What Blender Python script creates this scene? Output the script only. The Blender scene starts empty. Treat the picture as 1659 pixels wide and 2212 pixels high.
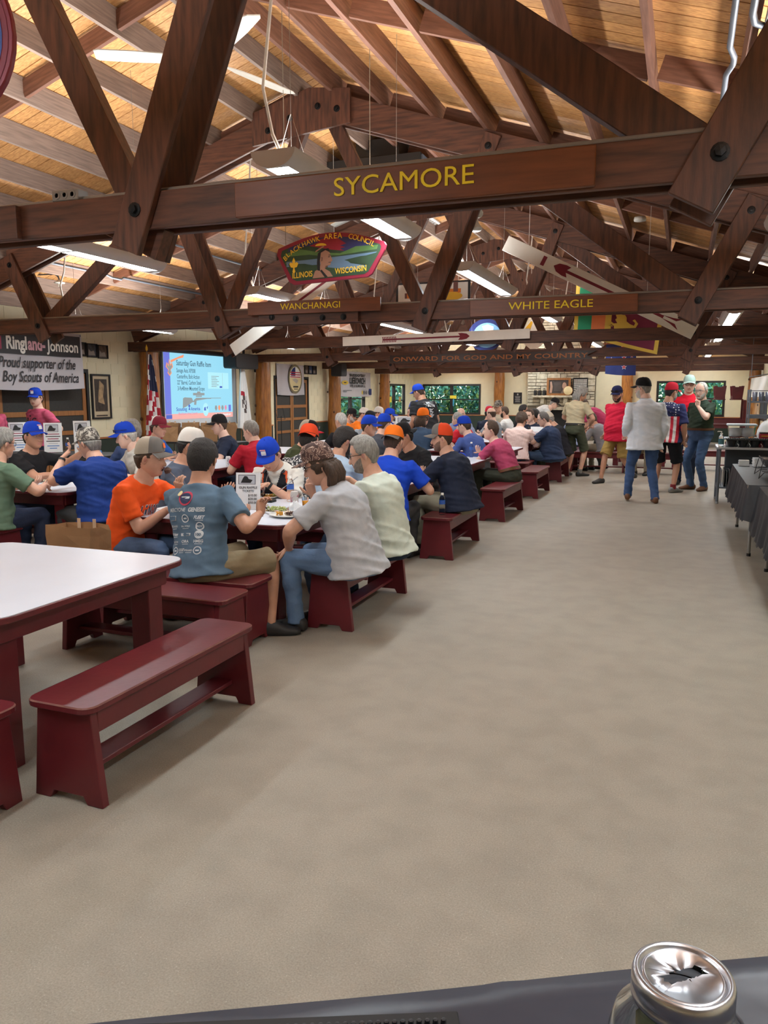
import bpy, bmesh, math, random
import numpy as np
from mathutils import Vector, Matrix, noise
from mathutils.bvhtree import BVHTree
PI = math.pi
rad = math.radians
COL = bpy.context.scene.collection
SC = bpy.context.scene

# ---------------------------------------------------------------- camera
cd = bpy.data.cameras.new('camera')
cam = bpy.data.objects.new('camera', cd)
COL.objects.link(cam)
cd.sensor_fit = 'HORIZONTAL'
cd.sensor_width = 36.0
cd.lens = 36.89
cd.clip_start = 0.05
cam.location = (0, 0, 1.64)
_yaw, _pit = rad(20.65), rad(8.5)
_f = Vector((-math.sin(_yaw) * math.cos(_pit), math.cos(_yaw) * math.cos(_pit), -math.sin(_pit)))
cam.rotation_euler = _f.to_track_quat('-Z', 'Y').to_euler()
SC.camera = cam
# ---------------------------------------------------------------- sky and exposure
W = bpy.data.worlds.new('world')
SC.world = W
W.use_nodes = True
_n = W.node_tree.nodes
_sky = _n.new('ShaderNodeTexSky')
_sky.sky_type = 'NISHITA'
_sky.sun_elevation = rad(38)
_sky.sun_rotation = rad(200)
_sky.sun_disc = False
W.node_tree.links.new(_sky.outputs[0], _n['Background'].inputs[0])
_n['Background'].inputs[1].default_value = 0.9
SC.view_settings.view_transform = 'Standard'
SC.view_settings.look = 'None'
SC.view_settings.gamma = 1.0
SC.view_settings.use_curve_mapping = False
SC.view_settings.exposure = 0.1
LAMP_DOWN = 44.0      # lens brightness of the hanging fluorescent fixtures
LAMP_UP = 50.0        # open top of the same fixtures

# ---------------------------------------------------------------- helpers
def tag(o, label=None, cat=None, group=None, kind=None):
    if label: o['label'] = label
    if cat: o['category'] = cat
    if group: o['group'] = group
    if kind: o['kind'] = kind
    return o

def thing(name, label, cat, loc=(0, 0, 0), rz=0.0, group=None):
    o = bpy.data.objects.new(name, None)
    o.empty_display_size = 0.1
    COL.objects.link(o)
    o.location = loc
    o.rotation_euler = (0, 0, rz)
    return tag(o, label, cat, group)

def kids(o, tree={}):
    return [c for c in o.children]

def dup(o, loc=None, rz=None, label=None, parent=None):
    c = o.copy()
    COL.objects.link(c)
    if parent: c.parent = parent
    if loc is not None: c.location = loc
    if rz is not None: c.rotation_euler = (0, 0, rz)
    if label: c['label'] = label
    for ch in list(o.children):
        dup(ch, parent=c)
    return c

_mats = {}
def lin(c):
    return tuple(((x / 12.92) if x <= 0.04045 else ((x + 0.055) / 1.055) ** 2.4) for x in c)

def rgb(r, g, b):
    return lin((r / 255.0, g / 255.0, b / 255.0))

def mat(name, c, rough=0.6, metal=0.0, var=0.12, vs=6.0, stretch=(1, 1, 1), bump=0.0, bs=80.0, rnd=0.0, emit=None, es=1.0, spec=None, coat=0.0, c2=None, detail=4.0):
    if name in _mats: return _mats[name]
    m = bpy.data.materials.new(name)
    m.use_nodes = True
    nt = m.node_tree; N = nt.nodes; L = nt.links
    b = N['Principled BSDF']
    b.inputs['Roughness'].default_value = rough
    b.inputs['Metallic'].default_value = metal
    if spec is not None: b.inputs['Specular IOR Level'].default_value = spec
    if coat: b.inputs['Coat Weight'].default_value = coat
    lo = tuple(x * (1 - var) for x in c); hi = tuple(min(1, x * (1 + var)) for x in c)
    if c2 is not None: lo, hi = c, c2
    tc = N.new('ShaderNodeTexCoord')
    mp = N.new('ShaderNodeMapping')
    mp.inputs['Scale'].default_value = stretch
    src = tc.outputs['Object']
    if rnd:
        oi = N.new('ShaderNodeObjectInfo')
        va = N.new('ShaderNodeVectorMath'); va.operation = 'MULTIPLY_ADD'
        L.new(oi.outputs['Random'], va.inputs[0])
        va.inputs[1].default_value = (37.0, 53.0, 29.0)
        L.new(tc.outputs['Object'], va.inputs[2])
        src = va.outputs[0]
    L.new(src, mp.inputs['Vector'])
    nz = N.new('ShaderNodeTexNoise')
    nz.inputs['Scale'].default_value = vs
    nz.inputs['Detail'].default_value = detail
    L.new(mp.outputs[0], nz.inputs['Vector'])
    mr = N.new('ShaderNodeMapRange')
    mr.inputs[1].default_value = 0.3; mr.inputs[2].default_value = 0.7
    L.new(nz.outputs['Fac'], mr.inputs[0])
    mx = N.new('ShaderNodeMix'); mx.data_type = 'RGBA'
    mx.inputs[6].default_value = (*lo, 1); mx.inputs[7].default_value = (*hi, 1)
    L.new(mr.outputs[0], mx.inputs[0])
    out = mx.outputs[2]
    if rnd:
        hs = N.new('ShaderNodeHueSaturation')
        m2 = N.new('ShaderNodeMapRange')
        m2.inputs[3].default_value = 1 - rnd; m2.inputs[4].default_value = 1 + rnd
        L.new(oi.outputs['Random'], m2.inputs[0])
        L.new(m2.outputs[0], hs.inputs['Value'])
        L.new(out, hs.inputs['Color'])
        out = hs.outputs[0]
    L.new(out, b.inputs['Base Color'])
    if bump:
        n2 = N.new('ShaderNodeTexNoise'); n2.inputs['Scale'].default_value = bs; n2.inputs['Detail'].default_value = 3
        L.new(mp.outputs[0], n2.inputs['Vector'])
        bp = N.new('ShaderNodeBump'); bp.inputs['Strength'].default_value = bump; bp.inputs['Distance'].default_value = 0.02
        L.new(n2.outputs['Fac'], bp.inputs['Height'])
        L.new(bp.outputs[0], b.inputs['Normal'])
    if emit is not None:
        b.inputs['Emission Color'].default_value = (*emit, 1)
        b.inputs['Emission Strength'].default_value = es
    _mats[name] = m
    return m

def glass(name, c=(1, 1, 1), rough=0.02, ior=1.45, alpha=None):
    if name in _mats: return _mats[name]
    m = bpy.data.materials.new(name); m.use_nodes = True
    N = m.node_tree.nodes; L = m.node_tree.links
    b = N['Principled BSDF']
    nz = N.new('ShaderNodeTexNoise'); nz.inputs['Scale'].default_value = 20
    mx = N.new('ShaderNodeMix'); mx.data_type = 'RGBA'
    mx.inputs[6].default_value = (*[x * 0.97 for x in c], 1); mx.inputs[7].default_value = (*c, 1)
    L.new(nz.outputs['Fac'], mx.inputs[0]); L.new(mx.outputs[2], b.inputs['Base Color'])
    b.inputs['Roughness'].default_value = rough
    b.inputs['Transmission Weight'].default_value = 1.0
    b.inputs['IOR'].default_value = ior
    if alpha: b.inputs['Alpha'].default_value = alpha
    _mats[name] = m
    return m

def flat(name, c, rough=0.6, **k):
    return mat(name, c, rough, var=0.05, **k)

class MB:
    """collects shapes and links them as ONE mesh object"""
    def __init__(s): s.v = []; s.f = []; s.m = []; s.s = []
    def add(s, vs, fs, mi=0, sm=False):
        o = len(s.v)
        s.v.extend([tuple(p) for p in vs])
        s.f.extend([tuple(i + o for i in f) for f in fs])
        s.m.extend([mi] * len(fs)); s.s.extend([sm] * len(fs))
        return s
    def box(s, x0, x1, y0, y1, z0, z1, mi=0):
        v = [(x, y, z) for z in (z0, z1) for y in (y0, y1) for x in (x0, x1)]
        return s.add(v, [(0, 2, 3, 1), (4, 5, 7, 6), (0, 1, 5, 4), (2, 6, 7, 3), (0, 4, 6, 2), (1, 3, 7, 5)], mi)
    def beam(s, p, q, w, d, up=(0, 0, 1), mi=0):
        p = Vector(p); q = Vector(q); a = (q - p).normalized()
        u = Vector(up); u = (u - a * u.dot(a)).normalized(); r = a.cross(u)
        v = []
        for c in (p, q):
            for i, j in ((-1, -1), (1, -1), (1, 1), (-1, 1)):
                v.append(c + r * (i * w / 2) + u * (j * d / 2))
        return s.add(v, [(0, 1, 2, 3), (7, 6, 5, 4), (0, 4, 5, 1), (1, 5, 6, 2), (2, 6, 7, 3), (3, 7, 4, 0)], mi)
    def prism(s, poly, o, ux, uy, t, mi=0, mside=None):
        """polygon (2d, ccw) on frame o,ux,uy extruded by t along ux x uy"""
        o = Vector(o); ux = Vector(ux); uy = Vector(uy); n = ux.cross(uy).normalized()
        k = len(poly)
        a = [o + ux * x + uy * y for x, y in poly]
        b = [p + n * t for p in a]
        s.add(a + b, [tuple(range(k))[::-1], tuple(range(k, 2 * k))], mi)
        s.add(a + b, [(i, (i + 1) % k, k + (i + 1) % k, k + i) for i in range(k)], mi if mside is None else mside)
        return s
    def tube(s, pts, r, n=8, mi=0, cap=True, sm=True):
        pts = [Vector(p) for p in pts]; k = len(pts)
        rs = r if isinstance(r, (list, tuple)) else [r] * k
        v = []; ref = None
        for i, p in enumerate(pts):
            a = (pts[min(i + 1, k - 1)] - pts[max(i - 1, 0)]).normalized()
            if ref is None:
                ref = Vector((0, 0, 1)) if abs(a.z) < 0.9 else Vector((1, 0, 0))
            u = (ref - a * ref.dot(a)).normalized(); ref = u; w = a.cross(u)
            for j in range(n):
                t = 2 * PI * j / n
                v.append(p + (u * math.cos(t) + w * math.sin(t)) * rs[i])
        f = [(i * n + j, i * n + (j + 1) % n, (i + 1) * n + (j + 1) % n, (i + 1) * n + j) for i in range(k - 1) for j in range(n)]
        s.add(v, f, mi, sm)
        if cap:
            s.add(v[:n], [tuple(range(n))[::-1]], mi); s.add(v[-n:], [tuple(range(n))], mi)
        return s
    def lathe(s, prof, c=(0, 0, 0), n=24, mi=0, sm=True, ax=None, cap=True):
        """profile [(r, h)] turned about z through c (or about ax)"""
        c = Vector(c)
        a = Vector(ax).normalized() if ax is not None else Vector((0, 0, 1))
        u = a.orthogonal().normalized() if ax is not None else Vector((1, 0, 0))
        w = a.cross(u)
        v = []
        for r, h in prof:
            for j in range(n):
                t = 2 * PI * j / n
                v.append(c + a * h + (u * math.cos(t) + w * math.sin(t)) * r)
        k = len(prof)
        f = [(i * n + j, i * n + (j + 1) % n, (i + 1) * n + (j + 1) % n, (i + 1) * n + j) for i in range(k - 1) for j in range(n)]
        s.add(v, f, mi, sm)
        if cap:
            if prof[0][0] > 1e-4: s.add(v[:n], [tuple(range(n))[::-1]], mi)
            if prof[-1][0] > 1e-4: s.add(v[-n:], [tuple(range(n))], mi)
        return s
    def sphere(s, c, r, n=12, k=8, mi=0):
        if not isinstance(r, (tuple, list)): r = (r, r, r)
        v = []; f = []
        for i in range(k + 1):
            a = -PI / 2 + PI * i / k
            for j in range(n):
                t = 2 * PI * j / n
                v.append((c[0] + r[0] * math.cos(a) * math.cos(t), c[1] + r[1] * math.cos(a) * math.sin(t), c[2] + r[2] * math.sin(a)))
        for i in range(k):
            for j in range(n):
                f.append((i * n + j, i * n + (j + 1) % n, (i + 1) * n + (j + 1) % n, (i + 1) * n + j))
        return s.add(v, f, mi, True)
    def build(s, name, mats, parent=None, bevel=0.0, seg=1, off=None):
        me = bpy.data.meshes.new(name)
        v = s.v
        if off is not None:
            v = [(x - off[0], y - off[1], z - off[2]) for x, y, z in v]
        me.from_pydata(v, [], s.f)
        if not isinstance(mats, (list, tuple)): mats = [mats]
        for m in mats: me.materials.append(m)
        me.polygons.foreach_set('material_index', s.m)
        me.polygons.foreach_set('use_smooth', s.s)
        if bevel:
            bm = bmesh.new(); bm.from_mesh(me)
            bmesh.ops.remove_doubles(bm, verts=bm.verts, dist=1e-5)
            es = [e for e in bm.edges if len(e.link_faces) == 2 and e.calc_face_angle(0) > 0.6]
            bmesh.ops.bevel(bm, geom=es, offset=bevel, segments=seg, affect='EDGES', profile=0.6)
            bm.to_mesh(me); bm.free()
        me.update()
        o = bpy.data.objects.new(name, me)
        COL.objects.link(o)
        if parent: o.parent = parent
        return o

def rrect(x0, x1, y0, y1, r, k=5):
    p = []
    for cx, cy, a0 in ((x1 - r, y1 - r, 0), (x0 + r, y1 - r, 90), (x0 + r, y0 + r, 180), (x1 - r, y0 + r, 270)):
        for i in range(k + 1):
            a = rad(a0 + 90 * i / k); p.append((cx + r * math.cos(a), cy + r * math.sin(a)))
    return p

def ellipse(cx, cy, rx, ry, k=20, a0=0, a1=360):
    n = k if a1 - a0 < 360 else k
    return [(cx + rx * math.cos(rad(a0 + (a1 - a0) * i / (n if a1 - a0 >= 360 else n - 1))), cy + ry * math.sin(rad(a0 + (a1 - a0) * i / (n if a1 - a0 >= 360 else n - 1)))) for i in range(n)]

_txt = {}
def text2d(s, size=1.0, shear=0.0, bold=0.0, w=1.0, space=1.0):
    """lettering as flat 2d triangles: verts (n,2) centred on x, baseline 0; faces"""
    key = (s, shear, bold, space)
    if key not in _txt:
        cu = bpy.data.curves.new('lettering', 'FONT')
        cu.body = s; cu.size = 1.0; cu.shear = shear; cu.offset = bold; cu.space_character = space
        cu.resolution_u = 4 if len(s) < 12 else 2; cu.align_x = 'CENTER'
        ob = bpy.data.objects.new('lettering', cu)
        me = bpy.data.meshes.new_from_object(ob)
        V = np.array([tuple(v.co)[:2] for v in me.vertices]).reshape(-1, 2)
        F = [tuple(p.vertices) for p in me.polygons]
        bpy.data.meshes.remove(me); bpy.data.objects.remove(ob); bpy.data.curves.remove(cu)
        if len(V): V[:, 0] -= (V[:, 0].min() + V[:, 0].max()) / 2
        _txt[key] = (V, F)
    V, F = _txt[key]
    V = V * size
    if w != 1.0: V = V * np.array([w, 1])
    return V, F

def letters(mb, s, o, ux, uy, size, mi=0, width=None, shear=0.0, bold=0.0, lift=0.001, space=1.0, thick=0.0):
    """lay lettering on the plane o,ux,uy; width fixes the total width"""
    V, F = text2d(s, size, shear, bold, 1.0, space)
    if not len(V): return
    if width:
        V = V * np.array([width / max(1e-6, V[:, 0].max() - V[:, 0].min()), 1])
    o = Vector(o); ux = Vector(ux); uy = Vector(uy); n = ux.cross(uy)
    pts = [o + ux * x + uy * y + n * (lift + thick) for x, y in V]
    mb.add(pts, F, mi)
    if thick:
        ed = {}
        for f in F:
            for i in range(len(f)):
                a, b = f[i], f[(i + 1) % len(f)]
                if (b, a) in ed: del ed[(b, a)]
                else: ed[(a, b)] = 1
        low = [p - n * thick for p in pts]; k = len(pts)
        mb.add(pts + low, [(b, a, a + k, b + k) for a, b in ed], mi)

def shape(mb, poly, o, ux, uy, lift=0.0005, mi=0):
    o = Vector(o); ux = Vector(ux); uy = Vector(uy); n = ux.cross(uy)
    mb.add([o + ux * x + uy * y + n * lift for x, y in poly], [tuple(range(len(poly)))], mi)
RNG = random.Random(7)
# ================================================================ the room
XL, XR, YB, YF = -9.9, 2.12, -4.0, 29.5
APX, APZ, SLO = -3.84, 4.86, 0.33        # ridge of the truss top chords
def roofz(x): return APZ - SLO * abs(x - APX)

M_floor = mat('floor_concrete', rgb(150, 142, 130), 0.55, var=0.05, vs=.9, bump=0.12, bs=420, detail=8, spec=0.35)
def _speckle():
    m = M_floor; N = m.node_tree.nodes; L = m.node_tree.links; b = N['Principled BSDF']
    tc = N.new('ShaderNodeTexCoord')
    n1 = N.new('ShaderNodeTexNoise'); n1.inputs['Scale'].default_value = 170; n1.inputs['Detail'].default_value = 6
    n3 = N.new('ShaderNodeTexNoise'); n3.inputs['Scale'].default_value = 5; n3.inputs['Detail'].default_value = 10
    vo = N.new('ShaderNodeTexVoronoi'); vo.inputs['Scale'].default_value = 55
    for t in (n1, n3, vo): L.new(tc.outputs['Object'], t.inputs['Vector'])
    old = b.inputs['Base Color'].links[0].from_socket
    a = N.new('ShaderNodeMix'); a.data_type = 'RGBA'; a.blend_type = 'MULTIPLY'; a.inputs[0].default_value = 1
    r = N.new('ShaderNodeMapRange'); r.inputs[1].default_value = 0.3; r.inputs[2].default_value = 0.7; r.inputs[3].default_value = 0.80; r.inputs[4].default_value = 1.15
    L.new(n1.outputs['Fac'], r.inputs[0]); L.new(old, a.inputs[6]); L.new(r.outputs[0], a.inputs[7])
    c = N.new('ShaderNodeMix'); c.data_type = 'RGBA'; c.blend_type = 'MULTIPLY'; c.inputs[0].default_value = 1
    r3 = N.new('ShaderNodeMapRange'); r3.inputs[1].default_value = 0.35; r3.inputs[2].default_value = 0.6; r3.inputs[3].default_value = 0.82; r3.inputs[4].default_value = 1.04
    r3.inputs[3].default_value = .92; L.new(n3.outputs['Fac'], r3.inputs[0]); L.new(a.outputs[2], c.inputs[6]); L.new(r3.outputs[0], c.inputs[7])
    d = N.new('ShaderNodeMix'); d.data_type = 'RGBA'
    r2 = N.new('ShaderNodeMapRange'); r2.inputs[1].default_value = 0.05; r2.inputs[2].default_value = 0.10; r2.inputs[3].default_value = 0.5; r2.inputs[4].default_value = 0.0
    L.new(vo.outputs['Distance'], r2.inputs[0]); L.new(r2.outputs[0], d.inputs[0]); L.new(c.outputs[2], d.inputs[6]); d.inputs[7].default_value = (0.62, 0.58, 0.52, 1)
    L.new(d.outputs[2], b.inputs['Base Color'])
_speckle()
mb = MB(); mb.box(XL - 0.3, XR + 0.3, YB - 0.3, YF + 0.3, -0.2, 0)
tag(mb.build('floor', M_floor), kind='structure')

M_block = mat('cream_block_paint', rgb(232, 222, 190), 0.6, var=0.05, vs=3, bump=0.12, bs=60)
M_green = mat('green_wainscot_paint', rgb(38, 52, 44), 0.55, var=0.1)
M_trim = mat('orange_trim_wood', rgb(168, 104, 58), 0.5, var=0.15, stretch=(1, 1, 20))
M_plank = mat('pine_roof_board', rgb(172, 120, 70), 0.5, vs=9, stretch=(0.5, 7, 7), rnd=0.16, c2=rgb(216, 166, 108))
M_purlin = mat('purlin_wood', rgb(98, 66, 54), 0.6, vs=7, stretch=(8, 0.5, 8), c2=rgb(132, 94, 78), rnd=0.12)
M_purlg = mat('dusty_purlin_wood', rgb(120, 104, 96), 0.7, vs=7, stretch=(8, 0.5, 8), c2=rgb(152, 132, 120), rnd=0.12)  # left slope copy of the purlin wood, greyer lit look put into colour
M_blkw = mat('blocking_wood', rgb(92, 58, 44), 0.6, vs=6, stretch=(.8, 8, 8), c2=rgb(124, 84, 66), rnd=.12)
M_sheath = mat('roof_sheathing', rgb(90, 70, 50), 0.8)

# ---- roof: one sloping ceiling each side of the ridge, boards as planks, purlins below
DEP = 0.21
for side, nm in ((1, 'ceiling'), (-1, 'ceiling')):
    xe = XR + 0.4 if side > 0 else XL - 0.4
    def P(x, y, dz): return (x, y, roofz(x) + DEP + dz)
    mb = MB()
    v = [P(APX, YB, .03), P(xe, YB, .03), P(xe, YF, .03), P(APX, YF, .03), P(APX, YB, .08), P(xe, YB, .08), P(xe, YF, .08), P(APX, YF, .08)]
    mb.add(v, [(0, 1, 2, 3), (7, 6, 5, 4), (0, 4, 5, 1), (1, 5, 6, 2), (2, 6, 7, 3), (3, 7, 4, 0)])
    ceil = tag(mb.build(nm, M_sheath), 'sloping ceiling of pine boards over brown purlins', kind='structure')
    pl = MB(); w = 0.143
    x0, x1 = sorted((APX, xe))
    g = 0.005
    v = [P(x0, g, 0), P(x1, g, 0), P(x1, w - g, 0), P(x0, w - g, 0), P(x0, g, .03), P(x1, g, .03), P(x1, w - g, .03), P(x0, w - g, .03)]
    pl.add(v, [(3, 2, 1, 0), (4, 5, 6, 7), (0, 1, 5, 4), (1, 2, 6, 5), (2, 3, 7, 6), (3, 0, 4, 7)])
    ny = int((YF - YB) / w); first = None
    bulk = MB()
    for i in range(ny):
        y = YB + i * w
        if y < 1.0:
            bulk.add([(a, b + y, c) for a, b, c in pl.v], pl.f); continue
        if first is None:
            o = first = pl.build('plank', M_plank, ceil)
        else:
            o = first.copy(); COL.objects.link(o); o.parent = ceil
        o.location = (0, y, RNG.uniform(-.003, 0.0))
    bo = bulk.build('plank_backing', M_plank, ceil); tag(bo, kind='stuff')
    xs = []
    x = APX + side * 0.2; k = 0
    while abs(x - APX) < 6.2:
        xs.append(x); x += side * 0.555
    pm = MB(); pm.box(-.02, .02, YB, YF, 0, DEP - 0.005); p0 = None
    for x in xs:
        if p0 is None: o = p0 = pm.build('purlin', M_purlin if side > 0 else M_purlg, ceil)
        else: o = p0.copy(); COL.objects.link(o); o.parent = ceil
        o.location = (x, 0, roofz(x))
    # solid blocking between the purlins, over the trusses and at mid bay
    bmx = MB(); bmx.box(-.257, .257, -.02, .02, 0.0, DEP - .06); b0 = None
    for yy in (3.62, 5.9, 8.32, 10.45, 12.7, 14.85, 17.1, 19.2, 21.4, 23.4, 25.6):
        for i in range(len(xs) - 1):
            xm = (xs[i] + xs[i + 1]) / 2
            if b0 is None: o = b0 = bmx.build('blocking', M_blkw, ceil)
            else: o = b0.copy(); COL.objects.link(o); o.parent = ceil
            o.location = (xm, yy + RNG.uniform(-.05, .05), roofz(xm) + 0.02)
            o.rotation_euler = (0, math.atan(SLO) * side, 0)

# ---- walls: painted block, laid block by block, holes left for windows and doors
def in_hole(a0, a1, z0, z1, holes):
    for h in holes:
        if a1 > h[0] + .01 and a0 < h[1] - .01 and z1 > h[2] + .01 and z0 < h[3] - .01: return True
    return False
def block_wall(name, axis, pos, a_min, a_max, zmax, holes, inward, vis, back=0.12):
    """axis 'x': wall runs along x at y=pos ; axis 'y': runs along y at x=pos"""
    mb = MB()
    def bx(m, a0, a1, z0, z1, d0, d1):
        lo, hi = sorted((pos + inward * d0, pos + inward * d1))
        if axis == 'x': m.box(a0, a1, lo, hi, z0, z1)
        else: m.box(lo, hi, a0, a1, z0, z1)
    # backing slab cut into strips around the holes
    cuts = sorted({a_min, a_max, *[h[0] for h in holes], *[h[1] for h in holes]})
    for c0, c1 in zip(cuts[:-1], cuts[1:]):
        zz = [(0, zmax)]
        for h in holes:
            if h[0] <= c0 + 1e-4 and h[1] >= c1 - 1e-4:
                zz = [q for z0, z1 in zz for q in ((z0, min(z1, h[2])), (max(z0, h[3]), z1)) if q[1] > q[0] + 1e-4]
        for z0, z1 in zz: bx(mb, c0, c1, z0, z1, -back, 0)
    wall = tag(mb.build(name, M_block), kind='structure')
    bw, bh, g = 0.40, 0.20, 0.006
    proto = {}; rest = MB(); cnt = 0
    for r in range(int(zmax / bh) + 1):
        z0, z1 = r * bh, min(zmax, (r + 1) * bh)
        if z1 - z0 < .02: continue
        a = a_min - (bw / 2 if r % 2 else 0)
        while a < a_max - .01:
            b0, b1 = max(a, a_min), min(a + bw, a_max); a += bw
            pieces = [(b0, b1)]
            for h in holes:
                if z1 > h[2] + .01 and z0 < h[3] - .01:
                    pieces = [q for p0, p1 in pieces for q in ((p0, min(p1, h[0])), (max(p0, h[1]), p1)) if q[1] > q[0] + .02]
            for p0, p1 in pieces:
                if p1 - p0 < .03: continue
                if vis(p0, z0) and cnt < 296 and z0 > 0.75:
                    key = (round(p1 - p0, 3), round(z1 - z0, 3))
                    if key not in proto:
                        m = MB(); w = p1 - p0; h_ = z1 - z0
                        lo, hi = sorted((0, inward * .007))
                        if axis == 'x': m.box(g, w - g, lo, hi, g, h_ - g)
                        else: m.box(lo, hi, g, w - g, g, h_ - g)
                        o = proto[key] = m.build('block', M_block, wall)
                    else:
                        o = proto[key].copy(); COL.objects.link(o); o.parent = wall
                    o.location = (p0, pos, z0) if axis == 'x' else (pos, p0, z0); cnt += 1
                else:
                    bx(rest, p0 + g, p1 - g, z0 + g, z1 - g, 0, 0.007)
    if rest.v: tag(rest.build('block_courses', M_block, wall), kind='stuff')
    return wall
HL = [(9.3, 11.37, 0.0, 2.08), (18.2, 20.2, 0.0, 2.12), (22.1, 24.45, 0.85, 2.1), (26.2, 28.5, 0.85, 2.02)]
block_wall('wall_left', 'y', XL, YB, YF, 3.05, HL, 1, lambda a, z: a > 10.5 and 1.0 < z)
HF = [(-9.5, -7.2, 0.88, 2.03), (-0.9, 1.32, 0.88, 2.1)]
block_wall('wall_far', 'x', YF, XL, XR, 3.05, HF, -1, lambda a, z: z > 1.0)
HR = [(23.5, 25.6, 0.9, 2.1)]
block_wall('wall_right', 'y', XR, YB, YF, 3.05, HR, -1, lambda a, z: a > 22 and z > 1.0)
mb = MB(); mb.box(XL - .12, XR + .12, YB - .12, YB, 0, 3.1)
tag(mb.build('wall_back', M_block), kind='structure')
for nm, y in (('wall_gable_far', YF), ('wall_gable_back', YB - .12)):
    mb = MB()
    poly = [(XL - .4, 3.05), (XR + .4, 3.05), (XR + .4, roofz(XR + .4) + DEP), (APX, roofz(APX) + DEP + .03), (XL - .4, roofz(XL - .4) + DEP)]
    poly = [(XL - .4, 2.6), (XR + .4, 2.6), (XR + .4, roofz(XR + .4) + DEP), (APX, roofz(APX) + DEP + .03), (XL - .4, roofz(XL - .4) + DEP)]
    mb.prism(poly, (0, y + .125, 0), (1, 0, 0), (0, 0, 1), .1)
    tag(mb.build('wall_far_gable' if y > 0 else 'wall_back_gable', M_block), kind='structure')
# green wainscot and orange cap rail along the left wall (between the doors)
mb = MB()
for a, b in ((-4, 9.3), (11.45, 18.1), (20.3, 29.48)): mb.box(XL + .012, XL + .02, a, b, 0, .84)
tag(mb.build('trim_1', M_green), kind='structure')
mb = MB()
for a, b in ((-4, 9.3), (11.45, 18.1), (20.3, 29.48)): mb.box(XL + .012, XL + .035, a, b, .84, .87)
tag(mb.build('trim_2', M_trim), kind='structure')
mb = MB(); mb.box(XL + .02, XR - .02, YF - .02, YF - .012, 0, .84)
tag(mb.build('trim_3', M_green), kind='structure')
mb = MB(); mb.box(XL + .02, XR - .02, YF - .035, YF - .012, .84, .87)
tag(mb.build('trim_4', M_trim), kind='structure')
# ---- windows
M_wframe = mat('dark_window_frame', rgb(34, 29, 27), 0.5, var=0.1)
M_pane = glass('window_glass', (0.93, 0.98, 0.96), 0.0, 1.02)
def window(k, axis, pos, h, nv, rail):
    a0, a1, z0, z1 = h
    def bx(m, p0, p1, q0, q1, d0=-.05, d1=.05):
        if axis == 'x': m.box(p0, p1, pos + d0, pos + d1, q0, q1)
        else: m.box(pos + d0, pos + d1, p0, p1, q0, q1)
    r = MB(); t = .07
    bx(r, a0, a1, z1 - t, z1); bx(r, a0, a1, z0, z0 + t); bx(r, a0, a0 + t, z0 + t, z1 - t); bx(r, a1 - t, a1, z0 + t, z1 - t)
    o = tag(r.build('window_%d' % k, M_wframe), kind='structure')
    for i in range(1, nv):
        c = a0 + (a1 - a0) * i / nv
        m = MB(); bx(m, c - .055, c + .055, z0 + t, z1 - t, -.045, .045); m.build('mullion', M_wframe, o)
    for i in range(nv):
        l = a0 + (a1 - a0) * i / nv + (.07 if i == 0 else .055); rr = a0 + (a1 - a0) * (i + 1) / nv - (.07 if i == nv - 1 else .055)
        m = MB(); bx(m, l, rr, rail - .02, rail + .02, -.03, .03); m.build('meeting_rail', M_wframe, o)
        m = MB(); bx(m, l, rr, z0 + t, rail - .02, -.008, -.004); m.build('pane', M_pane, o)
        m = MB(); bx(m, l, rr, rail + .02, z1 - t, .004, .008); m.build('pane', M_pane, o)
    return o
window(1, 'y', XL - .03, HL[2], 2, 1.5)
window(2, 'y', XL - .03, HL[3], 2, 1.42)
window(3, 'x', YF + .03, HF[0], 2, 1.45)
window(4, 'x', YF + .03, HF[1], 2, 1.5)
window(5, 'y', XR + .03, HR[0], 2, 1.5)
# ---- double screen doors on the left wall
M_doorwood = mat('varnished_door_wood', rgb(150, 98, 52), 0.45, var=0.2, vs=8, stretch=(6, 6, .6))
M_screen = mat('black_insect_screen', rgb(52, 49, 46), 0.75, var=0.1, vs=30)
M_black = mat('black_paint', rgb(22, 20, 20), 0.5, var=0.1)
def screen_doors(k, y0, y1, ztop):
    m = MB(); x = XL
    m.box(x - .06, x + .03, y0 - .06, y0, 0, ztop + .06); m.box(x - .06, x + .03, y1, y1 + .06, 0, ztop + .06); m.box(x - .06, x + .03, y0, y1, ztop, ztop + .06)
    o = tag(m.build('door_%d' % k, M_black), kind='structure')
    mid = (y0 + y1) / 2
    for a, b in ((y0, mid), (mid, y1)):
        for p, q in ((a + .01, a + .09), (b - .09, b - .01)):
            m = MB(); m.box(x - .03, x + .01, p, q, .03, ztop - .02); m.build('stile', M_doorwood, o)
        for z, hh in ((.03, .16), (.62, .07), (.95, .07), (1.28, .08), (ztop - .1, .08)):
            m = MB(); m.box(x - .03, x + .012, a + .09, b - .09, z, z + hh); m.build('rail', M_doorwood, o)
        for z, hh in ((.19, .43), (.69, .26), (1.02, .26), (1.36, ztop - .1 - 1.36)):
            m = MB(); m.box(x - .015, x - .005, a + .09, b - .09, z, z + hh); m.build('screen_panel', M_screen, o)
    return o
screen_doors(1, 18.26, 20.14, 2.06)
screen_doors(2, 9.36, 11.31, 2.02)
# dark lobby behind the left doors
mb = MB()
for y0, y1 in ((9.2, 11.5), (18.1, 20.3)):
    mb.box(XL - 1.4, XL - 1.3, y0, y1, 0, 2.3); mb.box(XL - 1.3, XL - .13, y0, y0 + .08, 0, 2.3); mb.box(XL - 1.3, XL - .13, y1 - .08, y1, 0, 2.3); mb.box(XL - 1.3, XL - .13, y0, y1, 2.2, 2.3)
tag(mb.build('wall_porch', M_black), kind='structure')
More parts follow.
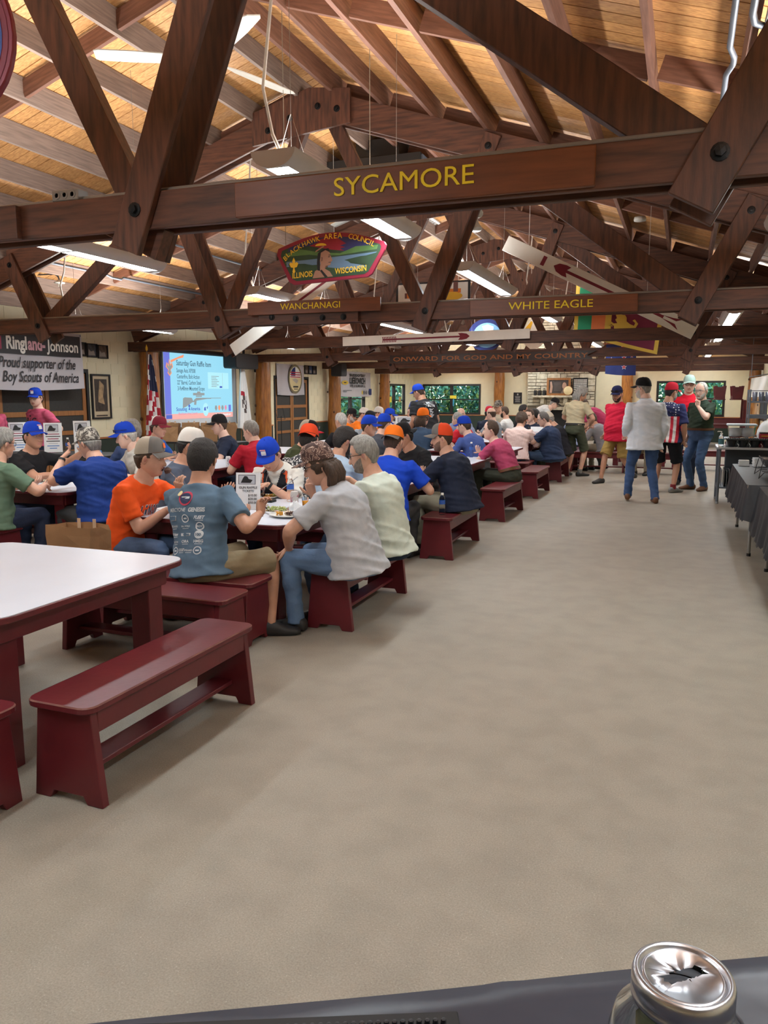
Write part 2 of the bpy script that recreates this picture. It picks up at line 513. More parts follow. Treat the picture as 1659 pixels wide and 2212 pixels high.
# ---- round timber posts along both long walls and on the far wall
M_log = mat('varnished_log', rgb(128, 76, 30), 0.4, vs=5, stretch=(5, 5, .8), c2=rgb(178, 116, 52), bump=.1, bs=12, rnd=.1)
def log_post(x, y, h, r, seed, lean=0.0):
    m = MB(); rn = random.Random(seed); n = 16; v = []; K = 9
    for i in range(K):
        z = h * i / (K - 1); rr = r * (1.05 - .12 * i / (K - 1)) * rn.uniform(.95, 1.05)
        dx, dy = rn.uniform(-.012, .012), rn.uniform(-.012, .012) + lean * (i / (K - 1))
        for j in range(n):
            t = 2 * PI * j / n; q = rr * (1 + .03 * math.sin(3 * t + seed))
            v.append((dx + q * math.cos(t), dy + q * math.sin(t), z))
    m.add(v, [(i * n + j, i * n + (j + 1) % n, (i + 1) * n + (j + 1) % n, (i + 1) * n + j) for i in range(K - 1) for j in range(n)], 0, True)
    m.add(v[-n:], [tuple(range(n))], 0)
    for _ in range(5):
        t = rn.uniform(0, 2 * PI); z = rn.uniform(.9, h - .2)
        m.sphere((r * .97 * math.cos(t), r * .97 * math.sin(t), z), (.025, .025, .035), 8, 5, 1)
    return m, (x, y, 0)
TY = [3.5, 8.2, 12.6, 17.0, 21.25, 25.45]
TZ = [2.455, 2.42, 2.44, 2.41, 2.375, 2.335]
names = ['at the left screen doors', 'left of the projection screen', 'right of the projection screen', 'beside the hanging white banner', 'left of the corner window']
M_knot = mat('log_knot', rgb(70, 38, 18), .5)
k = 0
for i, y in enumerate(TY):
    if i == 0: continue
    m, l = log_post(XL + .26, y + .15, TZ[i] - .005, .19, i + 3, .05)
    o = m.build('log_post', [M_log, M_knot]); o.location = l
    tag(o, 'varnished log post by the left wall ' + ['near the banner and pink-shirt helpers', 'left of the projection screen by the framed print', 'right of the projection screen with a white flag', 'right of the screen doors', 'left of the corner window'][i - 1], 'post')
for i, (x, lb) in enumerate(((-6.44, 'orange varnished log post on far wall right of the wide window'), (-1.88, 'orange varnished log post on far wall right of the stone chimney'))):
    m, l = log_post(x, YF - .25, 2.5, .2, 20 + i)
    o = m.build('log_post', [M_log, M_knot]); o.location = l; tag(o, lb, 'post')
m, l = log_post(XR - .2, TY[5] + .1, TZ[5] - .005, .18, 31)
o = m.build('log_post', [M_log, M_knot]); o.location = l; tag(o, 'varnished log post by the right wall behind the wire shelf', 'post')
# ================================================================ roof trusses
M_beam = mat('dark_stained_timber', rgb(56, 33, 23), 0.55, vs=6, stretch=(.6, 6, 6), c2=rgb(98, 58, 40), rnd=.1, bump=.06, bs=40)
M_beamv = mat('dark_stained_timber_web', rgb(56, 33, 23), 0.55, vs=6, stretch=(6, 6, .7), c2=rgb(98, 58, 41), rnd=.1, bump=.06, bs=40)
M_bolt = mat('black_iron', rgb(26, 25, 26), .45, metal=.6)
def bolt(m, x, y, z, r=.028):
    m.lathe([(r * 1.25, 0), (r * 1.25, .006), (r * .9, .008)], (x, y, z), 12, 0, False, (0, -1, 0))
    m.lathe([(r * .75, .006), (r * .75, .024), (.001, .026)], (x, y, z), 6, 0, False, (0, -1, 0))
TL = ['nearest dark timber roof truss carrying the largest carved name board', 'second dark timber roof truss carrying two carved name boards', 'third dark timber roof truss with a horizontal white arrow board', 'fourth dark timber roof truss behind the long dark motto board', 'fifth dark timber roof truss towards the far wall', 'sixth dark timber roof truss, farthest and lowest in view']
_boltm = []
def one_bolt(t, x, z, y=-.137):
    if not _boltm:
        m = MB(); bolt(m, 0, 0, 0); o = m.build('bolt', M_bolt, t); _boltm.append(o)
    else:
        o = _boltm[0].copy(); COL.objects.link(o); o.parent = t
    o.location = (x, y, z)
def truss(i):
    y, zb = TY[i], TZ[i]; D = .175
    t = thing('roof_truss', TL[i], 'truss', (APX, y, zb))
    def b(nm, p, q, w, d, up=(0, 0, 1), M=M_beam):
        m = MB(); m.beam(p, q, w, d, up); return m.build(nm, M, t, .004)
    L, Rr = XL + .0 - APX, XR - APX
    for s in (-1, 1):
        b('bottom_chord', (L, s * .075, D / 2), (Rr, s * .075, D / 2), .04, D)
    top = lambda x: roofz(x + APX) - zb
    for s in (-1, 1):
        for e in (-1, 1):
            x1 = 5.95 * e
            b('top_chord', (0.02 * e, s * .075, top(0) - .15), (x1, s * .075, top(x1 + APX - APX) - .15), .04, .28)
        # outer double webs, each with its bolt
        for e in (-1, 1):
            for xn, xt in ((1.26, 1.90), (3.92, 4.32)):
                p = Vector((xn * e, s * .117, .085)); q = Vector((xt * e, s * .117, top(xt) - .16))
                dr = (q - p).normalized()
                b('web', p - dr * .2, q + dr * (.12 if s < 0 else .05), .04, .17 if xn < 2 else .19, (1, 0, 0), M_beamv)
                if s < 0:
                        one_bolt(t, p.x, p.z); one_bolt(t, q.x, q.z)
    for e in (-1, 1):
        b('web', (1.24 * e, 0, .03), (.12 * e, 0, top(0) - .22), .085, .15, (1, 0, 0), M_beamv)
        b('web', (3.98 * e, 0, .02), (1.86 * e, 0, top(1.86) - .2), .085, .19, (1, 0, 0), M_beamv)
        m = MB(); m.beam((1.33 * e, 0, -.07), (1.0 * e, 0, .09), .085, .16, (0, 0, 1)); m.build('heel_block', M_beam, t, .004)
    # splice board at mid chord and at the apex
    m = MB(); m.box(-.72, .5, -.135, -.097, 0.0, D - .005); m.build('splice_board', M_beam, t, .003)
    for bx in (-.55, -.25, .08, .33): one_bolt(t, bx, .055 if bx > -.3 else .08, -.135)
    m = MB(); m.prism([(-.75, top(0) - .52), (.42, top(0) - .40), (.42, top(0) - .06), (-.05, top(0) + .0), (-.75, top(0) - .18)], (0, -.097, 0), (1, 0, 0), (0, 0, 1), .04)
    m.build('apex_plate', M_beamv, t, .003)
    for bx, bz in ((-.55, -.38), (-.28, -.28), (.05, -.2), (.27, -.25)): one_bolt(t, bx, top(0) + bz)
    return t
trusses = [truss(i) for i in range(6)]
# ================================================================ hanging fluorescent fixtures
M_lampbody = mat('lamp_housing', rgb(196, 190, 186), .45, var=.05)
M_lens = mat('lamp_lens', (1, 1, 1), .4, var=.02, emit=(0.86, 0.96, 1.0), es=LAMP_DOWN)
M_up = mat('lamp_open_top', (1, 1, 1), .4, var=.02, emit=(1.0, 0.97, 0.93), es=LAMP_UP)
M_wire = mat('steel_wire', rgb(150, 145, 140), .4, metal=.7)
M_cord = mat('white_cord', rgb(214, 208, 198), .5)
LW, LH, LN = .15, .105, 2.44
def lamp_proto(hw):
    t = thing('hanging_lamp', 'x', 'lamp', (0, 0, 0))
    m = MB(); prof = []
    for i in range(13):
        a = PI + PI * i / 12; prof.append((LW * math.cos(a), LH * math.sin(a)))
    n = len(prof)
    v = [(x, y, z) for y in (0, LN) for x, z in prof]
    f = [(i, i + 1, n + i + 1, n + i) for i in range(n - 1) if i not in (4, 5, 6, 7)]
    m.add(v, f, 0, True)
    m.add([(x, 0, z) for x, z in prof], [tuple(range(n))], 0); m.add([(x, LN, z) for x, z in prof], [tuple(range(n))[::-1]], 0)
    m.build('housing', M_lampbody, t)
    for y0, y1 in ((.06, LN / 2 - .02), (LN / 2 + .02, LN - .06)):
        m = MB(); m.add([(prof[4][0], y0, prof[4][1] + .004), (prof[8][0], y0, prof[8][1] + .004), (prof[8][0], y1, prof[8][1] + .004), (prof[4][0], y1, prof[4][1] + .004)], [(3, 2, 1, 0)])
        m.build('lens', M_lens, t)
    for y0, y1 in ((0, .06), (LN / 2 - .02, LN / 2 + .02), (LN - .06, LN)):
        m = MB(); m.add([(prof[4][0], y0, prof[4][1]), (prof[8][0], y0, prof[8][1]), (prof[8][0], y1, prof[8][1]), (prof[4][0], y1, prof[4][1])], [(3, 2, 1, 0)])
        m.build('lens_frame', M_lampbody, t)
    m = MB(); m.add([(-.1, .1, -.004), (.1, .1, -.004), (.1, LN - .1, -.004), (-.1, LN - .1, -.004)], [(0, 1, 2, 3)])
    m.build('open_top', M_up, t)
    m = MB(); m.add([(-LW, 0, -.006), (LW, 0, -.006), (LW, LN, -.006), (-LW, LN, -.006)], [(0, 1, 2, 3)])
    m.build('top_tray', M_lampbody, t)
    for y in (.25, LN - .25):
        m = MB(); m.tube([(-.1, y, 0), (0, y, .28), (.1, y, 0)], .002, 5); m.build('wire_yoke', M_wire, t)
        m = MB(); m.tube([(0, y, 0), (0, y, hw)],   .002, 5); m.build('suspension_wire', M_wire, t)
    m = MB(); m.tube([(0, .12, 0), (-.05, .1, .12), (-.12, .12, .4), (-.06, .14, .6 * hw), (-.01, .15, hw)], .011, 6)
    m.build('power_cord', M_cord, t)
    return t
rows = [(.65, 2.93, 'rightmost row'), (-2.38, 3.09, 'row over the aisle-side tables'), (-5.05, 2.95, 'row left of the ridge'), (-7.95, 2.78, 'leftmost row')]
ys = [-2.45, -0.1, 4.42, 8.72, 13.1, 17.45, 21.7, 26.3]  # lamps of the last bay are added to brighten the far wall
bay = ['behind the camera', 'before the nearest truss', 'between first and second truss', 'between second and third truss', 'between third and fourth truss', 'between fourth and fifth truss', 'beyond the fifth truss', 'added to brighten the far wall']
for ri, (x, z, rn_) in enumerate(rows):
    lp = None
    for yi, y in enumerate(ys):
        lb = 'long pale fluorescent lamp %s, %s' % (bay[yi], rn_)
        if (ri == 0 and yi == 3) or yi == 0: continue
        if lp is None: lp = lamp_proto(roofz(x) + DEP - z + .03); o = lp
        else: o = dup(lp)
        o.location = (x, y, z - (.0 if z > 2.9 else .02 * yi)); o['label'] = lb; o['group'] = 'hanging fluorescent lamps'
# ================================================================ benches and square tables
M_red = mat('worn_maroon_paint', rgb(96, 29, 36), 0.38, vs=5, var=.14, bump=.03, bs=30)
M_edge = mat('chipped_edge_paint', rgb(92, 30, 34), .5, vs=14, c2=rgb(124, 76, 62), detail=8)
M_white = mat('white_laminate', rgb(206, 210, 222), 0.32, var=.025, vs=3)
def bench_proto():
    t = thing('wooden_bench', 'x', 'bench')
    m = MB(); m.prism(rrect(-.165, .165, -.63, .63, .055, 4), (0, 0, .40), (1, 0, 0), (0, 1, 0), .03, 0)
    m.build('seat', M_red, t, .005)
    # thin chipped arris round the seat edge
    pr = rrect(-.1655, .1655, -.6305, .6305, .055, 4); m = MB(); k = len(pr)
    m.add([(x, y, .4245) for x, y in pr] + [(x * .975, y * .994, .4303) for x, y in pr], [(i, (i + 1) % k, k + (i + 1) % k, k + i) for i in range(k)])
    m.build('chipped_edge', M_edge, t)
    for e in (-1, 1):
        m = MB()
        poly = [(-.175, 0), (-.095, 0), (-.075, .035), (.075, .035), (.095, 0), (.175, 0), (.135, .4), (-.135, .4)]
        m.prism(poly, (0, e * .57 + .019, 0), (1, 0, 0), (0, 0, 1), .038)
        m.build('leg_panel', M_red, t, .003)
    for e in (-1, 1):
        m = MB(); m.beam((e * .128, -.55, .35), (e * .128, .55, .35), .02, .095); m.build('apron', M_red, t, .002)
    m = MB(); m.box(-.06, .06, -.551, .551, .105, .128); m.build('stretcher', M_red, t, .003)
    return t
def table_proto():
    t = thing('square_table', 'x', 'table')
    h = .69
    m = MB(); m.prism(rrect(-h, h, -h, h, .12, 6), (0, 0, .700), (1, 0, 0), (0, 1, 0), .028, 0); m.build('tabletop_edge', M_red, t, .003)
    m = MB(); m.prism(rrect(-h + .006, h - .006, -h + .006, h - .006, .116, 6), (0, 0, .728), (1, 0, 0), (0, 1, 0), .004, 0); m.build('tabletop', M_white, t)
    a = h - .1
    for e in (-1, 1):
        m = MB(); m.box(-a, a, e * a - .013, e * a + .013, .595, .70); m.build('apron', M_red, t, .002)
        m = MB(); m.box(e * a - .013, e * a + .013, -a + .013, a - .013, .595, .70); m.build('apron', M_red, t, .002)
    for ex in (-1, 1):
        for ey in (-1, 1):
            x, y = ex * (a - .075), ey * (a - .075)
            m = MB(); m.box(x - .06, x + .06, y - .06, y + .06, 0, .70); m.build('leg', M_red, t, .004)
    return t
CX = -3.25
BASE = []
_bp = None; _tp = None
def put_bench(x, y, rz, label):
    global _bp
    if _bp is None: _bp = o = bench_proto()
    else: o = dup(_bp)
    o.location = (x, y, 0); o.rotation_euler = (0, 0, rz); o['label'] = label; o['group'] = 'maroon benches around the tables'
    return o
def put_table(x, y, label, rz=0):
    global _tp
    if _tp is None: _tp = o = table_proto()
    else: o = dup(_tp)
    o.location = (x, y, 0); o.rotation_euler = (0, 0, rz); o['label'] = label; o['group'] = 'square white-topped tables'
    return o
ordn = ['nearest empty', 'second', 'third', 'fourth', 'fifth', 'sixth', 'seventh', 'eighth']
AY = [3.0, 5.5, 8.05, 10.6, 13.05, 15.6, 18.2]
for i, y in enumerate(AY):
    tl = '%s square white-topped maroon table along the aisle' % ordn[i]
    put_table(CX, y, tl)
    put_bench(CX + 1.0, y - .06 if i == 0 else y - .03, rad(.8 * ((i * 7) % 3 - 1)), 'maroon bench on the aisle side of the %s aisle table' % ordn[i])
    put_bench(CX - (.88 if i == 1 else 1.03), y, 0, 'maroon bench on the far left side of the %s aisle table' % ordn[i])
    put_bench(CX + (.14 if i == 0 else .1), y + (1.05 if i == 0 else 1.03), PI / 2, 'maroon bench at the far end of the %s aisle table' % ordn[i])
    put_bench(CX + (.225 if i == 0 else .08), y - (.885 if i == 0 else 1.03), PI / 2, 'maroon bench at the near end of the %s aisle table' % ordn[i])
BX = -6.05
BY = [6.45, 9.0, 11.6, 14.2, 16.8, 19.6]
for i, y in enumerate(BY):
    o = ['nearest', 'second', 'third', 'fourth', 'fifth', 'sixth'][i]
    put_table(BX, y, '%s square white-topped maroon table of the middle row' % o)
    put_bench(BX + 1.0, y, 0, 'maroon bench on the right side of the %s middle-row table' % o)
    put_bench(BX - 1.0, y, 0, 'maroon bench on the left side of the %s middle-row table' % o)
    put_bench(BX, y + 1.03, PI / 2, 'maroon bench at the far end of the %s middle-row table' % o)
    put_bench(BX - (.1 if i else .25), y - 1.03, PI / 2, 'maroon bench at the near end of the %s middle-row table' % o)
# ================================================================ things on the walls and in the roof
UX, UY_, UZ = Vector((1, 0, 0)), Vector((0, 1, 0)), Vector((0, 0, 1))
LWF = (UY_, UZ)      # left wall faces +x
FWF = (UX, UZ)       # far wall and truss fronts face -y
def board(root, nm, poly, o, ux, uy, t, M, bevel=0.0):
    m = MB(); m.prism(poly, (0, 0, 0), ux, uy, t); ob = m.build(nm, M, root, bevel); ob.location = o; return ob
def rect(w, h, x=0, y=0): return [(x, y), (x + w, y), (x + w, y + h), (x, y + h)]
K = lambda n, r, g, b, rough=.6: flat(n, rgb(r, g, b), rough)
M_wht = K('white_paint', 226, 222, 214); M_yel = K('yellow_paint', 232, 206, 30); M_drd = K('dark_red_paint', 120, 22, 44)
M_blk = K('black_print', 24, 22, 24); M_sign = mat('sign_board_wood', rgb(92, 47, 20), .45, vs=6, stretch=(.6, 6, 6), c2=rgb(114, 62, 30))
M_orgl = K('carved_orange_letter', 150, 88, 40); M_dkb = mat('dark_motto_board', rgb(48, 34, 28), .5, vs=8, var=.2)

def name_board(x0, x1, z0, z1, yf, txt, tx0, tx1, tz, th, label, tilt=0.0):
    t = thing('name_board', label, 'sign', (x0, yf, z0))
    board(t, 'board', rect(x1 - x0, z1 - z0), (0, .03, 0), *FWF, .03, M_sign, .004)
    m = MB(); letters(m, txt, (tx0 - x0 + (tx1 - tx0) / 2, 0, tz - z0), UX, UZ, th / .7, 0, tx1 - tx0, bold=.0, thick=.004)
    m.build('lettering', M_yel, t)
    return t
name_board(-2.02, -.375, 2.462, 2.618, 3.371, 'SYCAMORE', -1.507, -.868, 2.514, .078, 'largest carved brown name board with yellow letters SYCAMORE on nearest truss')
name_board(-4.68, -3.07, 2.525, 2.667, 8.03, 'WANCHANAGI', -4.26, -3.535, 2.572, .068, 'carved brown name board with yellow letters WANCHANAGI on second truss')
name_board(-2.1, -.457, 2.427, 2.592, 8.07, 'WHITE EAGLE', -1.70, -.872, 2.482, .075, 'carved brown name board with yellow letters WHITE EAGLE on second truss')

def arrow_board(p, q, y, w, label, a0, a1, bar=None, name='arrow_board', back=False, str_at=()):
    p = Vector((p[0], y, p[1])); q = Vector((q[0], y, q[1])); L = (q - p).length; ux = (q - p) / L; uz = Vector((-ux.z, 0, ux.x))
    t = thing(name, label, 'sign', p)
    board(t, 'board', rect(L, w, 0, -w / 2), (0, .02, 0), ux, uz, .02, M_wht, .002)
    m = MB(); d = 1 if a1 > a0 else -1; h = w * .09
    shape(m, [(min(a0, a1 - d * .1), -h), (max(a0, a1 - d * .1), -h), (max(a0, a1 - d * .1), h), (min(a0, a1 - d * .1), h)], (0, 0, 0), ux, uz, .002)
    head = [(a1, 0), (a1 - d * .05, w * .27), (a1 - d * .13, w * .36), (a1 - d * .19, w * .34), (a1 - d * .16, w * .1), (a1 - d * .16, -w * .1), (a1 - d * .19, -w * .34), (a1 - d * .13, -w * .36), (a1 - d * .05, -w * .27)]
    shape(m, head if d < 0 else head[::-1], (0, 0, 0), ux, uz, .003)
    if back:
        shape(m, [(a0 - .02, -h), (a0 + .14, -h), (a0 + .2, -w * .36), (a0 + .1, -w * .2)][::1], (0, 0, 0), ux, uz, .003)
        shape(m, [(a0 - .02, h), (a0 + .1, w * .2), (a0 + .2, w * .36), (a0 + .14, h)][::-1], (0, 0, 0), ux, uz, .003)
    else:
        for i in range(9):
            x = a0 + .005 + i * .028
            for s in (-1, 1):
                pl = [(x, s * h * .8), (x + .014, s * h * .8), (x + .006, s * w * .3), (x - .012, s * w * .3)]
                shape(m, pl if s > 0 else pl[::-1], (0, 0, 0), ux, uz, .0025)
    if bar is not None: shape(m, rect(.045, w * .62, bar, -w * .31), (0, 0, 0), ux, uz, .003)
    m.build('arrow_mark', M_drd, t)
    for x in str_at:
        c = ux * x; m = MB(); zt = roofz(p.x + c.x) + DEP - p.z + .02
        m.tube([(c.x, .01, c.z), (c.x, .01, zt)], .0025, 4); m.build('hanging_string', M_cord, t)
    return t
arrow_board((-5.43, 2.52), (-2.276, 2.572), 12.43, .15, 'horizontal white arrow board with dark red arrow on third truss', .72, 2.2)
arrow_board((-1.99, 3.345), (.075, 2.30), 9.2, .17, 'slanting white arrow board with dark red arrow pointing up left', 1.95, .62, .47, back=True, str_at=(.3, 1.75))
arrow_board((-5.85, 2.24), (-3.75, 3.50), 9.6, .17, 'slanting white arrow board with red stripe left behind painted council sign', .75, 1.95, str_at=(.4, 1.8))
# long dark motto board
t = thing('motto_board', 'long dark board reading ONWARD FOR GOD AND MY COUNTRY on fourth truss', 'sign', (-6.2, 16.83, 2.33))
board(t, 'board', [(0, 0), (4.42, .03), (4.3, .11), (4.5, .2), (0, .17)], (0, .03, 0), *FWF, .03, M_dkb)
m = MB(); letters(m, 'ONWARD FOR GOD AND MY COUNTRY', (2.2, 0, .05), Vector((1, 0, .006)).normalized(), UZ, .135, 0, 4.25, bold=.012, lift=.003)
m.build('lettering', M_orgl, t)

# painted council sign hanging between first and second truss
t = thing('council_sign', 'painted crest shaped hanging sign reading BLACKHAWK AREA COUNCIL', 'sign', (-3.0, 6.6, 2.62))
M_rim = K('crest_red_rim', 128, 26, 48, .45); M_navy = K('crest_navy', 44, 46, 92); M_cred = K('crest_red', 138, 26, 44); M_grn = mat('crest_green', rgb(78, 110, 58), .6, vs=9, var=.15)
M_dgr = mat('crest_dark_green', rgb(40, 62, 40), .6, vs=9, var=.2); M_lake = mat('crest_lake', rgb(90, 112, 134), .6, vs=4, var=.08); M_skinp = K('crest_figure', 150, 108, 88); M_gold = K('crest_gold', 222, 176, 44)
def crest(s):
    p = [(-.36, 0), (.36, .035), (.40, .06), (.52, .26), (.53, .30)]
    for i in range(13):
        a = i / 12; p.append((.515 - 1.03 * a, .325 + .11 * math.sin(PI * a) + .0 * a))
    p += [(-.53, .27), (-.41, .03)]
    cx_, cy_ = 0, .2
    return [(cx_ + (x - cx_) * s[0], cy_ + (y - cy_) * s[1]) for x, y in p]
board(t, 'board', crest((1, 1)), (0, .03, 0), *FWF, .03, M_rim, .004)
m = MB(); O = (0, 0, 0)
inn = crest((.92, .84))
shape(m, inn, O, UX, UZ, .002, 0)
def crop(poly, lift, mi):
    shape(m, poly, O, UX, UZ, lift, mi)
# sky bands
def topz(x): return .2 + (.325 + .11 * math.sin(PI * (.515 - x) / 1.03) - .2) * .84
sk = [(-.42, .29)] + [(x, .29 + .04 * math.sin((x + .42) * 7)) for x in np.linspace(-.38, .38, 9)] + [(.44, .28)]
crop(sk + [(x, topz(x / .92) - .001) for x in np.linspace(.40, -.40, 13)], .003, 1)
crop([(-.2, .33), (.02, .285), (.14, .27), (.1, .29), (.15, .30), (.1, .315), (.16, .33), (.05, topz(.05)), (-.02, topz(-.02) - .004), (-.14, .37), (-.1, .36)], .004, 2)
crop([(-.44, .19), (.44, .24), (.46, .3), (.25, .30), (.1, .25), (-.1, .27), (-.3, .31), (-.45, .27)], .0032, 3)
crop([(-.44, .20), (.44, .235), (.45, .265), (.1, .235), (-.1, .24), (-.2, .255), (-.44, .25)], .0042, 4)
crop([(-.43, .16), (-.1, .165), (.1, .17), (.44, .235), (.45, .243), (0, .22), (-.43, .205)], .0045, 5)
crop([(-.02, .09), (.14, .11), (.24, .10), (.36, .13), (.2, .16), (.15, .2), (.44, .24), (.4, .235), (.05, .21), (-.02, .15)], .0046, 5)
crop([(.14, .19), (.22, .165), (.34, .14), (.42, .18), (.45, .22), (.3, .215)], .005, 4)
crop([(-.36, .045), (.33, .072), (.37, .1), (.25, .09), (.1, .12), (-.05, .14), (-.25, .18), (-.41, .185)], .0048, 4)
# standing figure in profile, dark hair crest
crop([(-.17, .048), (.03, .056), (.0, .1), (-.045, .125), (-.04, .15), (.005, .155), (.012, .18), (.028, .195), (.012, .23), (-.0, .265), (-.04, .285), (-.085, .27), (-.1, .22), (-.09, .17), (-.1, .13), (-.145, .11)], .0055, 6)
crop([(-.12, .115), (-.095, .11), (-.095, .2), (-.085, .265), (-.04, .285), (-.0, .27), (-.01, .30), (-.06, .295), (-.115, .26), (-.125, .18)], .006, 7)
crop([(-.095, .11), (-.08, .12), (-.02, .055), (-.05, .052)], .006, 7)
crop([(-.015, .222), (.004, .224), (.004, .23), (-.013, .229)], .0063, 7); crop([(-.012, .238), (.012, .236), (.01, .242), (-.01, .244)], .0063, 7); crop([(-.012, .176), (.014, .178), (.012, .182), (-.01, .181)], .0063, 7); crop([(-.088, .19), (-.07, .195), (-.068, .225), (-.085, .228), (-.079, .218), (-.08, .2)], .0063, 9); crop([(-.05, .125), (-.012, .15), (-.04, .148)], .0063, 9)
crop([(-.14, .27), (-.05, .315), (-.06, .325), (-.135, .285)], .0062, 6)
crop(ellipse(-.085, .325, .055, .022, 14, 0, 180), .0052, 8)
# fleur de lis
fl = [(-.37, .115), (-.36, .15), (-.385, .155), (-.4, .185), (-.385, .2), (-.368, .19), (-.37, .21), (-.355, .24), (-.34, .21), (-.342, .19), (-.325, .2), (-.31, .185), (-.325, .155), (-.35, .15), (-.34, .115), (-.355, .1)]
crop(fl, .0056, 8)
for s, x0, z0, ang, sz in (('B', -.425, .222, 42, .06), ('L', -.4, .25, 36, .06), ('A', -.362, .272, 32, .06), ('C', -.325, .293, 28, .06), ('K', -.285, .312, 24, .06), ('H', -.243, .33, 20, .06), ('A', -.203, .344, 16, .06), ('W', -.155, .356, 13, .06), ('K', -.108, .366, 8, .06),
        ('A', -.03, .376, 4, .065), ('R', .015, .378, 2, .065), ('E', .057, .379, 0, .065), ('A', .1, .378, -2, .065),
        ('C', .2, .365, -12, .062), ('O', .24, .355, -15, .062), ('U', .28, .343, -18, .062), ('N', .318, .33, -21, .062), ('C', .353, .316, -24, .062), ('I', .38, .304, -27, .062), ('L', .405, .292, -30, .062)):
    a = rad(ang); letters(m, s, (x0, 0, z0), (math.cos(a), 0, math.sin(a)), (-math.sin(a), 0, math.cos(a)), sz, 8, lift=.007, bold=.01)
letters(m, 'ILLINOIS', (-.27, 0, .062), (1, 0, .05), (0, 0, 1), .07, 8, .2, lift=.007, bold=.012)
letters(m, 'WISCONSIN', (.2, 0, .082), (1, 0, .05), (0, 0, 1), .07, 8, .3, lift=.007, bold=.012)
m.build('painted_face', [M_dgr, M_navy, M_cred, M_grn, M_dgr, M_lake, M_skinp, M_blk, M_gold, K('crest_shade', 104, 70, 58)], t)
for x, z in ((-.44, .27), (.38, .36)):
    m = MB(); m.tube([(x, .01, z), (x, .01, roofz(-3.0 + x) + DEP - 2.62)], .0032, 6); m.build('hanging_rope', K('sisal_rope', 120, 108, 92), t)

# edge of another round hanging sign, top left near the camera
t = thing('round_sign', 'red rimmed blue hanging sign cut by the upper left frame edge', 'sign', (-1.94, 1.89, 2.42))
dx = Vector((math.cos(rad(20)), math.sin(rad(20)), 0))
el = ellipse(-.15, .24, .24, .25, 36)
board(t, 'board', el, (0, 0, 0), dx, UZ, .025, M_rim, .004)
m = MB(); shape(m, ellipse(-.15, .24, .225, .235, 36), -dx.cross(UZ) * -.0252, dx, UZ, .001, 0); shape(m, ellipse(-.15, .24, .208, .218, 36), dx.cross(UZ) * .0252, dx, UZ, .002, 1)
shape(m, ellipse(-.15, .24, .19, .20, 36), dx.cross(UZ) * .0252, dx, UZ, .003, 2)
m.build('painted_face', [M_drd, K('round_sign_blue', 36, 60, 130), K('round_sign_inner', 60, 96, 160)], t)
for x in (-.27, -.03):
    m = MB(); m.tube([tuple(dx * x + UZ * .44), tuple(dx * x + UZ * (roofz(-1.94 + x) + DEP - 2.42))], .006, 6); m.build('hanging_rope', M_cord, t)

# ---- flags hanging in the roof
def cloth_flag(root, nm, corners, nu, nv, wave, mats, face_mat, seed=0, amp=.03):
    """corner points tl,tr,bl,br -> rippled cloth"""
    tl, tr, bl, br = [Vector(c) for c in corners]; n = (tr - tl).cross(tl - bl).normalized()
    m = MB(); v = []
    for j in range(nv + 1):
        for i in range(nu + 1):
            a, b = i / nu, j / nv
            p = (tl * (1 - a) + tr * a) * (1 - b) + (bl * (1 - a) + br * a) * b
            w = amp * (math.sin(a * wave + seed + b * 1.5) + .4 * math.sin(a * wave * 2.3 + b * 3 + seed))
            p = p + n * w + Vector((0, 0, -.02 * math.sin(a * PI) * b))
            v.append(p)
    N1 = nu + 1
    for j in range(nv):
        for i in range(nu):
            k = j * N1 + i
            m.add([v[k], v[k + 1], v[k + N1 + 1], v[k + N1]], [(0, 3, 2, 1)], face_mat((i + .5) / nu, (j + .5) / nv), True)
    o = m.build(nm, mats, root)
    me = o.data; bm = bmesh.new(); bm.from_mesh(me); bmesh.ops.remove_doubles(bm, verts=bm.verts, dist=1e-5); bm.to_mesh(me); bm.free()
    return o
M_fy = K('flag_yellow', 196, 168, 70, .8); M_fg = K('flag_green', 30, 128, 92, .8); M_fo = K('flag_orange', 198, 112, 66, .8); M_fm = K('flag_maroon', 104, 32, 62, .8)
M_fb = K('flag_navy', 26, 40, 98, .8); M_fw = K('flag_white', 224, 222, 220, .8); M_fr = K('flag_red', 168, 30, 48, .8)
def fm_sl(a, b):
    if a < .045 or a > .955 or b < .07 or b > .92: return 0
    if a < .2: return 1
    if a < .36: return 2
    if a < .43: return 0
    return 3
t = thing('hanging_flag', 'green orange and maroon flag with yellow lion hanging from roof', 'flag', (-1.2, 14.5, 2.75))
cs = [Vector(c) - Vector((-1.2, 14.5, 2.75)) for c in ((-1.86, 14.5, 3.62), (-.40, 14.56, 2.98), (-1.88, 14.5, 2.72), (-.47, 14.56, 2.32))]
cloth_flag(t, 'cloth', cs, 44, 26, 14, [M_fy, M_fg, M_fo, M_fm], fm_sl, 0, .012)
fx = Vector((1, 0, -.30)).normalized(); fz = Vector((0, 0, 1))
m = MB(); o0 = Vector((.02, -.035, -.02))
lion = [(0, .0), (.06, .0), (.07, .06), (.2, .05), (.22, 0), (.29, 0), (.3, .1), (.33, .17), (.36, .13), (.42, .14), (.44, .22), (.38, .27), (.3, .25), (.31, .28), (.4, .30), (.48, .24), (.47, .12), (.4, .09), (.34, .11), (.31, .0), (.33, -.05), (.25, -.05), (.22, -.02), (.16, .0), (.1, -.05), (.02, -.05)]
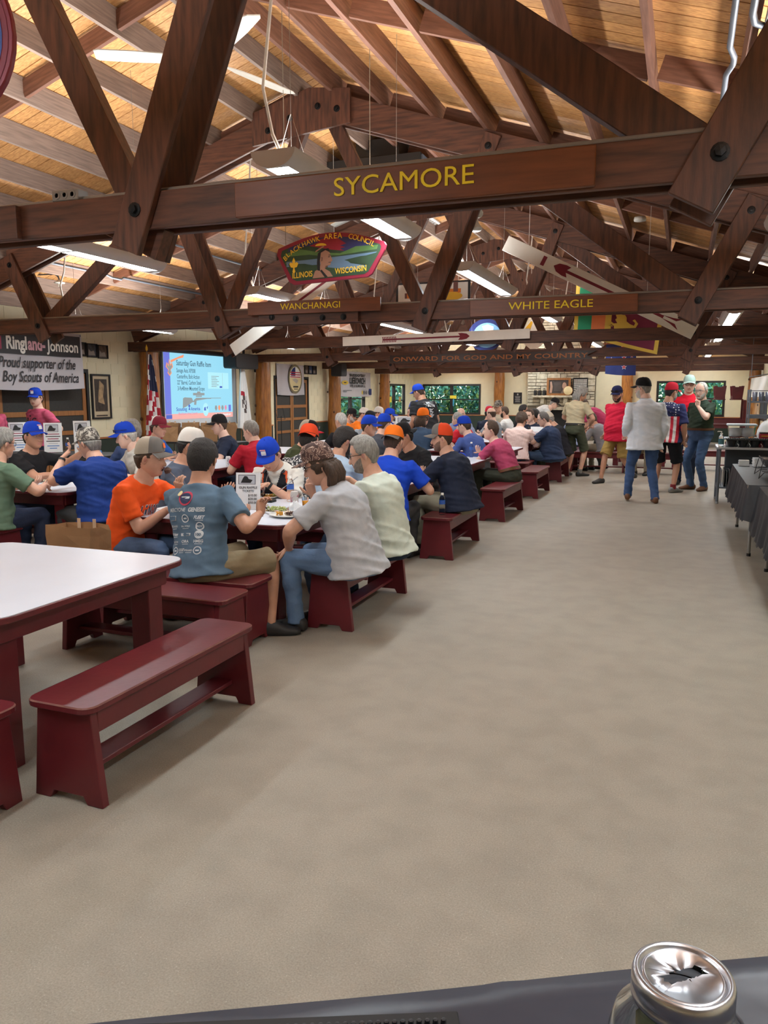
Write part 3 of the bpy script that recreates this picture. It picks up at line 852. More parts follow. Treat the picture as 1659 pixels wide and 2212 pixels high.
lion = [(0, -.02), (.05, -.04), (.08, .03), (.17, .03), (.19, -.05), (.26, -.05), (.26, .05), (.29, .12), (.36, .14), (.40, .22), (.34, .28), (.30, .25), (.35, .22), (.33, .17), (.26, .18), (.2, .21), (.2, .27), (.17, .31), (.12, .30), (.09, .34), (.05, .30), (.01, .27), (.03, .22), (0, .19), (.04, .14), (-.02, .12), (-.07, .14), (-.08, .10), (-.02, .08)]
shape(m, lion, o0, fx, fz, 0); shape(m, [(-.1, -.04), (-.07, -.04), (-.07, .1), (-.055, .34), (-.085, .38), (-.1, .34)], o0, fx, fz, .001)
shape(m, [(-.13, .06), (-.04, .06), (-.04, .08), (-.13, .08)], o0, fx, fz, .001)
m.build('lion_emblem', M_fy, t)
for x, z in ((-.66, .87), (.8, .23)):
    m = MB(); m.tube([(x, 0.02, z), (x, .02, roofz(-1.2 + x) + DEP - 2.75)], .003, 4); m.build('hanging_string', M_cord, t)
t = thing('hanging_flag', 'navy blue flag with red stars hanging before the far chimney', 'flag', (-1.72, 23.5, 2.2))
cs = [(-.41, 0, .84), (.41, 0, .84), (-.41, 0, .02), (.42, 0, -.03)]
def fm_nz(a, b):
    if a > .5 and b < .3:
        if abs(a - .75) < .05 or abs(b - .14) < .05: return 2
        if abs(a - .75) < .1 or abs(b - .14) < .09: return 1
    return 0
cloth_flag(t, 'cloth', cs, 24, 24, 8, [M_fb, M_fw, M_fr], fm_nz, 1, .012)
def star(c, r): return [(c[0] + (r if i % 2 == 0 else r * .42) * math.sin(PI * i / 5), c[1] + (r if i % 2 == 0 else r * .42) * math.cos(PI * i / 5)) for i in range(10)][::-1]
for c, r in (((.1, .2), .06), ((.09, .46), .055), ((-.25, .42), .05), ((.3, .5), .04)):
    m = MB(); shape(m, star(c, r * 1.3), (0, -.025, 0), UX, UZ, 0, 0); shape(m, star(c, r), (0, -.027, 0), UX, UZ, 0, 1); m.build('star', [M_fw, M_fr], t)
m = MB(); m.tube([(-.5, 0, .85), (.5, 0, .85)], .012, 8); m.build('hanging_rod', M_trim, t)
for x in (-.4, .4):
    m = MB(); m.tube([(x, 0, .85), (x, 0, roofz(-1.8 + x) + DEP - 2.2)], .003, 4); m.build('hanging_string', M_cord, t)

# ---- painted shield boards hanging deeper in the roof
t = thing('framed_sign', 'black framed white sign with an orange and green totem bird', 'sign', (-4.72, 13.1, 3.14))
board(t, 'board', rect(1.31, .38), (0, .03, 0), *FWF, .02, M_blk)
m = MB(); shape(m, rect(1.23, .32, .04, .03), (0, .01, 0), UX, UZ, .001, 0)
shape(m, rect(.3, .09, .16, .12), (0, .01, 0), UX, UZ, .002, 1); shape(m, rect(.16, .09, .2, .12), (0, .01, 0), UX, UZ, .003, 2); shape(m, ellipse(.3, .24, .08, .06, 12), (0, .01, 0), UX, UZ, .003, 3)
shape(m, rect(.3, .07, .85, .18), (0, .01, 0), UX, UZ, .002, 2); shape(m, ellipse(.98, .13, .2, .07, 16), (0, .01, 0), UX, UZ, .0025, 4); shape(m, rect(.08, .16, 1.02, .2), (0, .01, 0), UX, UZ, .003, 1)
letters(m, 'W', (.45, .01, .05), UX, UZ, .1, 5, bold=.03, lift=.004)
m.build('painted_face', [M_wht, K('totem_grey', 110, 70, 66), K('totem_orange', 214, 120, 36), M_grn, M_gold, M_cred], t)
for x in (.2, 1.1):
    m = MB(); m.tube([(x, .02, .38), (x, .02, roofz(-4.72 + x) - 3.14)], .004, 4); m.build('hanging_string', M_cord, t)
t = thing('round_emblem', 'round blue emblem with a white eagle hanging deep in roof', 'sign', (-4.78, 20.0, 3.13))
board(t, 'board', ellipse(0, 0, .46, .40, 32), (0, .03, 0), *FWF, .03, M_fb)
m = MB(); shape(m, ellipse(.03, -.01, .36, .31, 28), O, UX, UZ, .002, 0)
shape(m, [(-.12, -.2), (.1, -.22), (.3, -.1), (.18, .02), (.2, .2), (.05, .26), (-.1, .22), (-.05, .1), (-.1, .0)], O, UX, UZ, .003, 1)
shape(m, [(-.3, -.12), (-.2, .02), (-.14, -.12)], O, UX, UZ, .003, 2)
m.build('painted_face', [K('emblem_blue', 110, 164, 206), M_wht, M_blk], t)
for x in (-.3, .3):
    m = MB(); m.tube([(x, .02, .3), (x, .02, roofz(-4.78 + x) - 3.13)], .004, 4); m.build('hanging_string', M_cord, t)
t = thing('shield_emblem', 'white shield emblem with yellow chief hanging beside round blue emblem', 'sign', (-3.6, 20.2, 3.0))
sh = [(-.3, -.05), (0, -.3), (.3, -.05), (.28, .22), (.1, .42), (-.06, .5), (-.25, .3)]
board(t, 'board', sh, (0, .03, 0), *FWF, .03, M_wht)
m = MB(); shape(m, [(-.24, .16), (-.1, .22), (-.03, .42), (-.07, .46), (-.22, .28)], O, UX, UZ, .002, 0); shape(m, [(.16, -.1), (.27, -.04), (.24, .2), (.14, .3)], O, UX, UZ, .002, 1)
m.build('painted_face', [K('shield_yellow', 222, 172, 40), M_fb], t)
for x in (-.1, .12):
    m = MB(); m.tube([(x, .02, .4), (x, .02, roofz(-3.6 + x) - 3.0)], .004, 4); m.build('hanging_string', M_cord, t)

# ---- ceiling fan, floodlight, detectors, conduits, exhaust duct
M_fan = K('fan_white', 190, 186, 176, .4)
t = thing('ceiling_fan', 'white ceiling fan turning behind the nearest truss', 'fan', (-3.7, 5.87, 4.3))
m = MB(); m.lathe([(.02, .1), (.1, .09), (.13, .04), (.13, -.04), (.09, -.08), (.05, -.1), (.001, -.11)], (0, 0, 0), 20); m.build('motor', M_fan, t)
m = MB(); m.tube([(0, 0, .08), (0, 0, .85)], .014, 8); m.build('downrod', M_fan, t)
for a in (208, 72, 322):
    m = MB(); d = Vector((math.cos(rad(a)), math.sin(rad(a)), 0)); s = Vector((-d.y, d.x, 0))
    pts = []
    for k_, w_ in ((.14, .03), (.3, .06), (.6, .075), (.86, .07), (.9, .05)):
        pts.append((d * k_ + s * w_ + UZ * .012, d * k_ - s * w_ - UZ * .012))
    v = [p for q in pts for p in q]; v2 = [p - UZ * .008 for p in v]; n_ = len(v)
    f = []
    for i in range(len(pts) - 1): f += [(2 * i, 2 * i + 1, 2 * i + 3, 2 * i + 2), (n_ + 2 * i, n_ + 2 * i + 2, n_ + 2 * i + 3, n_ + 2 * i + 1), (2 * i, 2 * i + 2, n_ + 2 * i + 2, n_ + 2 * i), (2 * i + 1, n_ + 2 * i + 1, n_ + 2 * i + 3, 2 * i + 3)]
    f += [(n_ - 2, n_ - 1, 2 * n_ - 1, 2 * n_ - 2), (0, n_, n_ + 1, 1)]
    m.add(v + v2, f); m.build('blade', M_fan, t)
t = thing('floodlight', 'white twin floodlight on bracket by the second truss', 'lamp', (-2.12, 8.45, 3.52))
m = MB(); m.lathe([(.05, 0), (.05, .03), (.02, .05)], (0, 0, 0), 12, 0, True, (0, -1, .2)); m.tube([(0, .0, 0), (0, .0, .12)], .015, 6); m.build('bracket', M_fan, t)
for x, a in ((-.09, -.2), (-.02, .15)):
    m = MB(); m.tube([(x * .6, -.02, -.02), (x, -.04, -.07)], .02, 8); m.lathe([(.022, 0), (.03, .05), (.06, .11), (.055, .12), (.001, .125)], (x, -.04, -.06), 14, 0, True, (a, -.2, -1)); m.build('lamp_head', M_fan, t)
m = MB(); m.lathe([(.02, 0), (.03, .03), (.03, .06), (.01, .09)], (-.1, -.03, -.16), 10, 0, True, (0, 0, -1)); m.build('motion_sensor', M_fan, t)
m = MB(); m.lathe([(.001, 0), (.05, 0), (.055, .012), (.05, .03), (.001, .03)], (.09, -.03, .05), 16, 0); m.tube([(.09, 0, .08), (.06, 0, .16)], .008, 6); m.build('disc_cover', M_fan, t)
for i, (x, y, z, lb) in enumerate(((-.62, 10.62, 3.78, 'white smoke detector disc under a purlin right of ridge'),)):
    m = MB(); m.lathe([(.001, 0), (.07, .0), (.075, .02), (.07, .045), (.001, .045)], (0, 0, 0), 20); o = m.build('smoke_detector', M_fan); o.location = (x, y, z - .02); tag(o, lb, 'detector')
M_galv = mat('galvanised_pipe', rgb(104, 110, 120), .5, metal=.5, var=.08); M_gray = K('grey_conduit', 128, 122, 116, .45)
for lb, pts, r, M, nm in (
    ('grey conduit lying on the nearest truss chord', [(-5.2, 3.46, 2.645), (-3.2, 3.46, 2.643), (-1.5, 3.46, 2.645), (.3, 3.46, 2.65), (2.0, 3.46, 2.65)], .013, M_gray, 'conduit'),
    ('grey conduit lying on the second truss chord', [(-9.5, 8.16, 2.607), (-5, 8.16, 2.605), (0, 8.16, 2.607), (2, 8.16, 2.607)], .013, M_gray, 'conduit'),
    ('galvanised pipe running down the right purlin at upper right', [(.135, 2.0, 3.50), (.135, 4.95, 3.50), (.165, 5.1, 3.50), (.165, 5.2, 3.50), (.135, 5.35, 3.50), (.13, 8.1, 3.50)], .017, M_galv, 'pipe'),
    ('galvanised pipe elbow bending right near the roof corner', [(.215, 3.6, 3.45), (.215, 4.45, 3.45), (.23, 4.56, 3.45), (.27, 4.6, 3.445), (.6, 4.65, 3.34), (1.2, 4.66, 3.16)], .017, M_galv, 'pipe'),
    ('galvanised pipe along the left roof edge under purlins', [(-8.1, 8.6, 3.4), (-8.1, 9.8, 3.4), (-8.06, 9.9, 3.36), (-8.06, 10.1, 3.36), (-8.1, 10.2, 3.4), (-8.1, 12.5, 3.4)], .02, M_galv, 'pipe'),
    ('thin galvanised pipe crossing purlins on the left', [(-7.0, 8.3, 3.78), (-7.0, 12.6, 3.78)], .016, M_galv, 'pipe'),
):
    m = MB(); m.tube(pts, r, 8); c = Vector(pts[0]); o = m.build(nm, M, off=c); o.location = c; tag(o, lb, 'pipe')
m = MB()
for i in range(6):
    x = .285 + .018 * (i % 3); z = 3.44 + .02 * (i // 3)
    m.tube([(x, 2 + .3 * i * .1, z), (x + .01 * math.sin(i), 4, z - .012 * math.sin(i * 2)), (x, 5.6, z), (x + .008, 6.6 + .1 * i, z + .01)], .009, 6)
o = m.build('cable_bundle', [mat('grey_cable', rgb(150, 148, 150), .4, var=.2)], off=(.3, 4, 3.45)); o.location = (.3, 4, 3.45); tag(o, 'grey cable bundle strapped to the upper right purlin', 'cable', kind='stuff')
m = MB(); m.box(-.085, .085, -.04, .04, 0, .055); t = thing('junction_box', 'grey metal junction box on the nearest truss chord', 'box', (-3.05, 3.45, 2.632)); m.build('box', M_gray, t, .004)
for i in range(3):
    m = MB(); m.lathe([(.02, 0), (.02, .003), (.012, .004), (.012, 0)], (-.05 + .05 * i, -.04, .028), 12, 0, False, (0, -1, 0)); m.build('knockout', M_gray, t)
for lb, p in (('small white lamp disc on conduit above nearest chord', (-5.02, 8.5, 4.0)), ('white round lampholder hanging on left conduit', (-8.5, 9.3, 3.22))):
    t = thing('lampholder', lb, 'lamp', p); m = MB(); m.lathe([(.001, 0), (.07, 0), (.075, .015), (.03, .03), (.03, .05), (.001, .05)], (0, 0, 0), 18); m.build('disc', M_fan, t)
    m = MB(); m.lathe([(.025, -.04), (.025, 0)], (0, 0, 0), 12); m.build('socket', M_fan, t)
    m = MB(); m.tube([(0, 0, .05), (-.02, 0, .1), (-.1, .02, .14), (-.5, .1, .16), (-.52, .1, .35)], .012, 6); m.build('conduit_arm', M_galv, t)
t = thing('exhaust_duct', 'black sheet metal exhaust duct under the ridge behind second truss', 'duct', (-3.9, 10.0, 4.42))
m = MB(); m.box(-.75, .62, 0, .9, 0, .26); m.build('casing', K('black_sheet_metal', 34, 34, 34, .5), t, .004)
m = MB(); m.box(.62, .64, .05, .85, .02, .24); m.build('end_plate', M_galv, t)
m = MB(); m.box(-.3, .3, .1, .8, .26, .5); m.build('roof_collar', K('black_sheet_metal', 34, 34, 34, .5), t)
# white ribbed panel in the left slope near the ridge
t = thing('ribbed_panel', 'white ribbed translucent panel in the left roof slope near ridge', 'panel', (-5.0, 12.6, roofz(-5.0) + .2))
sl = Vector((1, 0, SLO)).normalized(); nn = Vector((SLO, 0, -1)).normalized()
M_rib = K('white_ribbed_sheet', 226, 228, 226, .5)
for i in range(22):
    m = MB(); m.beam(sl * -.72 + UY_ * i * .13, sl * .5 + UY_ * i * .13, .1, .018, nn); m.build('rib', M_rib, t)
m = MB(); m.beam(sl * -.75 + UY_ * -.1, sl * -.75 + UY_ * 2.9, .04, .05, nn); m.beam(sl * .53 + UY_ * -.1, sl * .53 + UY_ * 2.9, .04, .05, nn); m.build('edge_trim', M_rib, t)

# ---- left wall: banners, prints, screen, doors' neighbours
M_ban = mat('banner_vinyl', rgb(178, 172, 176), .5, var=.04, vs=2); M_band = K('banner_black', 34, 30, 34, .5); M_bred = K('banner_crimson', 150, 38, 70, .5); M_pink = K('banner_pinkish', 200, 150, 160, .5)
def banner(label, o, w, h, droop=.04):
    t = thing('banner', label, 'banner', o)
    cs = [(0, 0, h), (0, w, h), (0, 0, 0), (0, w, 0)]
    cs = [Vector((0, w * a, z)) for a, z in ((0, h), (1, h), (0, 0), (1, 0))]
    n = 24; m = MB()
    v = [(.012 * math.sin(i * .9) + .02 * (j == 0), w * i / n, h * j - droop * math.sin(PI * i / n) * (1 - j)) for j in (0, 1) for i in range(n + 1)]
    m.add(v, [(i, i + 1, n + 2 + i, n + 1 + i) for i in range(n)], 0, True)
    m.add([(x - .004, y, z) for x, y, z in v], [(i, n + 1 + i, n + 2 + i, i + 1) for i in range(n)], 0, True)
    m.build('cloth', M_ban, t)
    for y, z in ((.04, h - .03), (w - .04, h - .03), (.04, .05), (w - .04, .05)):
        m = MB(); m.lathe([(.012, 0), (.012, .004), (.006, .005)], (.02, y, z), 8, 0, False, (1, 0, 0)); m.build('grommet', M_galv, t)
    return t
t = banner('large banner reading Ringland-Johnson Proud supporter of the Boy Scouts', (XL + .32, 8.40, 1.74), 2.5, .9)
m = MB(); o0 = (.03, 0, 0)
shape(m, rect(2.42, .34, .02, .51), o0, *LWF, .002, 0)
lg = [(.56, .575), (.67, .54), (.78, .575), (.78, .78), (.73, .79), (.73, .60), (.67, .59), (.61, .60), (.61, .75), (.7, .79), (.67, .83), (.56, .78)]
shape(m, lg, o0, *LWF, .004, 1)
letters(m, 'Ringl', (.03, 1.07, .59), UY_, UZ, .27, 2, .40, bold=.035, lift=.004); letters(m, 'and-', (.03, 1.47, .59), UY_, UZ, .27, 3, .36, bold=.035, lift=.004); letters(m, 'Johnson', (.03, 2.03, .59), UY_, UZ, .25, 2, .70, bold=.02, lift=.004)
letters(m, 'Proud supporter of the', (.03, 1.5, .31), UY_, UZ, .23, 0, 1.6, shear=.3, bold=.015, lift=.004); letters(m, 'Boy Scouts of America', (.03, 1.56, .095), UY_, UZ, .23, 0, 1.6, shear=.3, bold=.015, lift=.004)
m.build('printing', [M_band, M_bred, M_wht, M_pink], t)
def framed(label, o, w, h, mats, draw, fr=.03, ax=LWF, nm='framed_print', Mf=None, dep=.03):
    t = thing(nm, label, 'picture', o); ux, uy = ax; n = ux.cross(uy)
    for x0, x1, y0, y1 in ((0, w, 0, fr), (0, w, h - fr, h), (0, fr, fr, h - fr), (w - fr, w, fr, h - fr)):
        board(t, 'frame_bar', rect(x1 - x0, y1 - y0, x0, y0), (0, 0, 0), ux, uy, dep, Mf or M_blk)
    m = MB(); draw(m, w, h, ux, uy, n); m.build('print', mats, t)
    return t
def scene_print(m, w, h, ux, uy, n):
    z = n * .008
    shape(m, rect(w, h), z, ux, uy, 0, 0); shape(m, rect(w * .66, h * .72, w * .17, h * .17), z, ux, uy, .002, 1)
    shape(m, [(w * .3, h * .2), (w * .7, h * .25), (w * .6, h * .5), (w * .68, h * .75), (w * .45, h * .86), (w * .36, h * .55)], z, ux, uy, .003, 2)
    shape(m, [(w * .2, h * .18), (w * .8, h * .18), (w * .8, h * .3), (w * .2, h * .4)], z, ux, uy, .0035, 3)
M_mat = K('cream_mount', 196, 178, 148); M_dkp = mat('sepia_dark', rgb(62, 50, 42), .6, vs=14, var=.4); M_ltp = mat('sepia_light', rgb(168, 140, 104), .6, vs=14, var=.3)
def sp2(m, w, h, ux, uy, n):
    scene_print(m, w, h, ux, uy, n); shape(m, rect(w * .6, h * .03, w * .2, h * .06), n * .008, ux, uy, .002, 1)
framed('tall black framed sepia print beside the large banner', (XL + .02, 11.42, 1.2), .5, .8, [M_mat, M_dkp, M_ltp, M_dkp], sp2)
framed('tall black framed print left of the screen doors', (XL + .02, 17.28, 1.15), .52, .78, [M_mat, M_dkp, M_ltp, M_dkp], sp2)
M_ph = [mat('photo_dark_%d' % i, rgb(*c), .4, vs=16, var=.6) for i, c in enumerate(((60, 48, 44), (58, 60, 66), (90, 70, 58), (60, 74, 110)))]
def dark_photo(k):
    def f(m, w, h, ux, uy, n):
        shape(m, rect(w, h), n * .008, ux, uy, 0, 0); shape(m, [(w * .15, h * .15), (w * .85, h * .15), (w * .7, h * .5), (w * .4, h * .42), (w * .2, h * .6)], n * .008, ux, uy, .001, 1)
    return f
pi = 0
for y, w, z, pl in ((11.14, .2, 2.3, 'leftmost above the sepia print'), (11.36, .26, 2.29, 'second above the sepia print'), (11.64, .26, 2.28, 'third above the sepia print'),
        (17.2, .24, 2.18, 'right of the hanging speaker, first'), (17.46, .24, 2.18, 'right of the hanging speaker, second'), (17.72, .24, 2.18, 'right of the hanging speaker, third'),
        (19.95, .24, 2.2, 'right of the white banner, first'), (20.2, .24, 2.2, 'right of the white banner, second'), (20.45, .24, 2.2, 'right of the white banner, third')):
    framed('small dark framed photograph high on left wall ' + pl, (XL + .02, y, z), w, .24, [M_ph[pi % 4], K('photo_pale', 150, 140, 132)], dark_photo(pi), .014, nm='framed_photo'); pi += 1
# projection screen with its slide
t = thing('projection_screen', 'large white projection screen showing a blue gun raffle slide', 'screen', (XL + .34, 13.1, .98))
SWd, SHt = 2.68, 1.5
board(t, 'screen_sheet', rect(SWd, SHt), (0, 0, 0), *LWF, .006, mat('screen_white', rgb(198, 204, 210), .8, var=.02))
board(t, 'black_border', rect(.07, SHt, -.07, 0), (0, 0, 0), *LWF, .008, M_blk); board(t, 'black_border', rect(.025, SHt, SWd, 0), (0, 0, 0), *LWF, .008, M_blk)
m = MB(); m.tube([(0, -.1, SHt + .03), (0, SWd + .1, SHt + .03)], .05, 12); m.build('roller_case', M_blk, t)
for y in (.2, SWd - .2):
    m = MB(); m.box(-.335, .0, y - .02, y + .02, SHt + .02, SHt + .045); m.build('wall_bracket', M_blk, t)
def E_(n, r, g, b, s=1.0): return mat(n, (0.02, 0.02, 0.02), .9, var=.01, emit=rgb(r, g, b), es=s)
ms = [E_('slide_cyan', 150, 216, 240), E_('slide_blue_band', 108, 118, 214), E_('slide_pink_band', 240, 172, 164), E_('slide_text', 62, 92, 112), E_('slide_grey', 142, 150, 152), E_('slide_white', 232, 246, 250), E_('slide_orange', 246, 150, 110), E_('slide_navy', 70, 96, 190), E_('slide_rose', 226, 140, 170), E_('slide_pale', 176, 234, 246)]
m = MB(); o0 = (.008, 0, 0); S = lambda p, k, l: shape(m, p, o0, *LWF, l, k)
y0, y1, z0, z1 = .02, 2.52, .16, 1.48
S(rect(y1 - y0, z1 - z0, y0, z0), 0, .001); S([(y0, z0 + .1), (y0 + .2, z0 + .1), (y0 + .2, z1), (y0, z1)], 1, .002); S(rect(y1 - y0, .11, y0, z0), 2, .002)
Tt = lambda s, x, z, sz, w, k=3, bold=.0: letters(m, s, (.008, x, z), UY_, UZ, sz, k, w, lift=.004, bold=bold)
Tt('Saturday Gun Raffle Item', 1.06, 1.24, .15, 1.25, bold=.012); Tt('Savage Axis XP308', .76, 1.1, .12, .66, bold=.01); Tt('Centerfire, Bolt Action', .84, .98, .12, .8, bold=.01); Tt('22" Barrel, Carbon Steel', .865, .86, .12, .84, bold=.01); Tt('3-9x40mm Mounted Scope', .93, .74, .12, .96, bold=.01)
S(rect(.82, .35, 1.55, .78), 9, .003); S(rect(.006, .33, 2.12, .79), 4, .005)
for i, wd in enumerate((.3, .2, .24, .3, .22, .28, .2)): S(rect(wd, .012, 1.68, 1.04 - i * .036), 4, .005)
S(rect(.1, .04, 2.0, .8), 7, .005)
S([(.6, .38), (.62, .58), (.68, .60), (.93, .59), (.98, .52), (1.03, .56), (1.1, .59), (1.65, .585), (1.65, .565), (1.5, .565), (1.1, .53), (1.08, .44), (1.0, .45), (1.02, .5), (.95, .5), (.72, .41)][::-1], 4, .004); S(rect(.42, .012, 1.62, .575), 4, .004)
S(rect(.42, .05, .98, .64), 4, .004); S(rect(.12, .08, 1.13, .64), 4, .0045); S(rect(.22, .025, 1.08, .61), 4, .004)
Tt('Scouting', .56, .33, .1, .36, 7, .02); Tt('America', 1.05, .33, .1, .34, 7, .02); S([(.8, .34), (.82, .4), (.79, .42), (.83, .47), (.87, .42), (.84, .4), (.86, .34)], 7, .004); Tt('Blackhawk Area Council', .78, .25, .07, .66, 8, .015)
S(ellipse(1.43, .34, .11, .14, 18), 9, .005); S([(1.36, .32), (1.44, .32), (1.42, .4), (1.37, .38)], 7, .006); S([(1.46, .38), (1.51, .42), (1.5, .34)], 7, .006)
for i, c in enumerate((4, 6, 4, 8)): S([(1.83 + i * .13, .3), (1.88 + i * .13, .36), (1.86 + i * .13, .42), (1.8 + i * .13, .42), (1.78 + i * .13, .36)][::1], c, .005)
S(rect(.1, .14, 2.34, .29), 1, .005); S(rect(.2, .08, .03, .175), 7, .004); Tt('Visit blackhawkscouting.org', 2.12, .2, .07, .62, 5, .03)
S([(.13, 1.08), (.16, 1.14), (.08, 1.2), (.12, 1.29), (.17, 1.24), (.2, 1.36), (.24, 1.25), (.29, 1.29), (.32, 1.2), (.24, 1.14), (.27, 1.08), (.2, 1.02)][::-1], 6, .005); S([(.15, 1.1), (.18, 1.15), (.11, 1.2), (.13, 1.26), (.18, 1.2), (.2, 1.31), (.23, 1.21), (.27, 1.26), (.29, 1.2), (.22, 1.14), (.25, 1.1), (.2, 1.05)][::-1], 4, .006)
S([(.24, 1.33), (.7, 1.46), (.68, 1.4), (.5, 1.37), (.25, 1.28)][::-1], 6, .005)
m.build('slide', ms, t)
# stars and stripes on its pole left of the screen; white state flag right of it
def pole_flag(label, loc, kind):
    t = thing('flag_on_pole', label, 'flag', loc)
    m = MB(); m.tube([(0, 0, 0.02), (0, 0, 2.42)], .014, 8); m.lathe([(.14, 0), (.14, .03), (.03, .06)], (0, 0, 0), 16); m.build('pole', K('flagpole_wood', 120, 84, 50, .4), t)
    m = MB(); m.lathe([(.001, 0), (.02, .02), (.02, .06), (.001, .12)], (0, 0, 2.42), 10); m.build('finial', M_gold, t)
    m = MB(); n = 40; rows_ = 16; v = []
    for j in range(rows_ + 1):
        b = j / rows_; z = 2.36 - 1.45 * b; spread = .04 + (.3 if kind == 'us' else .36) * b ** .8
        for i in range(n + 1):
            a = i / n
            v.append((.05 + .06 * math.sin(a * 22 + b * 2) * (.3 + b * .7), (a - .35) * spread * 1.6, z - .12 * a * b))
    for j in range(rows_):
        for i in range(n):
            a, b = (i + .5) / n, (j + .5) / rows_
            if kind == 'us':
                if b < .42 and a > .25: k = 1 + (1 if (i * 3 + j * 5) % 7 == 0 else 0) * 0; k = 2 if (i % 5 == 0 and j % 3 == 1) else 0
                else: k = 1 if int(a * 4 + b * 9) % 2 else 2
            else:
                d = ((a - .45) / .22) ** 2 + ((b - .62) / .14) ** 2
                k = 3 if d < 1 and (i + j) % 3 else (1 if ((a - .35) / .2) ** 2 + ((b - .48) / .05) ** 2 < 1 else 2)
            q = j * (n + 1) + i
            m.add([v[q], v[q + 1], v[q + n + 2], v[q + n + 1]], [(0, 3, 2, 1)], k, True)
    o = m.build('cloth', [K('stars_navy', 34, 36, 66, .8), M_fr, M_fw, K('eagle_dark', 84, 72, 70, .8)], t)
    bm = bmesh.new(); bm.from_mesh(o.data); bmesh.ops.remove_doubles(bm, verts=bm.verts, dist=1e-5); bm.to_mesh(o.data); bm.free()
pole_flag('stars and stripes flag folded on its pole left of the screen', (XL + .7, 12.15, 0), 'us')
pole_flag('white state flag with dark eagle on pole right of the screen', (XL + .6, 15.55, 0), 'il')
# music stand by the second framed print
t = thing('music_stand', 'thin black wire music stand before the left wall print', 'stand', (XL + .5, 17.65, 0))
m = MB(); m.tube([(0, 0, .1), (0, 0, 1.1)], .01, 6); m.build('pole', M_black, t)
for a in (0, 120, 240):
    m = MB(); m.tube([(0, 0, .25), (.25 * math.cos(rad(a)), .25 * math.sin(rad(a)), .01)], .008, 6); m.build('leg', M_black, t)
m = MB(); m.tube([(0, -.22, 1.02), (0, .22, 1.02)], .007, 6); m.tube([(0, -.2, 1.02), (-.06, -.2, 1.3)], .006, 6); m.tube([(0, .2, 1.02), (-.06, .2, 1.3)], .006, 6); m.tube([(-.05, -.2, 1.25), (-.05, .2, 1.25)], .006, 6); m.build('desk', M_black, t)
t = banner('white banner with an oval brass emblem over the screen doors', (XL + .04, 18.3, 1.63), 1.55, .8, .02)
m = MB(); o0 = (.04, 0, 0); S = lambda p, k, l: shape(m, p, o0, *LWF, l, k)
S(ellipse(.98, .42, .4, .39, 28), 0, .002); S(ellipse(.98, .42, .34, .33, 28), 1, .003)
S([(.66, .45), (1.3, .45), (1.28, .56), (1.18, .68), (1.05, .74), (.9, .74), (.76, .66), (.68, .56)], 2, .004); S([(.72, .5), (.98, .5), (.98, .74), (.84, .7), (.74, .62)], 3, .0045)
for i in range(3): S([(.68, .46 + i * .06), (1.28, .46 + i * .06), (1.28, .485 + i * .06), (.68, .485 + i * .06)], 4, .005)
S([(.8, .4), (1.0, .44), (1.15, .38), (1.05, .3), (.95, .33)], 5, .004); S(rect(.3, .045, .84, .19), 6, .005); S(rect(.24, .02, .88, .14), 6, .005)
m.build('printing', [K('brass_ring', 110, 98, 70), K('emblem_sand', 206, 188, 140), M_fw, M_fb, M_fr, K('hands_grey', 170, 160, 150), M_blk], t)
t = banner('sponsor banner reading LIEBOVICH over the left window', (XL + .06, 22.2, 1.58), 2.6, .77, .02)
m = MB(); o0 = (.03, 0, 0)
letters(m, 'supporter', (.03, 1.45, .62), UY_, UZ, .17, 0, 1.3, bold=.02, lift=.003); letters(m, 'LIEBOVICH', (.03, 1.45, .40), UY_, UZ, .26, 0, 1.3, bold=.04, lift=.003, shear=.05); letters(m, 'STEEL & ALUMINUM CO.', (.03, 1.45, .29), UY_, UZ, .11, 0, 1.3, bold=.03, lift=.003)
shape(m, ellipse(.42, .42, .26, .065, 18), o0, *LWF, .003, 1); shape(m, rect(.2, .03, .32, .405), o0, *LWF, .005, 0); shape(m, rect(.7, .02, .25, .17), o0, *LWF, .003, 3); shape(m, rect(.3, .02, .25, .13), o0, *LWF, .003, 3)
for i, k in enumerate((1, 3, 3, 3)): shape(m, [(1.78 + i * .19, .06), (1.86 + i * .19, .06), (1.88 + i * .19, .14), (1.82 + i * .19, .2), (1.76 + i * .19, .14)], o0, *LWF, .003, k)
shape(m, rect(.24, .2, 2.4, .04), o0, *LWF, .003, 2)
m.build('printing', [M_blk, K('print_yellow', 214, 178, 60), M_fb, K('print_grey', 110, 108, 112)], t)
# two black loudspeakers under the trusses
M_spk = K('speaker_black', 26, 26, 28, .6); M_grl = K('speaker_grille', 40, 40, 42, .7)
for lb, loc, w, d, h in (('wide black loudspeaker hung under fourth truss right of screen', (XL + .85, 15.45, 2.2), .98, .3, .32), ('round fronted black loudspeaker hung before the sponsor banner', (-9.1, 20.9, 2.15), .42, .3, .36)):
    t = thing('loudspeaker', lb, 'speaker', loc)
    m = MB(); m.prism(rrect(-w / 2, w / 2, 0, h, .06, 4), (0, 0, 0), UY_, UZ, -d); m.build('cabinet', M_spk, t)
    m = MB(); m.prism(rrect(-w / 2 + .02, w / 2 - .02, .02, h - .02, .05, 4), (.0, 0, 0), UY_, UZ, .012); m.build('grille', M_grl, t)
    m = MB(); m.box(-.1, -.06, -.02, .02, h, h + .85) if w > .9 else m.box(-.1, -.06, 0, .29, .25, .29); m.build('bracket', M_spk, t)

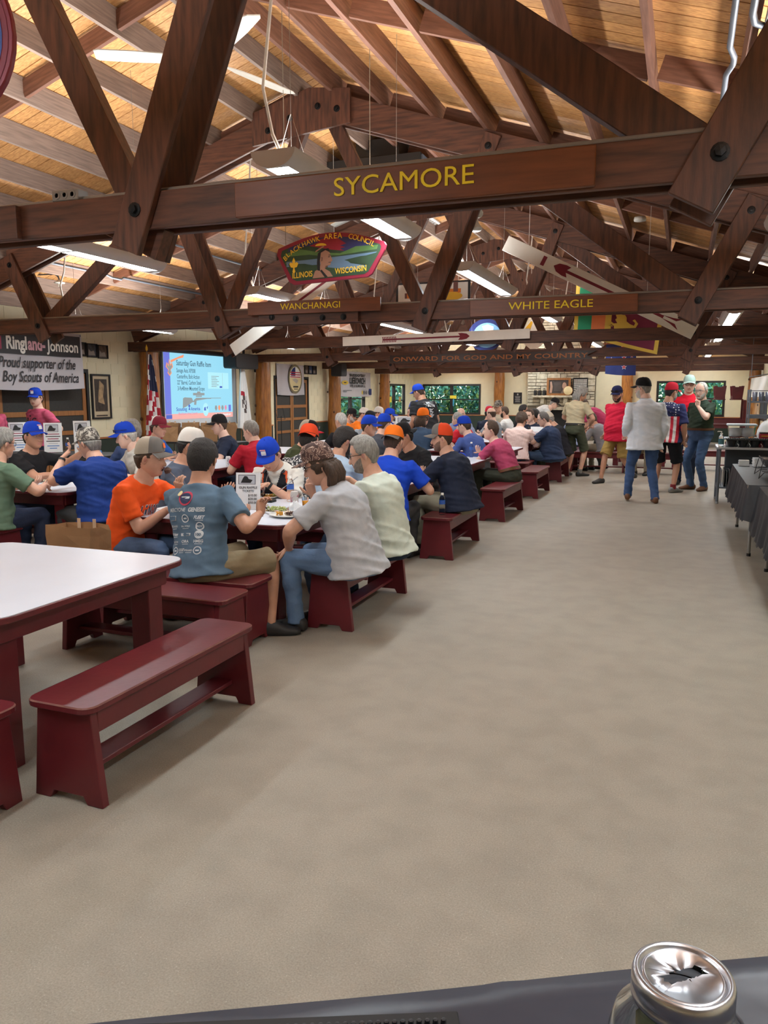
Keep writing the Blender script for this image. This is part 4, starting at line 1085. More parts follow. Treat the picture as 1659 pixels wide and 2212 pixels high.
# ---- far wall: chimney of single stones, hearth, mantel and what stands on it
M_stone = mat('pale_limestone', rgb(158, 146, 124), .85, vs=7, c2=rgb(206, 196, 174), rnd=.14, bump=.35, bs=25)
M_mort = mat('dark_mortar', rgb(104, 94, 80), .9)
t = thing('stone_chimney', 'pale limestone chimney breast with hearth on the far wall', 'fireplace', (-4.15, YF - .5, 0))
m = MB()
for x0, x1, z0, z1 in ((-1.18, -.75, 0, 1.1), (.75, 1.18, 0, 1.1), (-1.18, 1.18, 1.1, 4.55)): m.box(x0, x1, 0, .49, z0, z1)
m.box(-.75, .75, .44, .49, 0, 1.1); m.build('core', M_mort, t)
m = MB(); m.box(-.75, .75, .40, .43, 0, 1.1); m.build('firebox_back', M_black, t)
rs = random.Random(5); z = 0.0
while z < 4.4:
    hgt = rs.choice((.1, .14, .17, .2, .24)); x = -1.2
    while x < 1.19:
        w = rs.uniform(.2, .52); x1 = min(1.2, x + w)
        if 1.2 - x1 < .14: x1 = 1.2
        if not (z < 1.08 and x1 > -.74 and x < .74):
            dz = rs.uniform(.02, .055); m = MB()
            halves = ((z, z + hgt),) if rs.random() < .7 or hgt < .17 else ((z, z + hgt / 2), (z + hgt / 2, z + hgt))
            for q0, q1 in halves:
                m = MB(); g = .011; j = lambda: rs.uniform(-.005, .005)
                m.prism([(x + g + j(), q0 + g + j()), (x1 - g + j(), q0 + g + j()), (x1 - g + j(), q1 - g + j()), (x + g + j(), q1 - g + j())], (0, .01, 0), UX, UZ, dz); m.build('stone', M_stone, t)
        x = x1
    z += hgt
m = MB(); m.box(-.98, .62, -.3, .0, 1.53, 1.6); m.build('mantel_slab', M_stone, t, .008)
for x in (-.62, .2):
    m = MB(); m.box(x - .07, x + .07, -.2, .0, 1.3, 1.53); m.build('corbel', M_stone, t, .01)
m = MB(); m.box(-.85, .85, -.03, .0, 1.08, 1.2); m.build('lintel', M_stone, t, .008)
ym = YF - .5
def portrait(m, w, h, ux, uy, n):
    shape(m, rect(w, h), n * .008, ux, uy, 0, 0); z = n * .008
    shape(m, ellipse(w * .74, h * .55, w * .09, h * .2, 14), z, ux, uy, .002, 1); shape(m, [(w * .6, h * .12), (w * .9, h * .12), (w * .8, h * .36), (w * .68, h * .36)], z, ux, uy, .0015, 2)
    shape(m, [(w * .12, h * .15), (w * .22, h * .15), (w * .25, h * .5), (w * .2, h * .8), (w * .14, h * .78), (w * .15, h * .5)], z, ux, uy, .002, 1)
    for i in range(6): shape(m, rect(w * .3, h * .015, w * .3, h * (.3 + i * .08)), z, ux, uy, .002, 3)
t = framed('wooden framed dark portrait print standing on the stone mantel', (-4.63, ym - .1, 1.602), .84, .62, [mat('portrait_dark', rgb(66, 56, 52), .5, vs=6, var=.25), K('portrait_skin', 176, 140, 120), K('portrait_shirt', 120, 104, 92), K('portrait_text', 130, 120, 116)], portrait, .075, FWF, 'framed_portrait', M_doorwood)
def gridp(m, w, h, ux, uy, n):
    shape(m, rect(w, h), n * .008, ux, uy, 0, 0)
    for i in range(11):
        for j in range(8): shape(m, rect(w * .05, h * .07, w * (.07 + i * .08), h * (.08 + j * .108)), n * .008, ux, uy, .002, 1)
framed('black framed grid of small white badges leaning by the portrait', (-3.71, ym - .1, 1.602), .52, .62, [M_blk, M_wht], gridp, .02, FWF, 'framed_badges')
t = thing('hand_drum', 'round pale hand drum leaning against the portrait frame', 'drum', (-3.86, ym - .17, 1.602))
m = MB(); m.lathe([(.16, .02), (.165, .0), (.165, .05)], (0, 0, .165), 28, 0, True, (0, -1, .15)); m.build('shell', M_trim, t)
m = MB(); m.lathe([(.155, .0), (.15, .006), (.001, .008)], (0, -.05, .172), 28, 0, True, (0, -1, .15)); m.build('skin', K('drum_skin', 214, 196, 150), t)
for i, x in enumerate((-5.04, -4.88, -4.72)):
    t = thing('lidded_mug', 'dark mug on the left end of mantel, %s of three' % ('leftmost', 'middle', 'rightmost')[i], 'mug', (x, ym - .12, 1.602))
    m = MB(); m.lathe([(.045, 0), (.05, .1), (.045, .2), (.04, .24), (.001, .25)], (0, 0, 0), 14); m.build('body', M_blk, t)
    m = MB(); m.lathe([(.05, .19), (.05, .215)], (0, 0, 0), 14); m.build('rim', M_mat, t)
    m = MB(); m.tube([(.045, 0, .18), (.08, -.02, .16), (.08, -.02, .08), (.05, 0, .05)], .01, 6); m.build('handle', M_blk, t)
t = thing('wall_plaque', 'small black plaque with white text on far wall by log post', 'plaque', (-5.94, YF - .02, 1.3))
board(t, 'plate', rect(.31, .41), (0, 0, 0), *FWF, .02, M_blk); m = MB()
shape(m, ellipse(.155, .34, .03, .035, 10), (0, -.02, 0), UX, UZ, .002)
for i in range(7): shape(m, rect(.2 - .02 * (i % 3), .012, .055 + .01 * (i % 3), .26 - i * .034), (0, -.02, 0), UX, UZ, .002)
m.build('text_lines', K('plaque_grey', 170, 168, 164), t)
for lb, x, z, w, h, M in (('yellow paper notice taped on the wide far window', -8.4, 1.48, .26, .12, K('notice_yellow', 226, 204, 60)), ('blue strip notice on the wide far window frame', -8.28, 1.2, .05, .26, K('notice_blue', 60, 150, 190)), ('white paper notice on the far wall left of log post', -6.98, 1.1, .2, .16, M_wht)):
    m = MB(); m.box(0, w, -.002, .002, 0, h); o = m.build('paper_notice', M); o.location = (x, YF - .045, z); tag(o, lb, 'notice')
for lb, y, z, w, M in (('yellow paper notice in the left corner window', 26.75, 1.36, .22, K('notice_yellow', 226, 204, 60)), ('brown paper notice in the left corner window', 27.75, 1.36, .2, K('notice_brown', 190, 150, 90))):
    m = MB(); m.box(-.002, .002, 0, w, 0, .2); o = m.build('paper_notice', M); o.location = (XL + .03, y, z); tag(o, lb, 'notice')
# ---- bushes outside the windows
M_leaf = [mat('leaf_%d' % i, rgb(*c), .6, vs=3, var=.3, rnd=.1) for i, c in enumerate(((112, 176, 146), (140, 196, 150), (214, 222, 130), (110, 164, 166)))]
M_bark = mat('bark', rgb(80, 64, 50), .9)
def bush(label, x, y, r, h, seed):
    t = thing('leafy_shrub', label, 'shrub', (x, y, 0)); rs = random.Random(seed)
    for i in range(4):
        m = MB(); a = i * 1.6; m.tube([(0, 0, -.2), (.2 * math.cos(a), .2 * math.sin(a), h * .4), (.5 * r * math.cos(a), .5 * r * math.sin(a), h * .8)], [.05, .035, .015], 6); m.build('stem', M_bark, t)
    m = MB()
    for i in range(3400):
        u = rs.gauss(0, 1), rs.gauss(0, 1), rs.gauss(0, 1); l = math.sqrt(sum(q * q for q in u)); k = rs.uniform(.5, 1) ** .5
        p = Vector((u[0] / l * r * k, u[1] / l * r * k, h * .55 + u[2] / l * h * .5 * k))
        a = Vector((rs.gauss(0, 1), rs.gauss(0, 1), rs.gauss(0, 1))).normalized(); b = a.orthogonal().normalized(); s = rs.uniform(.06, .13)
        m.add([p - a * s, p + b * s * .5, p + a * s, p - b * s * .5], [(0, 1, 2, 3)], rs.choice((0, 0, 1, 1, 2, 3)))
    tag(m.build('foliage', M_leaf, t), kind='stuff')
k = 0
for x, y in ((-9.6, 31.2), (-8.3, 31.6), (-7.0, 31.3), (-1.0, 31.3), (.3, 31.5), (1.5, 31.2)):
    bush('green shrub outside the %s far window, %s' % ('wide' if x < -5 else 'right', ('left one', 'middle one', 'right one')[k % 3]), x, y, .95, 2.9, k); k += 1
for x, y in ((-11.7, 22.4), (-11.9, 24.2), (-11.7, 26.4), (-11.8, 28.2), (-11.3, 30.4), (-12.6, 31.8), (-13.4, 30.0)):
    bush('green shrub outside the left windows, %s along the wall' % ('first', 'second', 'third', 'fourth', 'fifth', 'sixth', 'seventh')[k - 6], x, y, .95, 2.8, k); k += 1
m = MB(); m.box(-16, 8, YF + .3, YF + 12, -.25, -.2); m.box(-16, XL - .3, 12, YF + .3, -.25, -.2); tag(m.build('ground_outside', mat('grass_ground', rgb(96, 110, 66), .9, vs=2, var=.3)), kind='structure')
# ================================================================ people
def skinmat(i):
    c = [(206, 158, 134), (188, 138, 112), (214, 172, 150), (168, 118, 92), (222, 182, 162)][i]
    return mat('skin_%d' % i, rgb(*c), .5, var=.07, vs=14, bump=.05, bs=220)
M_lip = K('lips', 184, 126, 112, .5); M_eyew = K('eye_white', 226, 220, 214, .3); M_iris = K('iris_dark', 40, 30, 26, .2)
M_nail = K('nail', 222, 178, 160, .35)
def hairmat(n, r, g, b): return mat('hair_' + n, rgb(r, g, b), .55, var=.35, vs=26, stretch=(3, 3, .7), bump=.6, bs=70)
H_black = hairmat('black', 34, 29, 28); H_brown = hairmat('brown', 74, 54, 40); H_grey = hairmat('grey', 142, 138, 132); H_white = hairmat('white', 196, 192, 186); H_dkgrey = hairmat('dark_grey', 92, 86, 82); H_stub = mat('stubble', rgb(128, 96, 80), .6, var=.2, vs=60)
def cloth(n, r, g, b, **k): return mat('cloth_' + n, rgb(r, g, b), .85, var=.06, vs=9, bump=.22, bs=13, spec=.2, **k)
def jeans(n, r, g, b): return mat('denim_' + n, rgb(r, g, b), .85, var=.22, vs=5, bump=.12, bs=60, spec=.2)
def pat(name, fn):
    if name in _mats: return _mats[name]
    m = bpy.data.materials.new(name); m.use_nodes = True; fn(m.node_tree.nodes, m.node_tree.links, m.node_tree.nodes['Principled BSDF']); m.node_tree.nodes['Principled BSDF'].inputs['Roughness'].default_value = .85
    _mats[name] = m; return m
def ramp(N, cols):
    r = N.new('ShaderNodeValToRGB'); e = r.color_ramp.elements; r.color_ramp.interpolation = 'CONSTANT'
    while len(e) > 1: e.remove(e[-1])
    e[0].position = cols[0][0]; e[0].color = (*cols[0][1], 1)
    for p, c in cols[1:]: q = e.new(p); q.color = (*c, 1)
    return r
def p_stripe(N, L, b):
    tc = N.new('ShaderNodeTexCoord'); w = N.new('ShaderNodeTexWave'); w.inputs['Scale'].default_value = 9; w.bands_direction = 'X'; L.new(tc.outputs['Object'], w.inputs[0])
    r = ramp(N, [(0, rgb(222, 196, 190)), (.62, rgb(168, 104, 104)), (.8, rgb(230, 208, 200))]); L.new(w.outputs['Fac'], r.inputs[0]); L.new(r.outputs[0], b.inputs['Base Color'])
def p_plaid(N, L, b):
    tc = N.new('ShaderNodeTexCoord'); v = N.new('ShaderNodeTexVoronoi'); v.distance = 'CHEBYCHEV'; v.inputs['Scale'].default_value = 55; L.new(tc.outputs['Object'], v.inputs['Vector'])
    r = ramp(N, [(0, rgb(214, 212, 208)), (.33, rgb(60, 60, 66)), (.52, rgb(40, 40, 46))]); L.new(v.outputs['Distance'], r.inputs[0]); L.new(r.outputs[0], b.inputs['Base Color'])
def p_camo(cols, sc):
    def f(N, L, b):
        tc = N.new('ShaderNodeTexCoord'); n = N.new('ShaderNodeTexNoise'); n.inputs['Scale'].default_value = sc; n.inputs['Detail'].default_value = 1; n.inputs['Distortion'].default_value = .6; L.new(tc.outputs['Object'], n.inputs['Vector'])
        r = ramp(N, cols); L.new(n.outputs['Fac'], r.inputs[0]); L.new(r.outputs[0], b.inputs['Base Color'])
    return f
def p_flag(N, L, b):
    tc = N.new('ShaderNodeTexCoord'); s = N.new('ShaderNodeSeparateXYZ'); L.new(tc.outputs['Object'], s.inputs[0])
    m = N.new('ShaderNodeMath'); m.operation = 'MULTIPLY'; m.inputs[1].default_value = 11.5; L.new(s.outputs[0], m.inputs[0])
    fr = N.new('ShaderNodeMath'); fr.operation = 'FRACT'; L.new(m.outputs[0], fr.inputs[0])
    r = ramp(N, [(0, rgb(206, 44, 66)), (.5, rgb(230, 222, 220))]); L.new(fr.outputs[0], r.inputs[0])
    v = N.new('ShaderNodeTexVoronoi'); v.inputs['Scale'].default_value = 26; v.inputs['Randomness'].default_value = .15; L.new(tc.outputs['Object'], v.inputs['Vector'])
    st = ramp(N, [(0, rgb(230, 230, 232)), (.26, rgb(34, 40, 84))]); L.new(v.outputs['Distance'], st.inputs[0])
    gt = N.new('ShaderNodeMath'); gt.operation = 'GREATER_THAN'; gt.inputs[1].default_value = 1.28; L.new(s.outputs[2], gt.inputs[0])
    ab = N.new('ShaderNodeMath'); ab.operation = 'ABSOLUTE'; L.new(s.outputs[0], ab.inputs[0])
    g2 = N.new('ShaderNodeMath'); g2.operation = 'GREATER_THAN'; g2.inputs[1].default_value = .215; L.new(ab.outputs[0], g2.inputs[0])
    mx = N.new('ShaderNodeMix'); mx.data_type = 'RGBA'; L.new(gt.outputs[0], mx.inputs[0]); L.new(r.outputs[0], mx.inputs[6]); L.new(st.outputs[0], mx.inputs[7])
    m2 = N.new('ShaderNodeMix'); m2.data_type = 'RGBA'; L.new(g2.outputs[0], m2.inputs[0]); L.new(mx.outputs[2], m2.inputs[6]); m2.inputs[7].default_value = (*rgb(34, 42, 92), 1)
    L.new(m2.outputs[2], b.inputs['Base Color'])

BAKE = []       # (object, kind, near, extra meshes)
def rings_mesh(rings, n):
    """rings: arrays (n,3) -> closed surface"""
    v = [tuple(p) for r in rings for p in r]; k = len(rings)
    f = [(i * n + j, i * n + (j + 1) % n, (i + 1) * n + (j + 1) % n, (i + 1) * n + j) for i in range(k - 1) for j in range(n)]
    f += [tuple(range(n))[::-1], tuple(range((k - 1) * n, k * n))]
    return v, f
def limb(mb, pts, rs, n=10, mi=0):
    """tapered round limb with domed ends"""
    P = [Vector(p) for p in pts]; a = (P[0] - P[1]).normalized(); b = (P[-1] - P[-2]).normalized()
    P2 = [P[0] + a * rs[0] * .75, P[0] + a * rs[0] * .4] + P + [P[-1] + b * rs[-1] * .4, P[-1] + b * rs[-1] * .75]
    r2 = [rs[0] * .35, rs[0] * .85] + list(rs) + [rs[-1] * .85, rs[-1] * .35]
    mb.tube(P2, r2, n, mi)
def ik(S, T, l1, l2, pole):
    S = Vector(S); T = Vector(T); d = T - S; L = d.length
    if L > (l1 + l2) * .995: T = S + d * ((l1 + l2) * .995 / L); d = T - S; L = d.length
    a = (l1 * l1 - l2 * l2 + L * L) / (2 * L); h = math.sqrt(max(0, l1 * l1 - a * a)); u = d / L
    p = Vector(pole); p = p - u * p.dot(u)
    p = p.normalized() if p.length > 1e-4 else u.orthogonal().normalized()
    return S + u * a + p * h, T
HN, HM = 40, 34
_HZ = [(.117, .012, .016, .02), (.112, .034, .034, .042), (.10, .050, .048, .062), (.08, .064, .066, .081), (.05, .073, .079, .094), (.02, .0765, .083, .099), (0, .0755, .081, .099), (-.03, .0725, .081, .092), (-.055, .0685, .081, .078), (-.075, .063, .080, .066), (-.092, .055, .078, .058), (-.105, .046, .074, .054), (-.115, .036, .066, .052), (-.122, .03, .05, .05), (-.13, .028, .02, .048)]
def head_pt(z, t):
    """point of the bare head at height z, angle t (0 = front, turning left)"""
    for i in range(len(_HZ) - 1):
        if _HZ[i][0] >= z >= _HZ[i + 1][0]:
            k = (_HZ[i][0] - z) / (_HZ[i][0] - _HZ[i + 1][0]); a, f, b = [_HZ[i][q] * (1 - k) + _HZ[i + 1][q] * k for q in (1, 2, 3)]; break
    else: a, f, b = (.01, .012, .016) if z > 0 else (.028, .02, .048)
    c, s = math.cos(t), math.sin(t)
    x = -a * math.copysign(abs(s) ** .9, s); y = (f if c > 0 else b) * math.copysign(abs(c) ** (.8 if c > 0 else .95), c)
    return Vector((x, y, z))
def gs(x, s): return math.exp(-(x / s) ** 2)
def face_add(p):
    x, y, z = p
    if y < 0.02: return p
    d = 0
    nz = 0
    if -.058 < z < .012: nz = max(0, min(1, (.012 - z) / .05)) * (1 if z > -.044 else max(0, (z + .058) / .014))
    d += .024 * nz * gs(x, .0085 + .006 * nz) + .004 * nz * gs(x, .02)
    d -= .0085 * gs(abs(x) - .031, .016) * gs(z, .013)
    d += .004 * gs(abs(x) - .028, .03) * gs(z - .022, .009)
    d += .004 * gs(abs(x) - .043, .02) * gs(z + .03, .018)
    d += .006 * gs(x, .022) * gs(z + .067, .0065) + .0055 * gs(x, .02) * gs(z + .081, .006) - .003 * gs(x, .026) * gs(z + .074, .0025) - .003 * gs(x, .03) * gs(z + .09, .006)
    d += .005 * gs(x, .018) * gs(z + .107, .01)
    return Vector((x, y + d, z))
ZS = [.117 - .247 * (i / (HM - 1)) for i in range(HM)]
def head_grid(off=None, face=True):
    v = []
    for z in ZS:
        for j in range(HN):
            t = 2 * PI * j / HN; p = head_pt(z, t)
            if face: p = face_add(p)
            if off:
                o = off(z, t, p)
                if o: n = Vector((p.x * 1.2, p.y, (z - .0) * (.9 if z > .03 else .2))).normalized(); p = p + n * o
            v.append(p)
    f = [(i * HN + j, (i + 1) * HN + j, (i + 1) * HN + (j + 1) % HN, i * HN + (j + 1) % HN) for i in range(HM - 1) for j in range(HN)]
    f += [tuple(range(HN)), tuple(range((HM - 1) * HN, HM * HN))[::-1]]
    return v, f
def build_head(browidx, near, mouth_open=False):
    """skin 0, lips 1, eye white 2, iris 3, brow 4"""
    m = MB(); v, f = head_grid(); mi = []
    for q in f:
        c = sum((v[i] for i in q), Vector()) / len(q); k = 0
        if c.y > .05:
            if abs(c.x) < .023 and -.0865 < c.z < -.0625: k = 1
            if .0135 < abs(c.x) < .05 and .013 < c.z < .0235: k = 4
        mi.append(k)
    m.v = [tuple(p) for p in v]; m.f = f; m.m = mi; m.s = [True] * len(f)
    for s in (-1, 1):
        m.sphere((s * .031, .0655, .0), (.0125, .0115, .0105), 10, 8, 2); m.sphere((s * .031, .0742, -.0008), (.0052, .0034, .0052), 8, 6, 3)
        m.sphere((s * .031, .0655, .0042), (.0142, .0125, .0092), 10, 8, 0)      # upper lid
        m.sphere((s * .031, .0645, -.0085), (.0135, .0115, .0058), 10, 6, 0)     # lower lid
        e = MB(); e.sphere((0, 0, 0), (.0065, .018, .031), 10, 8, 0)
        R = Matrix.Rotation(rad(-14), 3, 'X') @ Matrix.Rotation(rad(22 * s), 3, 'Z')
        m.add([R @ Vector(p) + Vector((s * .079, -.012, -.012)) for p in e.v], e.f, 0, True)
        e = MB(); e.sphere((0, 0, 0), (.006, .01, .018), 8, 6, 0)
        m.add([R @ Vector(p) + Vector((s * .0835, -.006, -.008)) for p in e.v], e.f, 1 if near else 0, True)
        m.sphere((s * .0105, .0955, -.0475), (.0085, .0095, .007), 8, 6, 0)
    if mouth_open: m.sphere((0, .0795, -.077), (.016, .009, .010), 10, 8, 3)
    return m
def build_hair(style, near, capped=False):
    m = MB()
    def off(z, t, p):
        a = abs(((t + PI) % (2 * PI)) - PI)    # 0 front .. pi back
        front = {'short': .075, 'crew': .078, 'long': .070, 'bald': .14, 'recede': .102, 'curly': .07}[style]
        back = -.085 if style != 'long' else -.13
        if a < .9: line = front - .012 * a
        elif a < 1.35: line = front - (front + (.005 if style != 'long' else .05)) * (a - .9) / .45
        elif a < 1.75: line = -.005 if style != 'long' else -.06
        else: line = max(back, -.005 + (back + .005) * (a - 1.75) / .7)
        if style == 'bald' and (z > .052 or a < 1.1): return -.012
        th = {'short': .016, 'crew': .006, 'long': .02, 'bald': .006, 'recede': .010, 'curly': .024}[style]
        if capped and z > .005: th = min(th, .003)
        d = z - line
        k = max(0, min(1, d / .014))
        n1 = noise.noise(Vector((p.x * 60, p.y * 60, p.z * 40))) * (.006 if style == 'curly' else .003)
        if style == 'curly': n1 += .004 * noise.noise(p * 130)
        if style == 'bald': k *= max(0, min(1, (.055 - z) / .02))
        return -.012 + k * (.012 + th + n1) if k < 1 else th + n1
    v, f = head_grid(off, False)
    m.add(v, f, 0, True)
    if style == 'long':
        for s in (-1, -.62, -.3, 0, .3, .62, 1):
            for q in range(2):
                zt = .0 if capped else .04
                x = s * .062 + (q - 1) * .014; y = -.035 - .045 * (1 - abs(s)) + (q - 1) * .012
                m.tube([(x * .9, y, zt), (x * 1.05, y - .02, -.03), (x * 1.12, y - .03, -.09), (x * 1.05, y - .012 + .008 * q, -.145), (x * .9, y + .005, -.17)], [.022, .03, .03, .022, .006], 8)
    return m
def build_beard(full):
    m = MB()
    def off(z, t, p):
        a = abs(((t + PI) % (2 * PI)) - PI)
        if a > 1.45: return -.01
        top = -.062 + .055 * max(0, (a - .5)) if a > .5 else -.058
        if a < .42 and -.087 < z < -.064: return -.012
        if a < .3 and z > -.064: k = .8 if z < -.054 else -1
        else: k = (top - z) / .012
        k = max(-1, min(1, k))
        return (full + .002 * noise.noise(p * 90)) * k if k > 0 else -.01
    v, f = head_grid(off, True); m.add(v, f, 0, True)
    return m
def build_cap(flatb=False, fp=.55, rise=.0, mesh_open=False):
    """crown 0 front, 1 rest ; brim separate"""
    m = MB(); n = 36; rows = 9; v = []
    for i in range(rows + 1):
        k = i / rows; prof = math.cos(k * PI / 2) ** .62
        for j in range(n):
            t = 2 * PI * j / n; c, s = math.cos(t), math.sin(t)
            base = .032 + .016 * c
            if c > 0: fr = 1.02
            else: fr = 1.0
            v.append((-.0865 * s * prof, (.094 if c > 0 else .108) * c * prof * fr - .004, base + (.142 + rise - base) * math.sin(k * PI / 2) ** (.85 if c > .3 else 1)))
    f = []; mi = []
    for i in range(rows):
        for j in range(n):
            t = 2 * PI * (j + .5) / n
            if mesh_open and math.cos(t) < -.80 and i < 3: continue
            f.append((i * n + j, (i + 1) * n + j, (i + 1) * n + (j + 1) % n, i * n + (j + 1) % n)); mi.append(0 if math.cos(t) > fp else 1)
    m.v = v; m.f = f; m.m = mi; m.s = [True] * len(f)
    m.sphere((0, -.004, .1425 + rise), (.007, .007, .004), 8, 5, 1)
    b = MB(); K2 = 14; w = []
    for lay in (0, 1):
        for r in (0, .35, .7, 1):
            for j in range(K2 + 1):
                a = rad(-66 + 132 * j / K2); c, s = math.cos(a), math.sin(a)
                x = -.0865 * s * (1 + .02 * r); y = .090 * c + r * .078 * max(.0, c) ** .75
                z = .044 - .012 * r - (.02 if not flatb else .008) * (s * s) * (.5 + r) - .003 * lay
                w.append((x, y, z))
    S = K2 + 1
    ff = []
    for lay in (0, 1):
        for r in range(3):
            for j in range(K2):
                q = lay * 4 * S + r * S + j; fq = (q, q + 1, q + S + 1, q + S); ff.append(fq[::-1] if lay == 0 else fq)
    for j in range(K2): q = 3 * S + j; ff.append((q, q + 4 * S, q + 4 * S + 1, q + 1))
    for r in range(3):
        for j in (0, K2): q = r * S + j; ff.append((q, q + S, q + S + 4 * S, q + 4 * S))
    b.add(w, ff, 0, True)
    return m, b
def hand_mesh(mb, W, d, n, side, curl=.5, near=True, spread=.0, mi=0, point=False, thumb=.5):
    """wrist W, finger direction d, palm normal n (towards the inside), side=+1 right hand, -1 left"""
    d = Vector(d).normalized(); n = Vector(n); n = (n - d * n.dot(d)).normalized(); s = d.cross(n) * side   # s: towards the little finger ... thumb opposite
    th = -s
    def P(a, b, c): return Vector(W) + d * a + th * b + n * c
    rr = []
    N = 8
    for a, hw, ht, cy in ((-.012, .026, .019, 0), (.0, .027, .018, 0), (.03, .036, .017, .002), (.06, .041, .0155, .003), (.085, .041, .013, .003), (.093, .036, .009, .003)):
        ring = []
        for j in range(N):
            t = 2 * PI * (j + .5) / N; c, q = math.cos(t), math.sin(t)
            ring.append(P(a, hw * math.copysign(abs(c) ** .6, c) + .002, ht * math.copysign(abs(q) ** .8, q) + cy))
        rr.append(ring)
    v, f = rings_mesh(rr, N)
    mb.add(v, f, mi, True)
    def finger(base, dr, lens, r, cv):
        p = base; pts = [base - dr * .014]; dd = dr.copy(); ax = dr.cross(n).normalized(); rs = [r]
        for i, l in enumerate(lens):
            dd = (Matrix.Rotation(-cv[i], 3, ax) @ dd) if cv[i] else dd
            pts.append(p.copy()); rs.append(r * (1.04 - .1 * i)); p = p + dd * l; pts.append(p - dd * .003); rs.append(r * (.98 - .1 * i))
        pts.append(p + dd * .003); rs.append(r * .35)
        mb.tube(pts, rs, 7 if near else 5, mi)
    c1 = curl * 1.1
    for i, (b, l, r) in enumerate(((.029, .92, .0088), (.0105, 1.0, .0092), (-.0085, .95, .0088), (-.0265, .76, .0076))):
        cc = c1 * (1 + .08 * i)
        if point and i == 0: cc = .08
        dr = (d + th * (b * (1.2 + spread * 6))).normalized()
        finger(P(.088 - .006 * abs(i - 1), b, .002), dr, (.042 * l, .026 * l, .02 * l), r, (cc * .75, cc * .95, cc * .6))
    tb = P(.018, .03, .004); dr = (d * .62 + th * .72 + n * (.25 + .5 * thumb)).normalized()
    ax = (dr.cross(n)).normalized(); pts = [tb - dr * .012, tb, tb + dr * .034]
    d2 = (dr + d * (.5 + curl * .4) - th * .35 * thumb).normalized(); pts += [pts[-1] + d2 * .028, pts[-1] + d2 * .05]
    mb.tube(pts, [.013, .0135, .0112, .0102, .0045], 7 if near else 5, mi)

